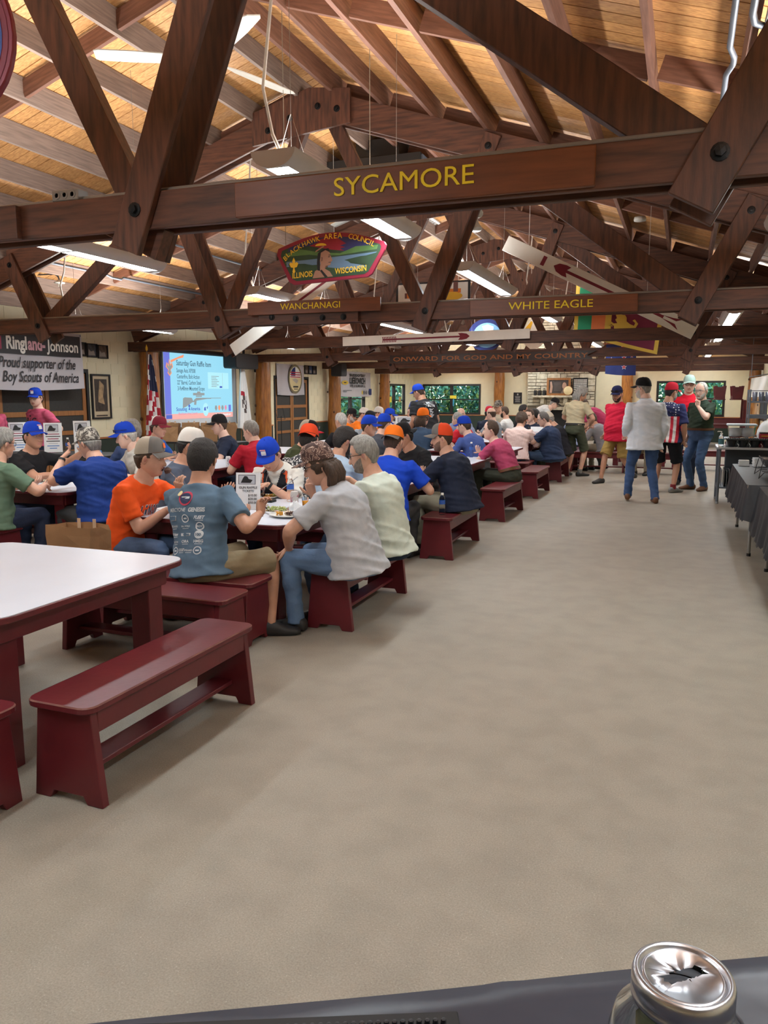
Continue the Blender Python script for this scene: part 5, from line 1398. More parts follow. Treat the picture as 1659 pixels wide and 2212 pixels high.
def person(label, pos, h, sit=True, s=1.0, lean=14, slean=0, tw=0, g=1.0, belly=0.0, hy=0, hp=12, R=None, L=None,
           shirt=None, sleeve='tee', tuck=False, pants=None, short=False, shoes=None, hair=(None, 'short'), beard=None, cap=None, glasses=0, skin=0, near=False,
           feet=None, collar=False, belt=None, wrinkle=.0095, mouth=False, extra=None, hem=0.0, seat=.43, watch=None, name='person', sock=None):
    s *= 1.045; g *= 1.05
    root = thing(name, label, 'person', (pos[0], pos[1], 0), rad(h))
    VX = .0115 if near else .017
    pz = (seat + .105 * s) if sit else .93 * s
    # ---- spine
    sp = []; p = Vector((0, 0, pz)); dt = .01; t = -.14
    down = Vector((0, -math.sin(rad(lean * .35)), -math.cos(rad(lean * .35))))
    RT = Matrix.Rotation(rad(slean), 3, 'Y')
    def axis(t): a = rad(lean * (.35 + .8 * max(0, min(1, t / .32)))); return Vector((0, math.sin(a), math.cos(a)))
    table = []; q = Vector((0, 0, 0)); tt = 0.0
    while tt < .72: table.append(q.copy()); q = q + axis(tt) * dt; tt += dt
    def C(t):
        if t < 0: c = axis(0) * t
        else: i = min(len(table) - 2, int(t / dt)); c = table[i] + (table[i + 1] - table[i]) * (t / dt - i)
        return RT @ (c * s) + Vector((0, 0, pz))
    def fr(t):
        a = axis(max(0, t)); f = Vector((0, a.z, -a.y)); x = Vector((1, 0, 0)); k = rad(tw) * max(0, min(1, (t - .05) / .3))
        x2 = x * math.cos(k) + f * math.sin(k); f2 = -x * math.sin(k) + f * math.cos(k)
        return RT @ x2, RT @ f2
    N = 20
    def ring(t, wx, wf, wb, inf=0.0, pw=.85):
        c = C(t); x, f = fr(t); o = []
        bl = belly * gs(t - .09, .13)
        gg = g if t < .44 else 1 + (g - 1) * .3
        for j in range(N):
            a = 2 * PI * j / N; ca, sa = math.cos(a), math.sin(a)
            dx = (wx * gg + inf + bl * .35) * math.copysign(abs(ca) ** pw, ca); dy = ((wf * gg + bl if sa > 0 else wb * gg) + inf) * math.copysign(abs(sa) ** pw, sa)
            o.append(c + x * dx * s + f * dy * s)
        return o
    TOR = [(-.13, .12, .09, .10), (-.10, .155, .11, .125), (-.04, .172, .118, .13), (.03, .166, .112, .118), (.10, .156, .106, .104), (.18, .158, .11, .108), (.27, .172, .116, .12), (.34, .182, .112, .122), (.40, .178, .098, .112), (.44, .152, .08, .098), (.47, .105, .064, .085), (.492, .071, .058, .07), (.515, .060, .055, .062), (.55, .055, .05, .056)]
    body = MB(); v, f = rings_mesh([ring(*r, inf=-.006 if r[0] < .45 else 0) for r in TOR], N); body.add(v, f, 0, True)
    # ---- head frame
    hc0 = C(.615); xh, fh = fr(.6)
    up = xh.cross(fh)
    ry = Matrix.Rotation(rad(hy), 3, Vector((0, 0, 1)))
    f0 = Vector((0, 1, 0)); f0 = Matrix.Rotation(rad(tw), 3, 'Z') @ f0
    ff = ry @ f0; xx = Vector((ff.y, -ff.x, 0))
    ffp = Matrix.Rotation(rad(-hp), 3, xx) @ ff; uph = xx.cross(ffp)
    hs = s * 1.07
    hc = C(.512) + uph * .132 * hs + ffp * .036 * hs
    HM4 = lambda p: hc + (xx * p[0] + ffp * p[1] + uph * p[2]) * hs
    limb(body, [C(.45), C(.505), HM4((0, -.02, -.06))], [.074 * s * (1 + (g - 1) * .5), .066 * s * (1 + (g - 1) * .6), .06 * s], 12)
    # ---- arms
    arms = {}
    l1, l2 = .29 * s, .255 * s
    hands = MB()
    for sd, spec in ((1, R), (-1, L)):
        spec = dict(spec or {})
        x, f = fr(.41); S = C(.405) + x * (sd * .178 * (1 + (g - 1) * .7)) * s
        if 't' in spec: T = Vector(spec['t'])
        elif sit: T = Vector((sd * .15, .42, .775))
        else: T = S + Vector((sd * .07, .06, -.50 * s))
        pole = spec.get('p', (sd * .8, -.4, -.7) if sit else (sd * .3, -1, 0))
        E, T = ik(S, T, l1, l2, pole)
        arms[sd] = (S, E, T)
        ar = 1 + (g - 1) * .6
        limb(body, [S, S.lerp(E, .5), E], [.056 * s * ar, .048 * s * ar, .042 * s * ar], 10)
        limb(body, [E, E.lerp(T, .3), E.lerp(T, .75), T], [.041 * s * ar, .043 * s * ar, .033 * s, .026 * s], 10)
        d = spec.get('d') or (T - E)
        d = Vector(d).normalized(); nn = Vector(spec.get('n', (-sd * .7, 0, -.7) if sit else (-sd, 0, 0)))
        hand_mesh(hands, T, d, nn, sd, spec.get('curl', .55), near, spec.get('spread', 0), 0, spec.get('point', False), spec.get('thumb', .5))
    # ---- legs
    legs = {}
    for sd in (1, -1):
        x, f = fr(0); Hh = C(-.05) + Vector((sd * .092 * (1 + (g - 1) * .5) * s, 0.0, 0))
        if feet and sd in feet: A = Vector(feet[sd][:3]); fd = Vector((math.sin(rad(feet[sd][3])), math.cos(rad(feet[sd][3])), 0)) if len(feet[sd]) > 3 else Vector((0, 1, 0))
        elif sit: A = Vector((sd * .13, .40, .085)); fd = Vector((sd * .15, 1, 0)).normalized()
        else: A = Vector((sd * .11, -.02, .085)); fd = Vector((sd * .2, 1, 0)).normalized()
        Kn, A = ik(Hh, A, .435 * s, .415 * s, (sd * .12, 1, .35) if sit else (fd.x * .4, fd.y, .1))
        legs[sd] = (Hh, Kn, A, fd)
        lg = 1 + (g - 1) * .6
        limb(body, [Hh, Hh.lerp(Kn, .5), Kn], [.082 * s * lg, .072 * s * lg, .054 * s], 10)
        limb(body, [Kn, Kn.lerp(A, .3), Kn.lerp(A, .8), A], [.052 * s, .055 * s, .04 * s, .036 * s], 10)
    sm = skinmat(skin)
    bo = body.build('body', [sm, M_lip, M_eyew, M_iris, hair[0] or H_brown, M_nail], root)
    hd = build_head(0, near, mouth)
    hd.v = [tuple(HM4(p)) for p in hd.v]
    BAKE.append((bo, VX * .95, 4, (hd, hands), 0))
    # ---- shirt
    hemt = -.075 + hem if not tuck else .03
    if sit and not tuck: hemt = -.10 + hem
    sh = MB()
    T2 = [(hemt, .192, .142, .152), (hemt + .012, .192, .142, .152)] + [r for r in TOR if max(hemt + .03, -.05) < r[0] < .46] + [(.468, .112, .068, .09), (.488, .080, .062, .078)]
    if tuck: T2[0] = T2[1] = (hemt, .172, .12, .125)
    v, f = rings_mesh([ring(*r, inf=.012 + (.010 if r[0] < .12 and not tuck else 0) if r[0] < .42 else .008) for r in T2], N); sh.add(v, f, 0, True)
    for sd in (1, -1):
        S, E, T = arms[sd]; k = {'tee': .72, 'long': 1, 'none': 0, 'half': .95}[sleeve]; ar = 1 + (g - 1) * .6
        if sleeve == 'none': continue
        c = C(.36)
        if sleeve == 'long':
            limb(sh, [S.lerp(c, .35), S, S.lerp(E, .5), E], [.07 * s * ar, .07 * s * ar, .062 * s * ar, .056 * s * ar], 12)
            sh.tube([E - (E - S).normalized() * .01, E, E.lerp(T, .4), E.lerp(T, .95)], [.05 * s * ar, .056 * s * ar, .052 * s * ar, .04 * s], 12)
        else:
            e = S.lerp(E, k)
            sh.tube([S.lerp(c, .4), S + (S - c).normalized() * .006 * s, S.lerp(E, .3), S.lerp(E, k * .7), e], [.066 * s * ar, .07 * s * ar, .066 * s * ar, .066 * s * ar, .07 * s * ar], 14)
    so = sh.build('shirt', [shirt or cloth('white', 220, 220, 220)], root)
    BAKE.append((so, VX, 5, (), wrinkle))
    if collar:
        m = MB(); n = 22
        c0 = C(.478); x, f = fr(.48); upv = x.cross(f); rr = []
        for rad_, hh in ((.074, -.004), (.068, .03), (.071, .036), (.088, .012), (.09, .002)):
            rr.append([c0 + (x * math.cos(2 * PI * j / n) * rad_ * 1.05 + f * (math.sin(2 * PI * j / n) * rad_ * .95)) * s + upv * (hh - .024 * max(0, math.sin(2 * PI * j / n)) ** 2 * (1 if hh > 0 else .3)) * s for j in range(n)])
        v = [q for r in rr for q in r]
        m.add(v, [(i * n + j, i * n + (j + 1) % n, (i + 1) * n + (j + 1) % n, (i + 1) * n + j) for i in range(len(rr) - 1) for j in range(n)], 0, True)
        m.build('collar', [shirt if collar is True else collar], root)
    # ---- trousers or shorts
    pm = MB(); T3 = [(-.14, .13, .10, .115), (-.10, .165, .118, .135), (-.04, .176, .122, .136), (.03, .170, .116, .122), (.065, .166, .113, .117)]
    if not tuck: T3 = [(-.14, .13, .10, .115), (-.10, .163, .116, .132), (-.04, .166, .114, .127), (.0, .155, .10, .11)]
    v, f = rings_mesh([ring(*r, inf=.004) for r in T3], N); pm.add(v, f, 0, True)
    for sd in (1, -1):
        Hh, Kn, A, fd = legs[sd]; lg = 1 + (g - 1) * .6
        if short:
            e = Kn + (Kn - Hh).normalized() * (-.01)
            pm.tube([Hh + Vector((-sd * .02, 0, .03)), Hh, Hh.lerp(Kn, .4), Hh.lerp(Kn, .75), e], [.09 * s * lg, .1 * s * lg, .092 * s * lg, .088 * s * lg, .092 * s * lg], 14)
        else:
            limb(pm, [Hh + Vector((-sd * .02, 0, .02)), Hh, Hh.lerp(Kn, .5), Kn], [.088 * s * lg, .093 * s * lg, .082 * s * lg, .066 * s], 12)
            pm.tube([Kn - (Kn - Hh).normalized() * .02, Kn, Kn.lerp(A, .35), Kn.lerp(A, .75), A + Vector((0, 0, -.03 * s))], [.055 * s, .068 * s, .068 * s, .058 * s, .06 * s], 12)
    po = pm.build('shorts' if short else 'trousers', [pants or jeans('blue', 70, 88, 116)], root)
    BAKE.append((po, VX, 4, (), wrinkle * .8))
    if belt:
        m = MB(); r1 = ring(.035, .174, .12, .126, .010); r2 = ring(.07, .170, .117, .121, .010); v = [*r1, *r2]
        m.add(v, [(j, (j + 1) % N, N + (j + 1) % N, N + j) for j in range(N)], 0, True); m.build('belt', belt, root)
    # ---- shoes
    for sd in (1, -1):
        Hh, Kn, A, fd = legs[sd]; m = MB(); xs = Vector((fd.y, -fd.x, 0)); rr = []; base = Vector((A.x, A.y, A.z - .085)); nn = 12
        for y, w, hh, z0 in ((-.075, .026, .06, .012), (-.06, .036, .085, 0), (-.01, .04, .105, 0), (.05, .043, .085, 0), (.11, .049, .06, 0), (.165, .044, .048, 0), (.195, .026, .035, .006)):
            rr.append([base + fd * y * s + xs * (w * math.copysign(abs(math.cos(2 * PI * j / nn)) ** .7, math.cos(2 * PI * j / nn))) * s + Vector((0, 0, (z0 + hh * (.5 + .5 * math.copysign(abs(math.sin(2 * PI * j / nn)) ** .8, math.sin(2 * PI * j / nn)))) * s)) for j in range(nn)])
        v, f = rings_mesh(rr, nn); m.add(v, f, 0, True); m.build('shoe', [shoes or M_blk], root)
        if sock:
            m = MB(); m.tube([A + Vector((0, 0, -.02)), A + Vector((0, 0, .06))], .045 * s, 10); m.build('sock', sock, root)
    # ---- hair, beard, cap, glasses
    def put(mb_, nm, mats, par=root, back=False):
        rot = (lambda p: (-p[0], -p[1] * .93 - .014, p[2])) if back else (lambda p: p)
        mb_.v = [tuple(HM4(rot(p))) for p in mb_.v]
        return mb_.build(nm, mats, par)
    if hair[0] and hair[1] != 'none': put(build_hair(hair[1], near, bool(cap)), 'hair', [hair[0]])
    if beard: put(build_beard(beard[1]), 'beard', [beard[0]])
    if cap:
        cm, bm_ = build_cap(cap.get('flat', False), cap.get('fp', .55), cap.get('rise', 0), cap.get('open', False))
        bk = cap.get('back', False)
        logo = MB()
        for (zz, aa, ww, hh, mi_) in cap.get('logo', ()):
            for q in range(4):
                pass
            pts = []
            for u_, w_ in ((-1, -1), (1, -1), (1, 1), (-1, 1)):
                ang = rad(aa) - u_ * ww / .09; z_ = zz + w_ * hh; k = max(0, min(1, (z_ - .045) / .1)); pr = math.cos(math.asin(k) if k < 1 else PI / 2) ** .62
                pts.append((-.0875 * math.sin(ang) * pr, .0985 * math.cos(ang) * pr + .0005, z_))
            logo.add(pts, [(0, 1, 2, 3)], mi_)
        co = put(cm, 'cap', [cap['front'], cap.get('mesh', cap['front'])], root, bk)
        put(bm_, 'brim', [cap.get('brim', cap['front'])], co, bk)
        if logo.v: put(logo, 'logo', cap['logom'], co, bk)
        if cap.get('shades'):
            m = MB(); k = cap['shades']
            for sx in (-1, 1):
                el = [(sx * .034 + .029 * math.cos(a_), .103, .070 + .016 * math.sin(a_)) for a_ in np.linspace(0, 2 * PI, 12, endpoint=False)]
                m.add([(x_, y_ - abs(x_) * .12, z_) for x_, y_, z_ in el] + [(x_, y_ - abs(x_) * .12 - .004, z_) for x_, y_, z_ in el], [tuple(range(12)), tuple(range(12, 24))[::-1]] + [(i_, 12 + i_, 12 + (i_ + 1) % 12, (i_ + 1) % 12) for i_ in range(12)])
                m.tube([(sx * .06, .094, .076), (sx * .088, .04, .068), (sx * .096, -.04, .055)], .003, 5)
            put(m, 'sunglasses', [M_iris], root, bk)
    if glasses:
        m = MB()
        for sx in (-1, 1):
            c_ = Vector((sx * .032, .088, -.003)); lp_ = [c_ + Vector((.024 * math.cos(a_), -.006 * (abs(c_.x + .024 * math.cos(a_)) / .05) ** 2, .0175 * math.sin(a_))) for a_ in np.linspace(0, 2 * PI, 15)]
            m.tube(lp_, .0018, 5, cap=False); m.tube([(sx * .056, .081, .002), (sx * .079, .04, .004), (sx * .082, -.012, -.002)], .002, 5)
        m.tube([(-.009, .091, .002), (.009, .091, .002)], .0018, 5); put(m, 'eyeglasses', [M_iris if glasses == 1 else M_galv])
    if watch:
        for sd, M in watch:
            S, E, T = arms[sd]; d_ = (T - E).normalized(); m = MB(); m.tube([T - d_ * .035, T - d_ * .012], .0315 * s, 12, cap=False); m.build('wrist_band', M, root)
    PEOPLE.append((root, so, po, C, fr, HM4, arms, legs))
    if extra: DECALS.append((extra, len(PEOPLE) - 1))
    return len(PEOPLE) - 1
PEOPLE = []; DECALS = []
def bake_people():
    for o, vx, it, ex, wr in BAKE:
        md = o.modifiers.new('remesh', 'REMESH'); md.mode = 'VOXEL'; md.voxel_size = vx; md.use_smooth_shade = True
        m2 = o.modifiers.new('smooth', 'SMOOTH'); m2.factor = .5; m2.iterations = it
    deg = bpy.context.evaluated_depsgraph_get()
    done = []
    for o, vx, it, ex, wr in BAKE:
        done.append(bpy.data.meshes.new_from_object(o.evaluated_get(deg), depsgraph=deg))
    for (o, vx, it, ex, wr), me in zip(BAKE, done):
        old = o.data; mats = list(old.materials); o.modifiers.clear()
        n = len(me.vertices); co = np.empty(n * 3, np.float32); me.vertices.foreach_get('co', co); co = co.reshape(-1, 3)
        if wr:
            no = np.empty(n * 3, np.float32); me.vertices.foreach_get('normal', no); no = no.reshape(-1, 3)
            sd = (hash(o.name) % 97) * .37; sd = sum(map(ord, o.name)) * .37
            d = np.empty(n)
            for i in range(n):
                x, y, z = co[i]; a = noise.noise(Vector((x * 3.5 + z * 2.5 + sd, y * 3.5, z * 14 + x * 5)))
                b = noise.noise(Vector((x * 5 - z * 4, y * 5 + sd, z * 23 - x * 9)))
                d[i] = (.5 - 2.8 * abs(a)) * .75 + (.3 - 1.8 * abs(b)) * .35
            co = co + no * (d * wr)[:, None]
        V = [tuple(map(float, p)) for p in co] if ex else None
        if ex:
            mb = MB(); mb.v = V; mb.f = [tuple(p.vertices) for p in me.polygons]; mb.m = [0] * len(mb.f); mb.s = [True] * len(mb.f)
            for e in ex: mb.add(e.v, e.f, 0, True); k = len(e.f); mb.m[-k:] = e.m
            nm = bpy.data.meshes.new('body'); nm.from_pydata(mb.v, [], mb.f)
            for q in mats: nm.materials.append(q)
            nm.polygons.foreach_set('material_index', mb.m); nm.polygons.foreach_set('use_smooth', mb.s); nm.update()
            bpy.data.meshes.remove(me); o.data = nm
        else:
            me.vertices.foreach_set('co', co.astype(np.float32).ravel()); me.materials.clear()
            for q in mats: me.materials.append(q)
            me.polygons.foreach_set('use_smooth', [True] * len(me.polygons)); me.polygons.foreach_set('material_index', [0] * len(me.polygons)); me.update(); o.data = me
        bpy.data.meshes.remove(old)
    for fn, i in DECALS: fn(*PEOPLE[i])
def decal(root, so, items, origin, ux, uy, mats, name='shirt_print', lift=.004):
    """project flat printing onto the garment along -n; items = [(verts2d, faces, mi)]"""
    bv = BVHTree.FromObject(so, bpy.context.evaluated_depsgraph_get()) if False else BVHTree.FromPolygons([v.co[:] for v in so.data.vertices], [tuple(p.vertices) for p in so.data.polygons])
    o = Vector(origin); ux = Vector(ux).normalized(); uy = Vector(uy).normalized(); n = ux.cross(uy)
    m = MB()
    for qi, (V, F, mi) in enumerate(items):
        pts = []; lf = lift + .0016 * mi; ok = True
        for x, y in V:
            p = o + ux * x + uy * y
            hit = bv.ray_cast(p + n * .3, -n, .8)
            pts.append(hit[0] + n * lf if hit[0] is not None else p)
        m.add(pts, F, mi)
    return m.build(name, mats, root)
def T2(s, x, y, size, mi=0, w=None, shear=0, bold=0):
    V, F = text2d(s, size, shear, bold); V = V.copy()
    if w and len(V): V = V * np.array([w / (V[:, 0].max() - V[:, 0].min()), 1])
    return (V + np.array([x, y]), F, mi)
def S2(poly, mi=0): return (np.array(poly), [tuple(range(len(poly)))], mi)
def R2(cx_, cy_, r0, r1, mi=0, n=22):
    V = np.array([(cx_ + r * math.cos(2 * PI * j / n), cy_ + r * math.sin(2 * PI * j / n)) for r in (r0, r1) for j in range(n)]); return (V, [(j, n + j, n + (j + 1) % n, (j + 1) % n) for j in range(n)], mi)
def grid2(x0, x1, y0, y1, nx, ny, mi, fn=None):
    V = np.array([(x0 + (x1 - x0) * i / nx, y0 + (y1 - y0) * j / ny) for j in range(ny + 1) for i in range(nx + 1)]); F = []
    for j in range(ny):
        for i in range(nx):
            q = j * (nx + 1) + i
            if fn is None or fn(x0 + (x1 - x0) * (i + .5) / nx, y0 + (y1 - y0) * (j + .5) / ny): F.append((q, q + 1, q + nx + 2, q + nx + 1))
    return (V, F, mi)
# ---------------------------------------------------------------- the people, nearest first
Cb = lambda r, g, b: rgb(r, g, b)
M_royal = cloth('royal_cap', 24, 62, 176); M_capw = cloth('cap_white', 214, 210, 204); M_capg = cloth('cap_grey', 116, 112, 108); M_capm = cloth('cap_beige_mesh', 178, 168, 152); M_capk = cloth('cap_black', 30, 28, 30); M_capo = cloth('cap_orange', 240, 118, 32); M_capr = cloth('cap_red_orange', 222, 76, 40); M_capmar = cloth('cap_maroon', 132, 44, 60); M_capn = cloth('cap_navy', 34, 38, 74); M_capred = cloth('cap_red', 182, 34, 52)
M_camo = pat('camo_brown', p_camo([(0, rgb(72, 52, 48)), (.44, rgb(112, 84, 76)), (.5, rgb(196, 172, 156)), (.535, rgb(88, 62, 58)), (.62, rgb(140, 112, 100))], 26))
M_camog = pat('camo_grey', p_camo([(0, rgb(56, 50, 46)), (.45, rgb(150, 142, 132)), (.52, rgb(84, 76, 70)), (.6, rgb(178, 170, 158))], 22))
M_stripe = pat('shirt_pink_stripe', p_stripe); M_plaid = pat('shirt_plaid', p_plaid); M_flagsh = pat('shirt_flag', p_flag)
LOGO = [K('logo_white', 226, 226, 226), K('logo_pink', 214, 150, 160), K('logo_gold', 206, 164, 60), K('logo_orange', 238, 110, 40)]
blue_cap = dict(front=M_royal, logo=((.085, 8, .022, .012, 0), (.104, 4, .028, .005, 1), (.068, 8, .02, .004, 0)), logom=LOGO)
D_navy = jeans('navy', 44, 52, 74); D_blue = jeans('mid', 78, 98, 130); D_lt = jeans('light', 96, 120, 152); D_dk = jeans('dark', 40, 50, 68)
KH = cloth('khaki', 148, 128, 96); KH2 = cloth('stone_khaki', 140, 132, 114); OLV = cloth('olive_pants', 78, 76, 62); CHR = cloth('charcoal', 66, 66, 68)
BRN = mat('brown_leather', rgb(104, 66, 42), .5, var=.15); SNK = mat('dark_sneaker', rgb(44, 42, 42), .6, var=.1); GSN = mat('grey_sneaker', rgb(120, 116, 112), .6, var=.2, vs=20)
def tee(n, r, g, b): return cloth(n, r, g, b)
SEATA, SEATB = -2.25, -5.05

def ex_blue(root, so, po, C, fr, HM4, arms, legs):
    x, f = fr(.3); up = x.cross(f); it = []
    it += [S2(ellipse(0, .115, .042, .045, 22), 1), S2(ellipse(0, .115, .032, .035, 22), 2), S2(rect(.05, .014, -.025, .113), 0), S2(ellipse(-.042, .148, .016, .017, 12), 3)]
    it += [T2('MERCYONE', -.055, .035, .032, 0, .125, .2, .02), T2('GENESIS', .072, .033, .034, 0, .10, .15, .05)]
    rows = [(-.02, ['box:ALLIED', 'ring', 'it:FLEET', ]), (-.068, ['sc:Michelob', 'sm:SMALL WORLD', 'ring:ROY']), (-.118, ['b:Weber', 'bar', 'disc:100']), (-.163, ['sc:Edward Jones', 'b:ORA', 'b:HMEG']), (-.215, ['ring', 'b:GOODGIFT', 'sm:PYRAMID', 'ring'])]
    for y, L in rows:
        k = len(L)
        for i, s in enumerate(L):
            cx_ = -.09 + .18 * i / (k - 1)
            a, _, b = s.partition(':')
            if a in ('ring', 'disc'):
                if a == 'ring': it.append(R2(cx_, y + .012, .019, .025)); it.append(S2(rect(.022, .008, cx_ - .011, y + .008), 0)) if not b else it.append(T2(b, cx_, y + .006, .017, 0, bold=.03))
                else: it.append(S2(ellipse(cx_, y + .012, .026, .026, 20), 0)); it.append(T2(b, cx_, y + .003, .024, 4, bold=.03))
            elif a == 'bar': it += [S2(rect(.075, .017, cx_ - .037, y + .004), 0), S2(rect(.03, .009, cx_ + .002, y + .008), 4)]
            elif a == 'box': it += [S2(rect(.052, .03, cx_ - .026, y), 0), S2(rect(.046, .024, cx_ - .023, y + .003), 4), T2(b, cx_, y + .006, .014, 0, bold=.02)]
            else: it += [T2(b, cx_, y + .008, {'sm': .014, 'sc': .024, 'it': .028, 'b': .024}[a], 0, .06 if a != 'b' else .055, .25 if a in ('sc', 'it') else 0, .01 if a == 'sc' else .03), S2(rect(.045, .003, cx_ - .022, y - .002), 0)]
    it = [(V * np.array([1.18, 1.08]), F_, k_) for V, F_, k_ in it]
    decal(root, so, it, C(.265) - f * .1 - x * .008, x, up, [K('print_pale', 204, 212, 218), K('print_rose', 196, 60, 88), K('print_navy', 40, 50, 90), K('print_cream', 226, 206, 150), tee('slate_blue', 92, 116, 138)])
person('man in slate blue tee with sponsor logos on his back, seated near bench end', (-2.98, 4.42), -22, tw=24, lean=9, slean=-9, hy=14, hp=8, g=1.06, skin=1, near=True, hair=(H_black, 'short'),
       shirt=tee('slate_blue', 92, 116, 138), pants=cloth('khaki_shorts', 140, 124, 98), short=True, R=dict(t=(.22, .33, .84), p=(1, -.35, -.7), d=(-.35, .5, .8), n=(-1, 0, 0), curl=.8), L=dict(t=(-.16, .38, .78)), extra=ex_blue,
       feet={1: (.30, .34, .085, 40), -1: (-.08, .3, .085, 10)}, shoes=SNK)
def ex_ill(root, so, po, C, fr, HM4, arms, legs):
    x, f = fr(.28); up = x.cross(f); it = []
    n = 'ILLINOIS'
    for i, ch in enumerate(n):
        a = (i - 3.5) / 3.5; it.append(T2(ch, a * .135, .02 - .022 * a * a + .0, .105, 0, None if ch == 'I' else .036, 0, .07)); it.append(T2(ch, a * .135, .02 - .022 * a * a, .105, 1, None if ch == 'I' else .03, 0, .02))
    decal(root, so, it, C(.25) + f * .1, -x, up, [K('print_white', 220, 214, 210), K('print_dark_navy', 40, 40, 70)], lift=.005)
person('young man in orange lettered tee and grey mesh cap biting food', (-3.97, 4.9), -94, lean=26, hy=20, hp=4, g=.96, skin=0, near=True, hair=(H_brown, 'short'), mouth=True, shirt=tee('bright_orange', 232, 88, 32), pants=D_blue,
       cap=dict(front=M_capg, mesh=M_capm, brim=M_capg, fp=.1, logo=((.088, -2, .02, .016, 3),), logom=LOGO), R=dict(t=(.06, .46, .80), p=(.25, -.6, -1), d=(-.5, .8, .1), n=(0, 0, -1), curl=.5), L=dict(t=(-.02, .52, .93), p=(-1, .1, -.8), d=(.5, .2, .8), curl=.9), extra=ex_ill, shoes=SNK)
person('woman in camouflage cap and grey tee holding a fork, hand on knee', (-2.06, 4.93), 88, lean=24, hy=20, hp=18, g=1.12, belly=.03, skin=0, near=True, hair=(H_brown, 'long'), glasses=1, shirt=tee('heather_grey', 176, 178, 184), hem=-.02, pants=D_lt,
       cap=dict(front=M_camo, brim=M_camo, flat=True, logo=((.10, 160, .012, .008, 3),), logom=LOGO), R=dict(t=(.07, .37, .93), p=(1, .2, -.8), d=(-.2, .2, 1), n=(-1, .2, 0), curl=.85), L=dict(t=(-.17, .44, .585), p=(-1, -.3, .5), d=(.15, .8, -.55), n=(0, -.5, -.9), curl=.3, spread=.06), shoes=SNK, feet={1: (.10, .34, .085, -10), -1: (-.15, .40, .085, 0)})
person('grey bearded man with black glasses in pale mint tee on the aisle bench', (-2.06, 5.56), 84, lean=17, hy=24, hp=12, g=1.1, belly=.02, skin=0, near=True, hair=(H_grey, 'short'), beard=(hairmat('pepper', 128, 116, 106), .004), glasses=1, shirt=tee('pale_mint', 196, 204, 192), pants=D_dk,
       R=dict(t=(.12, .42, .98), p=(1, 0, -.8), d=(-.5, .6, .2), n=(0, 0, -1), curl=.7), L=dict(t=(-.12, .40, .78), p=(-.8, -.9, -.6), n=(0, 0, -1)), shoes=SNK)
def ex_vest(root, so, po, C, fr, HM4, arms, legs):
    x, f = fr(.3); up = x.cross(f)
    def inside(a, b): return abs(a) > .004 and abs(a) < .145 - .03 * max(0, b / .2) and b < .225 - max(0, .075 - abs(a)) * 2.2
    it = [grid2(-.15, .15, -.22, .24, 48, 60, 0, inside)]
    it += [grid2(-.016, .016, -.22, .075, 6, 40, 1, lambda a, b: abs(a) > .005), grid2(-.15, .15, -.15, .24, 60, 56, 1, lambda a, b: inside(a, b) and not inside(abs(a) + .014, b) and abs(a) > .05)]
    it += [T2('CASTELLANI', .07, .06, .022, 1, .085, 0, .04), S2(rect(.016, .03, .072, .08), 2)]
    decal(root, so, it, C(.28) + f * .1, -x, up, [K('vest_navy', 34, 36, 46, .8), K('vest_orange', 232, 96, 44, .8), M_blk], 'vest_front', .006)
person('young man in blue cap, white polo and dark vest looking down at plate', (-3.44, 6.52), 186, lean=30, hy=-4, hp=34, s=1.0, g=.95, skin=0, near=True, hair=(H_brown, 'short'), shirt=tee('polo_white', 214, 212, 206), collar=True, pants=D_navy, cap=dict(blue_cap, brim=M_royal),
       L=dict(t=(-.02, .47, .86), p=(-.9, -.2, -.9), d=(.75, .3, -.1), n=(.1, .4, -1), curl=.6), R=dict(t=(.14, .40, .78)), extra=ex_vest, watch=((-1, M_blk),))
person('broad man in royal navy polo and grey camouflage cap, hand at his ear', (-5.08, 6.0), 78, lean=22, slean=4, hy=8, hp=12, g=1.28, belly=.06, skin=0, near=True, hair=(H_grey, 'short'), shirt=tee('deep_blue', 28, 54, 120), collar=True, pants=CHR, cap=dict(front=M_camog, brim=M_camog),
       L=dict(t=(-.13, .44, 1.04), p=(-.7, .5, -1), d=(.45, -.35, .6), n=(.8, -.4, 0), curl=.5), R=dict(t=(.2, .42, .78)), watch=((-1, M_blk),))
person('dark haired man in black tee and blue cap gesturing across the table', (-6.72, 6.62), -84, lean=18, hy=-14, hp=0, g=1.12, belly=.03, skin=1, near=True, hair=(H_black, 'short'), shirt=tee('plain_black', 32, 31, 34), pants=D_navy, cap=blue_cap,
       R=dict(t=(.05, .56, .80), p=(.9, -.5, -.6), d=(-.3, .9, .1), curl=.9), L=dict(t=(-.22, .62, 1.02), p=(-.6, -.2, -1), d=(.3, .1, .9), n=(.4, -.9, 0), curl=.55))
person('big man in sage green tee cut by the left frame edge', (-5.9, 5.38), -14, lean=16, hy=0, hp=8, g=1.2, belly=.04, skin=0, near=True, hair=(H_grey, 'short'), glasses=1, shirt=tee('sage_green', 96, 118, 98), pants=D_navy, R=dict(t=(.20, .46, .79), p=(1, -.1, -.6), d=(-.6, .6, 0), curl=.6), L=dict(t=(-.1, .46, .78)))
person('white haired man in blue cap with sunglasses on it, pale shirt', (-5.72, 7.48), 150, lean=20, hy=-28, hp=14, g=1.0, skin=4, near=True, hair=(H_white, 'short'), shirt=tee('pale_grey_shirt', 190, 186, 178), collar=True, sleeve='half', pants=KH, cap=dict(blue_cap, shades=1))
person('curly grey haired person in blue top behind the orange tee', (-6.2, 7.95), 52, lean=18, hy=18, hp=12, g=1.0, skin=0, near=True, hair=(H_grey, 'curly'), shirt=tee('dusk_blue', 58, 74, 112), pants=D_dk)
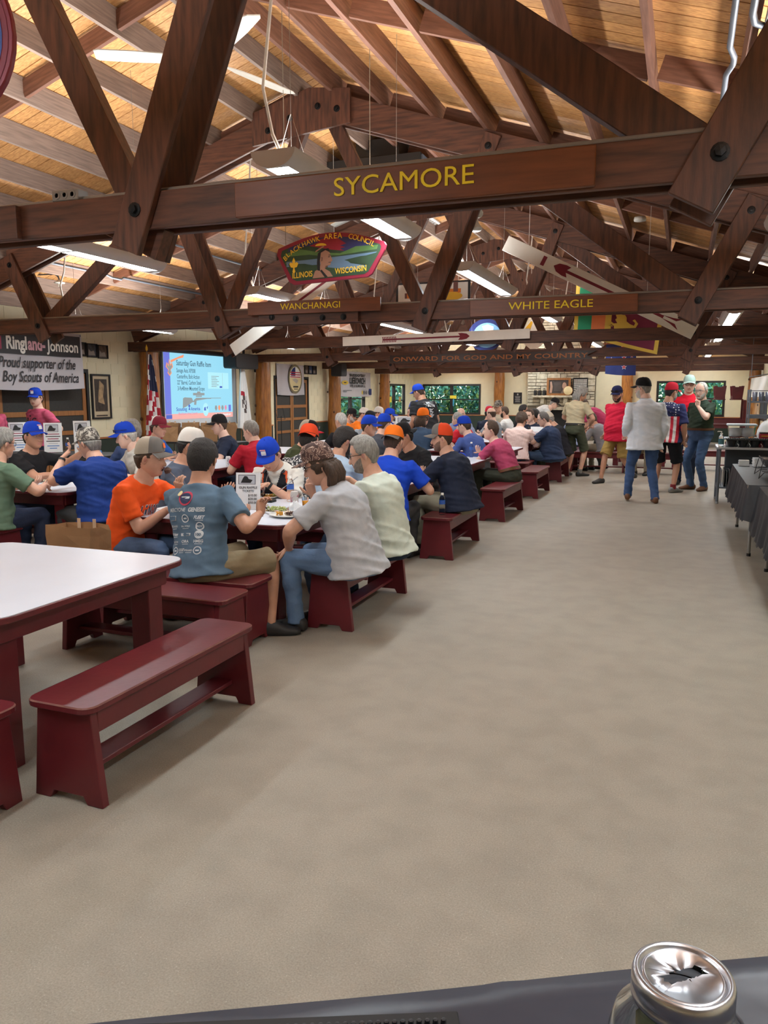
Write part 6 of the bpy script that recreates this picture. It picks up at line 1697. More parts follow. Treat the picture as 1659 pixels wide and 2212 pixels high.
person('man in slate tee and white mesh cap behind the logo tee man', (-4.25, 5.88), -74, lean=15, hy=10, hp=12, g=1.02, skin=1, near=True, hair=(H_black, 'short'), shirt=tee('slate_grey', 76, 84, 100), pants=D_dk, cap=dict(front=M_capw))
person('man in plaid shirt with red orange cap worn backwards', (-3.5, 7.0), 6, lean=16, hy=2, hp=14, g=1.0, skin=1, near=True, hair=(H_black, 'short'), shirt=M_plaid, pants=D_dk, cap=dict(front=M_capr, back=True, open=True))
person('black haired bearded man in light blue tee seated beside the plaid shirt', (-3.19, 6.98), -8, lean=18, hy=-32, hp=14, g=1.02, skin=1, near=True, hair=(H_black, 'short'), beard=(H_black, .007), shirt=tee('light_blue', 164, 184, 206), pants=D_dk)
person('man in royal blue shirt with fluorescent orange cap worn backwards', (-2.64, 7.05), 2, lean=20, hy=-8, hp=10, g=1.12, skin=0, near=True, hair=(H_brown, 'crew'), shirt=tee('royal_blue', 26, 66, 186), pants=CHR, cap=dict(front=M_capo, back=True, brim=M_capg, open=True), R=dict(t=(.24, .40, .78)))
person('man in black tee with black cap backwards leaning to talk', (-2.92, 9.02), 152, lean=26, hy=-16, hp=14, g=1.15, skin=1, near=True, hair=(H_black, 'short'), shirt=tee('plain_black', 32, 31, 34), pants=CHR, glasses=1, cap=dict(front=M_capk, back=True))
person('tattooed man in navy tee with grey and red orange cap on aisle bench', (-2.14, 7.98), 80, lean=22, hy=26, hp=4, g=1.18, belly=.03, skin=0, near=True, hair=(H_brown, 'crew'), beard=(H_stub, .002), shirt=tee('dark_navy', 38, 44, 62), pants=cloth('stone_shorts', 142, 136, 118), cap=dict(front=M_capg, mesh=M_capr, brim=M_capg, fp=.35),
       L=dict(t=(-.02, .50, .79), p=(-.9, -.4, -.6), d=(.5, .8, 0), n=(0, 0, -1), curl=.7), watch=((-1, K('tattoo_ink', 92, 84, 84)),))
person('man in rose pink tee and brown belt resting his elbows on the table', (-2.24, 10.98), 76, lean=34, hy=26, hp=2, g=.98, skin=4, near=True, hair=(H_brown, 'recede'), shirt=tee('rose_pink', 178, 72, 104), tuck=True, belt=BRN, pants=cloth('dark_olive_pants', 62, 64, 54), L=dict(t=(.08, .42, .79), p=(-.9, .3, -.6), d=(.9, .3, 0), n=(0, 0, -1), curl=.7), R=dict(t=(-.04, .44, .82), p=(.9, .3, -.6)))
person('man in olive tee with red brimmed cap and short beard facing right', (-4.35, 8.4), -80, lean=20, hy=-6, hp=8, g=1.12, skin=0, near=True, hair=(H_brown, 'crew'), beard=(H_brown, .004), shirt=tee('olive_tee', 70, 76, 52), pants=D_dk, cap=dict(front=M_capk, mesh=M_capm, brim=M_capred, fp=.2, shades=1), R=dict(t=(.16, .40, .78)))
person('grey haired man in red polo seen from behind, facing left', (-4.92, 8.75), 66, lean=22, hy=18, hp=8, g=1.2, belly=.03, skin=4, near=True, hair=(H_grey, 'crew'), shirt=tee('red_polo', 176, 34, 52), collar=True, pants=D_dk)
person('man in navy tee and black gold-lettered cap before the screen', (-6.15, 10.0), 128, lean=14, hy=-4, hp=6, g=1.12, skin=4, near=True, hair=(H_brown, 'crew'), shirt=tee('dark_navy', 38, 44, 62), pants=D_dk, cap=dict(front=M_capk, logo=((.088, 0, .024, .014, 2),), logom=LOGO))
person('person in maroon cap with white back, deep in left crowd', (-7.05, 9.2), -86, lean=20, hy=0, hp=8, skin=0, hair=(H_brown, 'short'), shirt=tee('blue_tee', 46, 90, 170), cap=dict(front=M_capmar, mesh=M_capw, brim=M_capmar, fp=-.55), pants=D_dk)
person('man in charcoal tee and blue cap facing right, centre of crowd', (-4.28, 10.25), -78, lean=16, hy=0, hp=6, g=1.05, skin=0, near=True, hair=(H_brown, 'crew'), shirt=tee('charcoal_tee', 70, 72, 80), cap=dict(front=M_royal), pants=D_dk)
person('grey haired man in black shirt seen from behind by the sponsor banner', (-5.15, 11.9), 52, lean=12, hy=14, hp=6, g=1.05, skin=0, hair=(H_white, 'crew'), shirt=tee('plain_black', 32, 31, 34), collar=True, pants=D_dk)
for lb, x, y, h, cp, kw in (('bearded man in orange tee and black cap reading at far table', -7.0, 16.0, -88, dict(front=M_capk), dict(beard=(H_white, .012), glasses=1)), ('man in orange tee and white-fronted black cap behind the bearded one', -7.02, 16.75, -84, dict(front=M_capw, brim=M_capk), {}), ('man in orange tee and wide white hat by the log post', -6.95, 17.5, -80, dict(front=M_capw, flat=True, rise=.01), {})):
    person(lb, (x, y), h, lean=16, hp=14, g=1.15, skin=0, hair=(H_brown, 'crew'), shirt=tee('safety_orange', 244, 130, 38), cap=cp, pants=D_dk, **kw)
person('man in orange tee and glasses before the white display boards', (-5.9, 17.82), 118, lean=8, hp=2, skin=4, hair=(H_black, 'short'), glasses=1, shirt=tee('safety_orange', 244, 130, 38), pants=D_dk)
person('person in grey tee and black and white cap, middle far crowd', (-5.3, 13.2), 14, lean=16, hy=-20, hp=14, skin=0, hair=(H_brown, 'crew'), shirt=tee('mist_grey', 150, 158, 166), cap=dict(front=M_capw, mesh=M_capk, fp=.3), pants=D_dk)
person('person in blue cap and orange collar facing right, far crowd', (-6.0, 15.75), -40, lean=16, hy=-30, hp=10, skin=0, hair=(H_black, 'short'), shirt=tee('safety_orange', 244, 130, 38), cap=dict(front=M_royal), pants=D_dk)
person('person in blue cap half hidden behind the orange backwards cap', (-4.28, 11.0), -30, lean=14, hy=10, hp=8, skin=0, hair=(H_brown, 'crew'), shirt=tee('charcoal_tee', 70, 72, 80), cap=blue_cap, pants=D_dk)
person('person in denim blue shirt and orange cap seen from behind', (-4.28, 13.1), -20, lean=6, hy=0, hp=4, s=1.04, g=1.05, skin=0, hair=(H_brown, 'long'), shirt=tee('denim_blue', 70, 92, 120), sleeve='long', cap=dict(front=M_capo), pants=D_dk)
person('man in blue shirt and blue cap leaning left over the table', (-2.95, 12.02), 62, lean=30, hy=16, hp=10, g=1.05, skin=4, hair=(H_brown, 'crew'), shirt=tee('periwinkle', 76, 96, 160), sleeve='long', tuck=True, belt=BRN, pants=CHR, cap=dict(front=M_royal))
person('grey bearded man in pale blue shirt facing the camera', (-4.6, 17.0), 200, lean=12, hp=4, skin=4, hair=(H_grey, 'bald'), beard=(H_white, .01), shirt=tee('pale_blue_shirt', 140, 154, 186), sleeve='long', pants=D_dk)
person('person in red cap and dark tee seen from behind', (-4.28, 18.2), -8, lean=8, hp=6, skin=1, hair=(H_black, 'short'), shirt=tee('dark_navy', 38, 44, 62), cap=dict(front=M_capred), pants=D_dk)
person('grey haired man in red tee leaning to the left', (-3.75, 14.57), 78, lean=28, hy=0, hp=4, g=1.08, skin=4, hair=(H_grey, 'recede'), shirt=tee('bright_red', 196, 38, 52), pants=CHR)
person('bald man in grey top behind the red tee man', (-3.85, 17.17), 70, lean=8, hp=4, skin=4, hair=(H_brown, 'bald'), shirt=tee('mist_grey', 150, 158, 166), pants=D_dk)
person('bearded man with cropped hair in white tee facing left', (-4.0, 19.23), 84, lean=6, hp=4, g=1.08, skin=0, hair=(H_brown, 'crew'), beard=(H_black, .006), shirt=tee('plain_white', 214, 214, 212), pants=D_dk)
person('dark haired man in black polo by the log post facing right', (-3.9, 20.1), -70, lean=8, hp=2, s=1.03, g=1.05, skin=1, hair=(H_black, 'short'), shirt=tee('plain_black', 32, 31, 34), pants=D_dk)
person('curly haired person in pink striped shirt seen from behind', (-2.85, 14.55), -6, lean=22, hp=16, g=1.1, skin=0, hair=(H_brown, 'curly'), shirt=M_stripe, sleeve='half', pants=D_dk)
person('man with sunglasses on his head in navy tee facing the table', (-2.95, 16.63), 172, lean=10, hy=-10, hp=10, g=1.12, skin=4, hair=(H_brown, 'crew'), shirt=tee('dark_navy', 38, 44, 62), pants=D_dk)
person('man in navy polo and glasses holding a phone, aisle bench', (-2.22, 14.85), 82, lean=16, hy=20, hp=18, g=1.25, belly=.07, skin=4, near=True, hair=(H_dkgrey, 'recede'), glasses=2, shirt=tee('navy_polo', 44, 56, 82), collar=True, pants=jeans('steel', 62, 80, 106), L=dict(t=(-.05, .48, .90), p=(-.8, -.4, -.9), d=(.5, .7, .3), curl=.8), R=dict(t=(.08, .47, .90), p=(.8, -.4, -.9), d=(-.4, .7, .3), curl=.8), shoes=SNK)
person('person in camouflage cap and pale top deep by the plaque', (-4.6, 21.2), 150, lean=6, hp=6, s=1.12, skin=0, hair=(H_brown, 'crew'), shirt=tee('pale_sand', 190, 180, 160), cap=dict(front=M_camog), pants=D_dk)
person('bald man seen from behind before the hearth', (-2.35, 19.3), 4, lean=6, hp=2, skin=4, hair=(H_white, 'bald'), shirt=tee('pale_blue_shirt', 140, 154, 186), pants=D_dk)
person('hunched man in black jacket and grey brimmed cap, aisle side', (-2.2, 16.0), 88, lean=26, hp=26, g=1.1, skin=1, hair=(H_grey, 'crew'), glasses=1, shirt=tee('black_jacket', 38, 38, 44), sleeve='long', cap=dict(front=M_capm, brim=M_capg), pants=OLV)
person('dark man beside the bending white tee, head lowered', (-2.85, 17.25), 64, lean=14, hp=16, skin=3, hair=(H_black, 'short'), beard=(H_black, .004), shirt=tee('plain_black', 32, 31, 34), pants=D_dk)
# ---- standing people
ST = dict(sit=False)
person('man in white tee and black cap bending over the far table', (-3.65, 20.9), -84, lean=58, hp=26, g=1.05, skin=4, hair=(H_grey, 'crew'), shirt=tee('plain_white', 214, 214, 212), pants=D_dk, cap=dict(front=M_capk), R=dict(t=(.16, .62, .82), p=(.6, -.6, -.5)), L=dict(t=(-.16, .62, .82), p=(-.6, -.6, -.5)), **ST)
def ex_back(root, so, po, C, fr, HM4, arms, legs):
    x, f = fr(.32); up = x.cross(f); it = [S2([(q * .05 - .13 + j, .075 - .06 * k), (q * .05 - .095 + j, .07 - .06 * k), (q * .05 - .08 + j, .115 - .06 * k), (q * .05 - .12 + j, .125 - .06 * k)], 0) for k, j in ((0, 0), (1, .02)) for q in range(5)]
    for i in range(9): it.append(S2(rect(.1 - .02 * (i % 3), .012, -.02, -.03 - i * .02), 0))
    decal(root, so, it, C(.30) - f * .1, x, up, [K('print_pale', 204, 212, 218)])
person('standing man in black printed tee and blue cap leaning over table', (-4.72, 14.9), 58, lean=16, hy=22, hp=18, s=1.04, g=1.25, belly=.05, skin=1, near=True, hair=(H_brown, 'crew'), shirt=tee('faded_black', 44, 44, 48), pants=D_dk, cap=dict(front=M_royal), glasses=1, extra=ex_back, **ST)
person('standing man in cobalt tee seen from behind near corner window', (-6.55, 19.95), -12, lean=12, hp=20, g=1.2, belly=.04, skin=0, hair=(H_brown, 'bald'), shirt=tee('cobalt', 58, 92, 190), pants=D_dk, **ST)
def ex_bac(root, so, po, C, fr, HM4, arms, legs):
    x, f = fr(.28); up = x.cross(f); decal(root, so, [T2('BAC', 0, 0, .12, 0, .24, 0, .03), S2(ellipse(-.03, .11, .02, .014, 10), 0)], C(.27) + f * .1, -x, up, [K('print_dark_rose', 60, 40, 52)])
pinkt = tee('heather_pink', 190, 84, 112)
person('woman in pink lettered tee and blue cap standing by the banner', (-9.22, 9.5), 168, lean=2, hy=26, hp=6, s=.965, g=1.08, skin=4, near=True, hair=(H_brown, 'curly'), glasses=1, shirt=pinkt, pants=D_blue, cap=blue_cap, extra=ex_bac, R=dict(t=(.16, -.05, .95), p=(.8, -.4, 0)), L=dict(t=(-.16, -.05, .95), p=(-.8, -.4, 0)), **ST)
person('woman in pink tee and blue cap at the left frame edge', (-8.98, 8.3), -100, lean=4, hy=-10, hp=20, s=.94, g=1.1, skin=4, near=True, hair=(H_brown, 'short'), shirt=pinkt, pants=D_dk, cap=blue_cap, **ST)
person('grey haired man in khaki tee and green cargo shorts, back turned', (-2.02, 16.25), -24, lean=7, hy=-34, hp=22, s=1.02, g=1.0, skin=0, near=True, hair=(H_grey, 'long'), shirt=tee('khaki_tee', 188, 176, 146), pants=cloth('cargo_green', 76, 80, 64), short=True, shoes=SNK, sock=K('sock_grey', 120, 116, 110), tuck=True, belt=M_blk,
       R=dict(t=(.20, .24, 1.02), p=(1, -.6, 0), d=(-.3, .9, -.2)), L=dict(t=(-.16, .30, 1.06), p=(-1, -.3, -.2)), feet={1: (.12, .05, .085, 30), -1: (-.12, -.03, .085, -10)}, **ST)
person('person in raspberry tee bending towards the table behind red shirt', (-1.62, 18.1), 78, lean=62, hp=10, s=1.0, g=1.08, skin=0, near=True, hair=(H_brown, 'short'), shirt=tee('raspberry', 164, 54, 90), pants=CHR, R=dict(t=(.18, .5, .82), p=(.6, -.6, -.5)), L=dict(t=(-.18, .5, .82), p=(-.6, -.6, -.5)), **ST)
redsh = tee('scarlet_shirt', 206, 34, 64)
person('big man in scarlet shirt, khaki shorts and navy cap walking left', (-1.1, 15.25), 142, lean=4, hy=18, hp=12, s=1.0, g=1.22, belly=.08, skin=1, near=True, hair=(H_black, 'crew'), beard=(H_black, .003), shirt=redsh, collar=True, sleeve='half', pants=cloth('golden_khaki', 156, 128, 72), short=True, shoes=SNK, cap=dict(front=M_capn, shades=1), hem=-.10,
       R=dict(t=(.30, .02, .93), p=(.4, -1, 0)), L=dict(t=(-.32, .06, .93), p=(-.4, -1, 0)), feet={1: (.12, .28, .085, 0), -1: (-.1, -.34, .16, 0)}, **ST)
person('man in pale long sleeved shirt, jeans and black cap walking away', (-.52, 12.62), 22, lean=5, hy=46, hp=4, s=1.05, g=1.16, belly=.03, skin=4, near=True, hair=(H_grey, 'crew'), beard=(H_white, .008), shirt=tee('oxford_pale', 222, 228, 238), sleeve='long', collar=True, pants=jeans('classic', 66, 90, 132), shoes=BRN, cap=dict(front=M_capk), hem=-.12,
       L=dict(t=(-.25, .18, 1.02), p=(-.35, -1, 0), d=(.4, .8, -.3)), R=dict(t=(.27, .05, .9), p=(.3, -1, 0)), feet={1: (.17, -.1, .085, 12), -1: (-.17, .16, .11, 20)}, **ST)
person('man in stars and stripes shirt, black shorts and red cap', (-.24, 14.05), -12, lean=3, hy=-34, hp=6, s=1.02, g=1.12, skin=1, near=True, hair=(H_black, 'crew'), beard=(H_white, .006), shirt=M_flagsh, sleeve='half', pants=cloth('black_shorts', 30, 30, 34), short=True, shoes=GSN, sock=K('sock_red', 130, 34, 44), cap=dict(front=M_capred), hem=-.06, R=dict(t=(.27, .08, .9), p=(.4, -1, 0)), feet={1: (.15, .02, .085, 32), -1: (-.15, 0, .085, -6)}, **ST)
def ex_logo(root, so, po, C, fr, HM4, arms, legs):
    x, f = fr(.33); up = x.cross(f); decal(root, so, [S2([(0, 0), (.014, .02), (.03, .0), (.02, .035), (.0, .03)][::1], 0)], C(.33) + f * .1 - x * .1, -x, up, [M_wht])
person('tall man in red polo and pale green cap facing the camera', (.08, 15.45), 176, lean=0, hy=6, hp=2, s=1.1, g=1.12, belly=.03, skin=4, near=True, hair=(H_grey, 'crew'), glasses=1, shirt=tee('cherry_polo', 208, 28, 50), collar=True, pants=D_navy, shoes=SNK, cap=dict(front=cloth('cap_mint', 176, 206, 198), brim=cloth('cap_mint', 176, 206, 198)), extra=ex_logo, **ST)
def ex_logo2(root, so, po, C, fr, HM4, arms, legs):
    x, f = fr(.33); up = x.cross(f); decal(root, so, [S2([(0, 0), (.034, 0), (.03, .018), (.012, .024)], 0), S2(rect(.04, .006, .036, .006), 1)], C(.33) + f * .1 - x * .12, -x, up, [LOGO[3], M_wht])
person('bald man in dark green polo and jeans pointing to his nose', (.31, 14.62), 138, lean=2, hy=12, hp=4, s=1.03, g=1.02, belly=.085, skin=4, near=True, hair=(H_white, 'recede'), glasses=2, beard=(H_white, .003), shirt=tee('bottle_green', 48, 62, 50), collar=True, tuck=True, belt=BRN, pants=jeans('faded', 74, 98, 134), shoes=BRN, extra=ex_logo2,
       L=dict(t=(-.10, .22, 1.44), p=(-.9, .25, -.9), d=(.2, -.1, 1), n=(.2, -1, 0), curl=1.1, point=True), R=dict(t=(.24, .05, .95), p=(.8, -.7, 0)), feet={1: (.13, .03, .085, 20), -1: (-.13, 0, .085, -12)}, **ST)
person('seated person in grey hoodie behind the scarlet shirt man', (-1.52, 17.4), 62, lean=34, hp=24, g=1.05, skin=0, hair=(H_brown, 'short'), shirt=tee('hoodie_grey', 140, 142, 150), sleeve='long', pants=KH2, seat=.43)
person('seated person in khaki trousers behind the pale shirt man', (-.62, 17.35), 160, lean=20, hp=10, skin=0, hair=(H_brown, 'short'), shirt=tee('pale_sand', 190, 180, 160), sleeve='long', pants=KH2)
bake_people()
# ================================================================ things on the tables and along the right side
M_plate = K('plate_white', 222, 220, 214, .35); M_steel = mat('cutlery_steel', rgb(176, 176, 180), .25, metal=.9, var=.05); M_paper = K('paper_white', 224, 226, 228, .7)
M_clear = glass('clear_plastic', (.95, .97, 1), .05, 1.15); M_water = glass('water', (.97, .99, 1), .0, 1.06); M_label = K('bottle_label', 56, 96, 176, .4); M_kraft = mat('kraft_paper', rgb(150, 112, 76), .8, var=.12, vs=6, bump=.3, bs=9)
TZ_ = .7325
F_rice = mat('food_yellow', rgb(206, 150, 60), .7, var=.35, vs=60, bump=.6, bs=90); F_meat = mat('food_meat', rgb(84, 52, 40), .5, var=.4, vs=50, bump=.5, bs=60); F_sal = mat('food_salad', rgb(176, 186, 112), .6, var=.35, vs=60, bump=.6, bs=70); F_wht = K('food_white', 220, 206, 180)
def blob(c, r, M, nm, root, sd, n=40):
    m = MB(); rs = random.Random(sd)
    for i in range(n):
        a = rs.uniform(0, 2 * PI); q = r[0] * math.sqrt(rs.random()); m.sphere((c[0] + q * math.cos(a), c[1] + q * math.sin(a) * r[1] / r[0], c[2] + rs.uniform(0, r[2])), (rs.uniform(.005, .011), rs.uniform(.005, .011), rs.uniform(.004, .008)), 6, 4)
    return tag(m.build(nm, M, root), kind='stuff')
def plate(label, x, y, foods, r=.13, grp=None):
    t = thing('dinner_plate', label, 'plate', (x, y, TZ_))
    m = MB(); m.lathe([(.001, .002), (r * .62, .002), (r * .7, .004), (r, .018), (r * 1.0, .021), (r * .7, .009), (r * .6, .006), (.001, .006)], (0, 0, 0), 32); m.build('dish', M_plate, t)
    for i, (dx, dy, rr, M, nm) in enumerate(foods): blob((dx, dy, .012), (rr, rr * .8, .022), M, nm, t, int(x * 100) + i, 46)
    return t
plate('white plate of meat and yellow rice before the vest man', -3.42, 6.10, [(.04, .0, .05, F_rice, 'rice'), (-.05, .0, .045, F_meat, 'beans'), (.09, .02, .03, F_sal, 'greens')])
plate('white plate with steak pieces before the woman in camouflage cap', -2.74, 5.22, [(.02, .02, .04, F_meat, 'steak'), (-.06, -.02, .025, F_rice, 'corn'), (-.02, .03, .02, F_wht, 'potato')], .14)
plate('white plate by the orange tee man at table corner', -3.72, 5.14, [(.0, .0, .03, F_meat, 'steak')], .11)
plate('white plate on the left table before the camouflage cap man', -5.95, 6.28, [(.03, .0, .035, F_meat, 'steak')], .13)
plate('white plate before the sage green tee man', -6.3, 5.98, [(.0, .0, .03, F_rice, 'rice')], .12)
plate('white plate on the aisle side of second table, far corner', -2.72, 5.85, [(.0, .0, .04, F_rice, 'rice')], .12)
def box_tray(label, x, y, w, d, h, foodm):
    t = thing('food_tray', label, 'container', (x, y, TZ_))
    m = MB(); m.add([(-w / 2, -d / 2, 0), (w / 2, -d / 2, 0), (w / 2, d / 2, 0), (-w / 2, d / 2, 0), (-w / 2 * 1.15, -d / 2 * 1.15, h), (w / 2 * 1.15, -d / 2 * 1.15, h), (w / 2 * 1.15, d / 2 * 1.15, h), (-w / 2 * 1.15, d / 2 * 1.15, h)], [(0, 3, 2, 1), (0, 1, 5, 4), (1, 2, 6, 5), (2, 3, 7, 6), (3, 0, 4, 7)]); m.build('tray', M_clear, t)
    blob((0, 0, .006), (w * .42, d * .42, .022), foodm, 'food', t, int(y * 77), 70)
box_tray('clear tray of shredded salad beside the soda can', -2.97, 5.46, .2, .14, .035, F_sal)
box_tray('clear plastic tub of food on the left table', -6.14, 6.42, .18, .14, .07, F_wht)
def crumple(label, x, y, z=TZ_, r=.035, sd=1):
    m = MB(); rs = random.Random(sd); n, k = 10, 7; m.sphere((0, 0, r * .6), r, n, k)
    m.v = [(a * rs.uniform(.7, 1.25), b * rs.uniform(.7, 1.25), max(0, c * rs.uniform(.6, 1.1))) for a, b, c in m.v]; m.s = [False] * len(m.s)
    o = m.build('crumpled_napkin', M_paper); o.location = (x, y, z); tag(o, label, 'napkin')
crumple('crumpled white napkin by the clear tub, left one', -6.3, 6.52, sd=1, r=.05); crumple('crumpled white napkin by the clear tub, right one', -6.0, 6.62, sd=2, r=.05); crumple('crumpled white napkin behind the steak plate', -2.80, 5.45, sd=3, r=.055)
def bottle_(label, x, y, z):
    t = thing('water_bottle', label, 'bottle', (x, y, z))
    m = MB(); m.lathe([(.001, .001), (.026, .0), (.031, .006), (.031, .05), (.029, .055), (.031, .06), (.031, .09), (.027, .105), (.031, .12), (.031, .15), (.024, .18), (.0125, .2), (.0125, .215)], (0, 0, 0), 20); m.build('body', M_water, t)
    m = MB(); m.lathe([(.0316, .108), (.0316, .15)], (0, 0, 0), 20, cap=False); m.build('label', M_label, t)
    m = MB(); m.lathe([(.015, .2), (.015, .222), (.001, .223)], (0, 0, 0), 14); m.build('cap', M_wht, t)
for lb, x, y, z in (('clear water bottle on second aisle table before the plaid shirt', -3.10, 5.96, TZ_), ('clear water bottle standing alone on the third aisle bench', -2.24, 7.62, .4305), ('clear water bottle by blue cap on fourth aisle table', -2.86, 11.2, TZ_), ('clear water bottle on the fourth middle-row table', -5.6, 14.3, TZ_)): bottle_(lb, x, y, z)
def can_(label, x, y, z, mats, txt, col):
    t = thing('soda_can', label, 'can', (x, y, z))
    m = MB(); m.lathe([(.001, .003), (.024, .0), (.032, .01), (.033, .11), (.027, .121), (.027, .124), (.024, .120), (.001, .119)], (0, 0, 0), 24); m.build('body', mats, t)
    m = MB(); V, F = text2d(txt, .05, 0, .03); a0 = math.atan2(-y, -x)
    if len(txt) > 2: V = V[:, ::-1] * np.array([-1, 1]); V = V - V.mean(0)
    else: V = V - np.array([0, V[:, 1].mean()])
    V = V * (.09 / max(1e-6, (V.max(0) - V.min(0)).max()))
    m.add([(.0336 * math.cos(a0 + q / .0336), .0336 * math.sin(a0 + q / .0336), .06 + w) for q, w in V], F); m.build('lettering', col, t)
can_('silver and red soda can on second aisle table', -2.94, 5.72, TZ_, M_lampbody, 'C', M_bred); can_('tall white can reading ULTRA on the second middle table', -5.42, 8.72, TZ_, M_paper, 'ULTRA', K('can_blue', 50, 60, 120)); can_('red soda can on the far table behind black tee man', -4.4, 13.4, TZ_, M_bred, 'C', M_wht)
t = thing('bifold_wallet', 'black leather wallet beside the plate on second aisle table', 'wallet', (-3.27, 5.88, TZ_)); m = MB(); m.box(-.055, .055, -.045, .045, 0, .012); m.build('back_flap', M_blk, t, .003); m = MB(); m.box(-.055, .055, -.045, .04, .0125, .023); m.build('front_flap', M_spk, t, .003)
t = thing('plastic_cup', 'small clear cup with orange drink behind soda can', 'cup', (-2.86, 5.76, TZ_)); m = MB(); m.lathe([(.024, 0), (.03, .075)], (0, 0, 0), 16, cap=False); m.build('cup', M_clear, t); m = MB(); m.lathe([(.001, .002), (.022, .002), (.026, .045), (.001, .045)], (0, 0, 0), 16); m.build('drink', K('orange_drink', 226, 150, 50, .2), t)
def fork_(nm, label, p, d, up=(0, 0, 1), spoon=False):
    t = thing(nm, label, 'cutlery', p); d = Vector(d).normalized(); s = d.cross(Vector(up)).normalized(); u = s.cross(d)
    m = MB(); m.beam(d * -.11, d * .03, .008, .0022, u); m.build('handle', M_steel, t)
    m = MB()
    if spoon: m.sphere((0, 0, 0), (.018, .027, .005), 12, 6); R_ = Matrix((s, d, u)).transposed(); m.v = [tuple(R_ @ Vector(q) + d * .055) for q in m.v]; m.build('bowl', M_steel, t)
    else:
        m.beam(d * .03, d * .05, .022, .002, u); m.build('neck', M_steel, t)
        for k_ in (-.009, -.003, .003, .009):
            m = MB(); m.beam(d * .05 + s * k_, d * .085 + s * k_ + u * .006, .0028, .002, u); m.build('tine', M_steel, t)
fork_('dinner_fork', 'steel fork in the hand of the woman in camouflage cap', (-2.62, 4.99, 1.0), (-.8, .1, -.55)); fork_('dinner_fork', 'steel fork in the hand of the vest man', (-3.43, 6.12, .85), (-.1, -.35, -.95)); fork_('dinner_fork', 'steel fork lying across the steak plate', (-2.84, 5.26, TZ_ + .028), (-.6, -.6, .12))
fork_('table_spoon', 'steel spoon lying before the salad tray', (-2.99, 5.30, TZ_ + .006), (-.7, .5, 0), spoon=True)
t = thing('meat_chunk', 'brown chunk of meat on a fork at the orange man\'s mouth', 'food', (0, 0, 0))
_i = 1; hm = PEOPLE[1][5]; mw = PEOPLE[1][0].matrix_basis @ hm((0.0, .116, -.078)); t.location = mw
m = MB(); rs = random.Random(3); m.sphere((0, 0, 0), (.024, .036, .022), 10, 8); m.v = [(a * rs.uniform(.8, 1.2), b * rs.uniform(.8, 1.2), c * rs.uniform(.8, 1.2)) for a, b, c in m.v]; m.build('meat', F_meat, t); m = MB(); m.tube([(.02, 0, -.01), (.07, 0, -.05), (.11, -.01, -.08)], .003, 6); m.build('fork_handle', M_steel, t)
# printed cards in acrylic stands
def card(label, loc, rz, w, h, lines, pic=True, nm='table_card', back=.18, bars=0):
    t = thing(nm, label, 'sign', loc, rz); uz = Vector((0, back, 1)).normalized()
    m = MB(); m.prism(rect(w, h, -w / 2, 0), (0, 0, .004), UX, uz, -.003); m.build('card', M_paper, t)
    m = MB(); m.box(-w / 2, w / 2, -.01, .07, 0, .004); m.build('stand_foot', M_clear, t)
    m = MB(); o = (0, 0, .004)
    if pic:
        shape(m, rect(w * .7, h * .26, -w * .40, h * .68), o, UX, uz, .0008, 0); shape(m, rect(w * .66, h * .235, -w * .38, h * .69), o, UX, uz, .0012, 2)
        shape(m, [(-w * .3, h * .72), (w * .1, h * .72), (w * .18, h * .8), (w * .02, h * .83), (-.04 * w, h * .9), (-w * .15, h * .91), (-w * .22, h * .84)], o, UX, uz, .0016, 0)
    if bars:
        for i, (bw, bk) in enumerate(((.7, 1), (.8, 0), (.6, 1), (.74, 0), (.5, 2), (.66, 3), (.4, 3))): shape(m, rect(w * bw, h * .028, -w * bw / 2, h * (.6 - i * .08)), o, UX, uz, .0012, bk)
    for s, x, y, sz, k, bd in lines: letters(m, s, (o[0] + x * w, o[1] + uz.y * y * h, o[2] + uz.z * y * h), UX, uz, sz, k, lift=.0016, bold=bd)
    m.build('printing', [M_blk, M_bred, K('card_grey', 180, 184, 192), K('card_blue', 60, 120, 190)], t); return t
card('white raffle price card in acrylic stand on second aisle table', (-3.2, 5.42, TZ_), rad(14), .20, .29, [('GUN RAFFLE', 0, .56, .026, 0, .02), ('TICKETS!', 0, .47, .024, 0, .02), ('$10.00', .18, .35, .026, 0, .02), ('$20.00', .18, .25, .026, 0, .02), ('$50.00', .18, .15, .026, 0, .02)], back=.12)
for lb, x, y, rz, w, h in (('white raffle card stand leaning before the pink tee woman, left one', -8.85, 8.72, rad(58), .24, .42), ('white raffle card stand before the pink tee woman, middle one', -8.25, 8.72, rad(40), .24, .42), ('tall white raffle card stand near right end of helpers\' table', -7.62, 8.6, rad(44), .22, .46)):
    card(lb, (x, y, .832), rz, w, h, [], back=.25, bars=1)
card('white printed card standing on the sixth aisle table', (-2.62, 15.45, TZ_), rad(16), .26, .3, [], pic=False, back=.4, bars=1)
for i, (x, y, w) in enumerate(((-6.35, 16.6, .6), (-5.75, 16.7, .5), (-6.1, 17.0, .5))):
    card('white display board with photographs on far middle table, %s' % ('left', 'right', 'rear')[i], (x, y, TZ_), rad(24), w, .42, [], back=.2, bars=1)
t = thing('laptop', 'open silver laptop on the far middle table', 'laptop', (-5.55, 16.2, TZ_), rad(200)); m = MB(); m.box(-.16, .16, -.11, .11, 0, .016); m.build('base', M_galv, t, .003); m = MB(); m.prism(rect(.32, .21, -.16, 0), (0, .11, .016), UX, Vector((0, .25, 1)).normalized(), -.006); m.build('lid', M_galv, t)
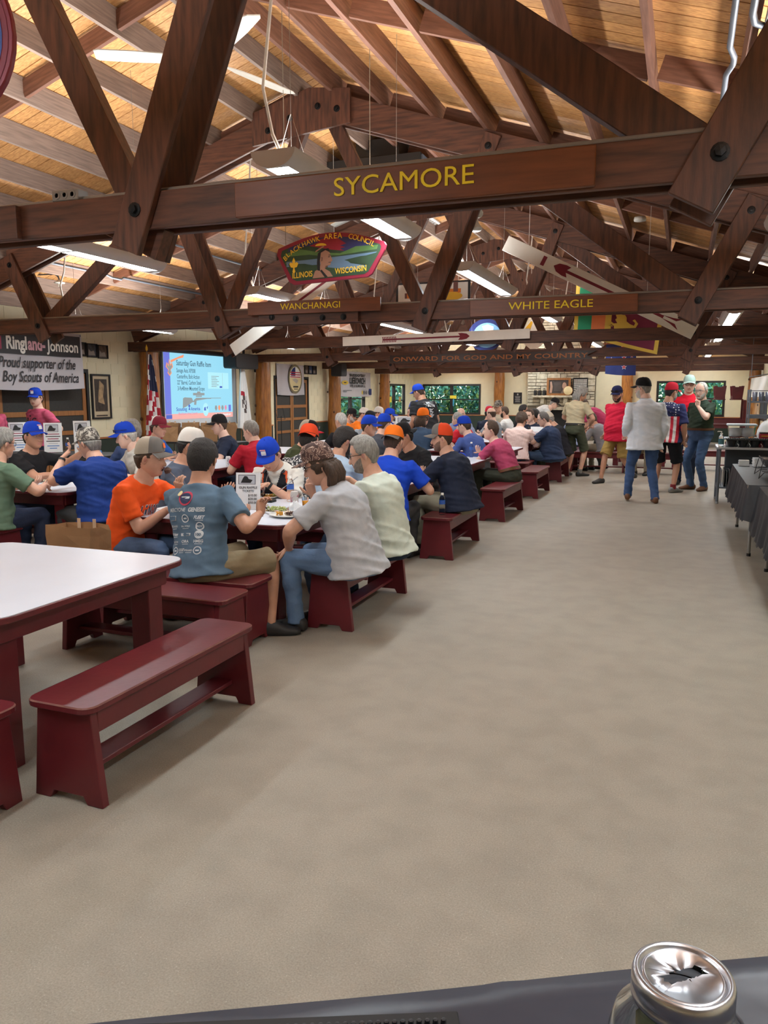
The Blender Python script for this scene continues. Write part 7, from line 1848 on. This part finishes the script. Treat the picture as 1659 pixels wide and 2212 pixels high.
# helpers' display table by the left doors
t = thing('folding_table', 'long dark folding table in front of the pink tee helpers', 'table', (-8.2, 8.75, 0))
m = MB(); m.box(-1.0, 1.05, -.34, .34, .80, .83); m.build('top', M_spk, t, .004)
for x in (-.85, .85):
    for y in (-.28, .28):
        m = MB(); m.tube([(x, y, .8), (x, y, 0)], .014, 8); m.build('leg', M_gray, t)
bottle_('clear water bottle on the helpers\' dark table', -7.9, 8.62, .83)
m = MB(); m.box(-.08, .08, -.06, .06, 0, .05); o = m.build('blue_pouch', K('pouch_blue', 70, 140, 210), None, .01); o.location = (-7.5, 8.68, .83); tag(o, 'small light blue pouch on helpers\' table end', 'pouch')
# kraft bags
def bag(label, x, y, z, w, d, h, rz, fold=True):
    t = thing('paper_bag', label, 'bag', (x, y, z), rz); rs = random.Random(int(x * 31 + y * 17))
    j = lambda: rs.uniform(-.012, .012); m = MB(); N_ = [(-w / 2, -d / 2), (0, -d / 2), (w / 2, -d / 2), (w / 2, 0), (w / 2, d / 2), (0, d / 2), (-w / 2, d / 2), (-w / 2, 0)]
    v = []
    for zz, q in ((0, 1), (h * .45, 1.0), (h * .8, 1.02), (h, 1.04)): v += [(a * q * (.93 if abs(b) < 1e-6 and zz > .1 else 1) + j() * (zz > 0), b * q + j() * (zz > 0), zz + j() * (zz > .1)) for a, b in N_]
    f = [(i * 8 + k_, i * 8 + (k_ + 1) % 8, (i + 1) * 8 + (k_ + 1) % 8, (i + 1) * 8 + k_) for i in range(3) for k_ in range(8)]
    m.add(v, f); m.add(v, [q[::-1] for q in f]); m.add(v[:8], [tuple(range(8))[::-1]]); m.build('bag_body', M_kraft, t)
    for x_ in (-w * .18, w * .18):
        m = MB(); m.box(x_ - .012, x_ + .012, d / 2 - .012, d / 2 - .006, h - .05, h + .03); m.build('handle_strip', K('handle_paper', 206, 176, 146), t)
    return t
bag('large open brown paper bag behind the nearest table', -3.86, 4.26, .4305, .36, .2, .32, rad(2))
for i, (x, y) in enumerate(((-8.3, 11.55), (-8.0, 11.7), (-7.7, 11.8), (-7.42, 11.95))): bag('brown paper bag in the row below the screen, %s from left' % ('first', 'second', 'third', 'fourth')[i], x, y, .83, .27, .17, .32, rad(20 + i * 7))
t = thing('folding_table', 'dark folding table carrying the row of paper bags', 'table', (-7.9, 11.75, 0)); m = MB(); m.box(-.8, .85, -.3, .36, .80, .83); m.build('top', M_spk, t)
for x in (-.7, .75):
    for y in (-.25, .3):
        m = MB(); m.tube([(x, y, .8), (x, y, 0)], .014, 8); m.build('leg', M_gray, t)
# loose cap on a table
t = thing('loose_cap', 'royal blue cap lying on the fourth aisle table', 'cap', (-2.84, 10.55, TZ_ - .03), rad(200)); cm, bm_ = build_cap(); cm.v = [tuple(p) for p in cm.v]; cm.build('crown', [M_royal, M_royal], t); bm_.build('brim', M_royal, t)
m = MB(); m.lathe([(.001, 0), (.018, 0), (.018, .002), (.001, .003)], (.05, -.085, .09), 12, 0, True, (.4, -.8, .4)); m.build('logo', M_wht, t)
t = thing('phone', 'dark phone in the hands of the navy polo man', 'phone', (-2.68, 14.9, .97), rad(75)); m = MB(); m.prism(rrect(-.036, .036, -.075, .075, .01, 3), (0, 0, 0), UX, Vector((0, .5, .85)), .008); m.build('case', M_spk, t); m = MB(); m.prism(rect(.064, .135, -.032, -.0675), (0, -.0005, 0), UX, Vector((0, .5, .85)), -.001); m.build('screen', M_blk, t)

# ---- right side: serving tables under black plastic cloths
M_pc = mat('black_plastic_cloth', rgb(27, 27, 33), .45, var=.08, vs=7, bump=.25, bs=9, spec=.5)
def skirt_table(label, x0, x1, y0, y1, z, drop, clabel):
    t = thing('serving_table', label, 'table', ((x0 + x1) / 2, (y0 + y1) / 2, 0)); w, l = x1 - x0, y1 - y0
    m = MB(); m.box(-w / 2, w / 2, -l / 2, l / 2, z - .03, z); m.build('top', M_gray, t)
    for e in (-1, 1):
        for sx in (-1, 1):
            m = MB(); m.tube([(sx * w * .36, e * l * .22, z - .03), (sx * w * .38, e * l * .30, z * .62), (sx * w * .40, e * l * .36, z * .5), (sx * w * .40, e * l * .38, 0.015)], .016, 8); m.build('leg', M_gray, t)
            m = MB(); m.tube([(sx * w * .40, e * l * .38, .03), (sx * w * .40, e * l * .38, 0)], .02, 8); m.build('rubber_foot', M_blk, t)
    m = MB(); pr = rrect(-w / 2 - .006, w / 2 + .006, -l / 2 - .006, l / 2 + .006, .04, 3)
    # perimeter resampled for folds
    P_ = []; k = len(pr)
    for i in range(k):
        a, b = Vector(pr[i]), Vector(pr[(i + 1) % k]); n = max(1, int((b - a).length / .03))
        for q in range(n): P_.append(a.lerp(b, q / n))
    n = len(P_); rows = 6; v = []
    for j in range(rows + 1):
        f = j / rows
        for i, p in enumerate(P_):
            d = p.normalized(); wv = .022 * math.sin(i * .55) * f + .012 * math.sin(i * .23 + 1) * f
            out = p + Vector((math.copysign(1, p.x) if abs(p.x) > w / 2 - .05 else 0, math.copysign(1, p.y) if abs(p.y) > l / 2 - .05 else 0)) * (.05 * f + wv)
            zz = z + .004 - drop * f - (.018 * (i % 2) if j == rows else 0) - .03 * math.sin(i * .05) * f
            v.append((out.x, out.y, zz))
    m.add(v, [(j * n + i, (j + 1) * n + i, (j + 1) * n + (i + 1) % n, j * n + (i + 1) % n) for j in range(rows) for i in range(n)], 0, True)
    m.add([(p.x, p.y, z + .004) for p in P_], [tuple(range(n))])
    o = m.build('plastic_tablecloth', M_pc); o.location = t.location; tag(o, clabel, 'tablecloth')
skirt_table('folding serving table farther down the right side', .63, 1.39, 8.42, 10.95, .76, .36, 'black plastic cloth over the farther serving table')
skirt_table('folding serving table nearer on the right edge', .73, 1.49, 5.75, 8.30, .76, .40, 'black plastic cloth over the nearer serving table')
for i, (x, y, h, w) in enumerate(((.74, 10.72, .07, .12), (.90, 10.62, .11, .13), (1.05, 10.5, .11, .13))):
    t = thing('napkin_stack', 'stack of white paper napkins on serving table, %s' % ('lowest left one', 'middle one', 'right one')[i], 'napkins', (x, y, .7645), rad(8 * i))
    n = 6
    for k_ in range(n):
        m = MB(); m.box(-w / 2 + .004 * (k_ % 2), w / 2, -w / 2, w / 2 - .003 * (k_ % 2), h * k_ / n, h * (k_ + 1) / n - .002); m.build('napkin_bundle', M_paper, t, .003)
t = thing('chafing_rack', 'black wire chafing rack with pan on the serving table', 'rack', (.98, 9.35, .7645)); W_ = M_blk
for x in (-.16, .16):
    for y in (-.25, .25):
        m = MB(); m.tube([(x * 1.25, y * 1.1, .0), (x * 1.15, y * 1.05, .1), (x, y, .2)], .004, 6); m.tube([(x * 1.25, y * 1.1, .004), (x * .9, y * .8, .06), (x * .5, y * .8, .06)], .004, 6); m.build('wire_leg', W_, t)
m = MB(); m.tube([(-.16, -.25, .2), (.16, -.25, .2), (.16, .25, .2), (-.16, .25, .2), (-.16, -.25, .2)], .004, 6); m.tube([(-.17, -.26, .08), (.17, -.26, .08), (.17, .26, .08), (-.17, .26, .08), (-.17, -.26, .08)], .004, 6); m.build('wire_frame', W_, t)
m = MB(); m.add([(-.13, -.22, .12), (.13, -.22, .12), (.13, .22, .12), (-.13, .22, .12), (-.17, -.26, .205), (.17, -.26, .205), (.17, .26, .205), (-.17, .26, .205)], [(0, 3, 2, 1), (0, 1, 5, 4), (1, 2, 6, 5), (2, 3, 7, 6), (3, 0, 4, 7), (0, 1, 2, 3), (4, 5, 1, 0), (5, 6, 2, 1), (6, 7, 3, 2), (7, 4, 0, 3)]); m.build('foil_pan', M_steel, t)
# stainless work table and what stands on it
M_ss = mat('brushed_stainless', rgb(176, 178, 182), .35, metal=.6, var=.06, stretch=(1, 20, 20))
t = thing('steel_table', 'stainless steel work table at the right behind serving tables', 'table', (.5, 12.78, 0))
m = MB(); m.box(0, 1.6, 0, .76, .825, .86); m.build('top', M_ss, t, .006)
for x in (.05, 1.52):
    for y in (.06, .7):
        m = MB(); m.tube([(x, y, .825), (x, y, .03)], .021, 12); m.build('leg', M_galv, t); m = MB(); m.lathe([(.018, 0), (.024, .015), (.022, .035)], (x, y, 0), 10); m.build('bullet_foot', M_ss, t)
m = MB(); m.box(.03, 1.55, .05, .72, .235, .26); m.build('undershelf', M_galv, t)
t = thing('pan_stack', 'row of steel steam pans standing on table undershelf', 'pans', (.75, 12.95, .26))
for i in range(9):
    m = MB(); m.box(-.16 + i * .036, -.16 + i * .036 + .012, -.05, .35, 0, .26 - .01 * (i % 3)); m.build('pan', M_steel, t, .004)
t = thing('storage_tub', 'dark grey storage tub under the steel table', 'tub', (1.0, 13.3, .262)); m = MB(); m.box(-.35, .4, -.06, .14, .26, .55); m.box(-.36, .41, -.07, .15, .0, .26); m.build('tub_body', K('tub_grey', 52, 58, 66), t, .01)
t = thing('sanitiser_bottle', 'clear pump bottle of hand sanitiser on table corner', 'bottle', (.56, 12.86, .86)); m = MB(); m.lathe([(.001, .001), (.036, .002), (.038, .02), (.038, .15), (.016, .18), (.014, .19)], (0, 0, 0), 16); m.build('body', M_water, t); m = MB(); m.lathe([(.018, .188), (.018, .205), (.006, .207), (.006, .235)], (0, 0, 0), 12); m.tube([(0, 0, .23), (-.05, 0, .232), (-.056, 0, .222)], .006, 6); m.build('pump', M_wht, t); m = MB(); m.lathe([(.0388, .04), (.0388, .12)], (0, 0, 0), 16, cap=False); m.build('label', K('label_teal', 70, 120, 130), t)
def clear_bin(label, x, y, z, w, d, h, fill):
    t = thing('clear_bin', label, 'bin', (x, y, z)); m = MB(); a = [(-w / 2 * .9, -d / 2 * .9, 0), (w / 2 * .9, -d / 2 * .9, 0), (w / 2 * .9, d / 2 * .9, 0), (-w / 2 * .9, d / 2 * .9, 0), (-w / 2, -d / 2, h), (w / 2, -d / 2, h), (w / 2, d / 2, h), (-w / 2, d / 2, h)]
    m.add(a, [(0, 3, 2, 1), (0, 1, 5, 4), (1, 2, 6, 5), (2, 3, 7, 6), (3, 0, 4, 7)]); m.build('tub', M_clear, t)
    m = MB(); m.box(-w / 2 - .02, w / 2 + .02, -d / 2 - .02, d / 2 + .02, h, h + .028); m.build('lid', K('bin_lid', 196, 210, 218, .4), t, .008)
    if fill:
        for q in (-1, 1):
            m = MB(); m.lathe([(.02, 0), (.09, .01), (.09, h * .75), (.02, h * .76)], (q * w * .22, 0, .012), 18); m.build('stacked_lids', M_paper, t)
    else:
        m = MB(); m.box(-w * .42, w * .42, -d * .4, d * .4, .005, h * .8); m.build('contents', M_paper, t)
clear_bin('clear plastic bin with long lid, lower one behind sanitiser', .86, 13.2, .86, .5, .34, .1, False); clear_bin('clear plastic bin of cup lids, upper one of two', .85, 13.2, .989, .38, .3, .18, True)
t = thing('coffee_can', 'large red plastic coffee can beside the clear bins', 'can', (1.16, 13.05, .86)); m = MB(); m.prism(rrect(-.075, .075, -.075, .075, .03, 4), (0, 0, 0), UX, UY_, .2); m.build('body', K('can_red', 160, 28, 44, .35), t, .004); m = MB(); m.prism(rrect(-.072, .072, -.072, .072, .03, 4), (0, 0, .2), UX, UY_, .02); m.build('lid', M_blk, t, .003)
m = MB(); letters(m, 'Folgers', (0, -.0755, .1), UX, UZ, .045, 0, .11, shear=.2, bold=.03); shape(m, rect(.1, .012, -.05, .16), (0, -.0755, 0), UX, UZ, .001, 1); shape(m, rect(.08, .01, -.04, .07), (0, -.0755, 0), UX, UZ, .001, 0); m.build('lettering', [M_wht, M_gold], t)
t = thing('muffin_rack', 'black slatted serving rack at the steel table front', 'rack', (.95, 12.92, .86))
m = MB(); m.box(-.32, .34, -.1, .1, .1, .125); m.build('rack_top', M_blk, t, .004)
for i in range(4):
    m = MB(); m.lathe([(.04, 0), (.07, .09), (.07, .1)], (-.24 + i * .16, 0, .005), 16); m.build('cup_well', M_spk, t)
for i in range(3):
    m = MB(); m.tube([(-.16 + i * .16, -.1, .0), (-.15 + i * .16, -.11, .03), (-.17 + i * .16, -.1, .06)], .006, 6); m.build('tap', M_steel, t)
for i in range(22):
    m = MB(); m.box(-.33 + i * .031, -.318 + i * .031, -.105, .105, .126, .134); m.build('slat', M_spk, t)
for lb, x, y, w, d, h, M in (('white cardboard carton at right end of steel table', 1.55, 12.95, .2, .15, .1, M_paper), ('small cream box by the coffee can', 1.34, 13.1, .11, .1, .07, M_mat), ('blue crate behind the red coffee can', 1.62, 13.3, .28, .18, .2, K('crate_blue_grey', 58, 80, 104))):
    t = thing('small_box', lb, 'box', (x, y, .86)); m = MB(); m.box(-w / 2, w / 2, -d / 2, d / 2, 0, h); m.build('carton', M, t, .006); m = MB(); m.box(-w / 2 - .003, w / 2 + .003, -d / 2 - .003, d / 2 + .003, h, h + .012); m.build('carton_lid', M, t, .003)
# wire shelving with tumblers, white bag and orange strap
t = thing('wire_shelf', 'grey wire shelving unit against the right side', 'shelf', (1.04, 14.6, 0))
for x in (0, .98):
    for y in (0, .45):
        m = MB(); m.tube([(x, y, 0), (x, y, 1.72)], .014, 8); m.build('post', M_galv, t)
for z in (.3, .8, 1.24, 1.5):
    m = MB(); m.box(0, .98, 0, .45, z, z + .03 if z != 1.24 else z + .06); m.build('shelf_board', M_galv, t)
m = MB(); m.tube([(0, 0, 1.70), (.98, 0, 1.70)], .006, 6); m.tube([(0, .45, 1.70), (.98, .45, 1.70)], .006, 6); m.tube([(0, 0, .85), (.4, .0, 1.2)], .01, 6); m.build('wire_rail', M_galv, t)
M_tum = mat('smoke_tumbler', rgb(74, 76, 88), .25, var=.1)
k_ = 0; tp = None
for i in range(9):
    for j in range(2):
        if tp is None:
            m = MB(); m.lathe([(.03, 0), (.038, .15), (.035, .15), (.028, .005), (.001, .004)], (0, 0, 0), 14); tp = o = m.build('tumbler', M_tum)
        else: o = tp.copy(); COL.objects.link(o)
        o.location = (1.12 + i * .1, 14.68 + j * .13, 1.53); tag(o, 'smoke grey tumbler on the top wire shelf, %s from left, %s row' % (['first', 'second', 'third', 'fourth', 'fifth', 'sixth', 'seventh', 'eighth', 'ninth'][i], ['front', 'rear'][j]), 'tumbler', 'smoke grey tumblers on the top shelf')
t = thing('white_bag', 'white plastic bag hanging from the wire shelf', 'bag', (1.34, 14.56, .98)); m = MB(); m.sphere((0, -.05, 0), (.17, .06, .24), 16, 10); rs = random.Random(9); m.v = [(a + rs.uniform(-.012, .012), b + rs.uniform(-.01, .01), c) for a, b, c in m.v]; m.build('bag_body', M_paper, t); m = MB(); m.tube([(-.05, -.04, .2), (0, -.03, .27), (.05, -.04, .2)], .008, 6); m.build('handle', M_paper, t)
t = thing('orange_strap', 'bright orange strap hanging over the steel table end', 'strap', (1.42, 13.65, .87)); m = MB()
for i in range(9):
    z0, z1 = .55 - i * .065, .55 - (i + 1) * .065; m.beam((.12 - .02 * i + .01 * math.sin(i), 0, z0), (.12 - .02 * (i + 1) + .01 * math.sin(i + 1), .0, z1), .03, .004, (0, 1, 0))
m.build('webbing', K('strap_orange', 236, 84, 50), t)
t = thing('white_sheet', 'white sheet hung over the right side window frame', 'cloth', (1.62, 20.0, 1.58)); cloth_flag(t, 'cloth', [(-.2, 0, .42), (.3, 0, .52), (-.22, 0, .0), (.26, 0, .06)], 20, 12, 8, [M_fw], lambda a, b: 0, 2, .02)
m = MB(); m.tube([(-.25, .02, .45), (.35, .02, .55)], .01, 6); m.tube([(.35, .02, .55), (.4, .02, roofz(2.0) - 1.58)], .008, 6); m.tube([(-.2, .02, .46), (-.2, .02, roofz(1.42) - 1.58)], .006, 6); m.build('hanging_rod', M_galv, t)
# spare tables and benches stacked by the right far window, benches across the far aisle
put_table(1.28, 27.4, 'maroon table standing upright below an upturned one by far window')
o = put_table(1.28, 27.4, 'upturned maroon table stacked on another by the right far window'); o.rotation_euler = (PI, 0, 0); o.location = (1.28, 27.4, 1.466)
for lb, x, y, z, rx in (('upturned maroon bench on the stacked tables, left one', 1.05, 27.3, 1.90, PI), ('upturned maroon bench on the stacked tables, right one', 1.55, 27.3, 1.90, PI)):
    o = put_bench(x, y, 0, lb); o.rotation_euler = (rx, 0, 0)
    o.location = (x, y, 1.90)
put_bench(-1.62, 17.35, PI / 2, 'maroon bench across the far aisle under the hoodie wearer'); put_bench(-.55, 17.4, PI / 2, 'maroon bench across the far aisle behind pale shirt man'); put_bench(.42, 18.6, PI / 2, 'maroon bench across the far aisle by the right side'); put_bench(-2.3, 18.2, 0, 'maroon bench at the end of the aisle row'); put_table(-.9, 19.6, 'square white-topped maroon table across the end of the aisle')

# ---- near table under the camera: cloth, rubber bar mat and tip jar
ex, ey = Vector((.881, .473, 0)), Vector((-.473, .881, 0))
nt = thing('near_table', 'black covered table at bottom edge under the glass jar', 'table', (.12, .86, 0), math.atan2(.473, .881))
m = MB(); m.box(-.95, .95, -.42, .335, .725, .752); m.build('top', M_gray, nt)
for x in (-.8, .8):
    for y in (-.34, .25):
        m = MB(); m.tube([(x, y, .725), (x, y, 0)], .017, 8); m.build('leg', M_gray, nt)
m = MB(); nx, ny = 60, 22; v = []
for j in range(ny + 1):
    for i in range(nx + 1):
        x = -.96 + 1.92 * i / nx; y = -.43 + .775 * j / (ny - 4); zz = .7545 + .0012 * math.sin(x * 9 + y * 4) + .0016 * math.exp(-((x + .14 + .12 * (y)) / .012) ** 2) * 3
        if j > ny - 4: k_ = j - (ny - 4); y = .345 + .008 * k_ ** .5 + .004 * math.sin(i * .8); zz = .7545 - .012 * k_ - .06 * max(0, k_ - 1)
        v.append((x, y, zz))
M_pc2 = mat('near_plastic_cloth', rgb(54, 55, 65), .34, var=.06, vs=5, bump=.2, bs=6, spec=.5)
m.add(v, [(j * (nx + 1) + i, j * (nx + 1) + i + 1, (j + 1) * (nx + 1) + i + 1, (j + 1) * (nx + 1) + i) for j in range(ny) for i in range(nx)], 0, True)
o = m.build('plastic_tablecloth', M_pc2); o.location = nt.location; o.rotation_euler = nt.rotation_euler; tag(o, 'black plastic cloth over the nearest table at bottom edge', 'tablecloth')
t = thing('bar_mat', 'black rubber bar mat with raised nubs at bottom edge', 'mat', (-.26, .94, .7575), math.atan2(.40, .917))
m = MB(); m.box(-.6, .02, -.24, .042, 0, .006); m.build('mat_base', K('rubber_black', 26, 26, 28, .5), t, .002)
m = MB()
for i in range(52):
    for j in range(22):
        m.lathe([(.0042, 0), (.0036, .008), (.001, .0085)], (-.59 + i * .0115, -.23 + j * .0118, .006), 6, 0, False)
tag(m.build('rubber_nubs', K('rubber_nub', 34, 34, 38, .4), t), kind='stuff')
jx, jy, jz = .034, .88, .7568
t = thing('tip_jar', 'glass jar with slotted silver lid and banknotes inside', 'jar', (jx, jy, jz), rad(40))
M_jar = glass('jar_glass', (.93, .97, .95), .02, 1.35)
m = MB(); m.lathe([(.001, .002), (.07, .0), (.078, .01), (.08, .03), (.08, .14), (.074, .165), (.054, .188), (.051, .195), (.051, .222), (.048, .222), (.048, .195), (.052, .185), (.071, .163), (.076, .14), (.076, .03), (.07, .008), (.001, .007)], (0, 0, 0), 48); m.build('glass_body', M_jar, t)
M_lid = mat('silver_lid', rgb(200, 200, 206), .3, metal=1.0, var=.04, bump=.05, bs=14)
m = MB(); m.lathe([(.0545, .196), (.0565, .198), (.0565, .204), (.0545, .207), (.0565, .211), (.0565, .222), (.055, .228), (.051, .23), (.0475, .2275), (.0465, .2245), (.045, .224)], (0, 0, 0), 56, cap=False); m.build('screw_band', M_lid, t)
m = MB(); n = 56
sl = []
for j in range(n):
    a = 2 * PI * j / n; c, s = math.cos(a), math.sin(a); k_ = max(abs(c) / .026, abs(s) / .009); sl.append((c / k_, s / k_))
out = [(.0462 * math.cos(2 * PI * j / n), .0462 * math.sin(2 * PI * j / n)) for j in range(n)]
v = [(x, y, .2245) for x, y in out] + [(x * .93, y * .93, .2275) for x, y in out] + [(x * .9, y * .9, .2252) for x, y in out] + [(x + .002 * math.sin(i * 1.7), y + .001 * math.cos(i * 2.3), .2256 + (.003 if y < 0 else .0012 * math.sin(i))) for i, (x, y) in enumerate(sl)]
m.add(v, [(r * n + j, r * n + (j + 1) % n, (r + 1) * n + (j + 1) % n, (r + 1) * n + j) for r in range(3) for j in range(n)], 0, True); m.build('lid_disc', M_lid, t)
M_note = mat('banknote_paper', rgb(132, 136, 112), .8, var=.18, vs=30)
rs = random.Random(11)
for i in range(9):
    m = MB(); a = rs.uniform(0, PI); c, s = math.cos(a), math.sin(a); h0 = rs.uniform(.03, .12); cx_, cy_ = rs.uniform(-.02, .02), rs.uniform(-.02, .02); K_ = 8; v = []
    for q in range(K_ + 1):
        u_ = (q / K_ - .5) * .1; b_ = .014 * math.sin(q * .9 + i)
        for zz in (0, .06): v.append((cx_ + u_ * c - b_ * s, cy_ + u_ * s + b_ * c, h0 + zz + rs.uniform(-.004, .004)))
    m.add(v, [(2 * q, 2 * q + 2, 2 * q + 3, 2 * q + 1) for q in range(K_)], 0, True); m.build('banknote', M_note, t)
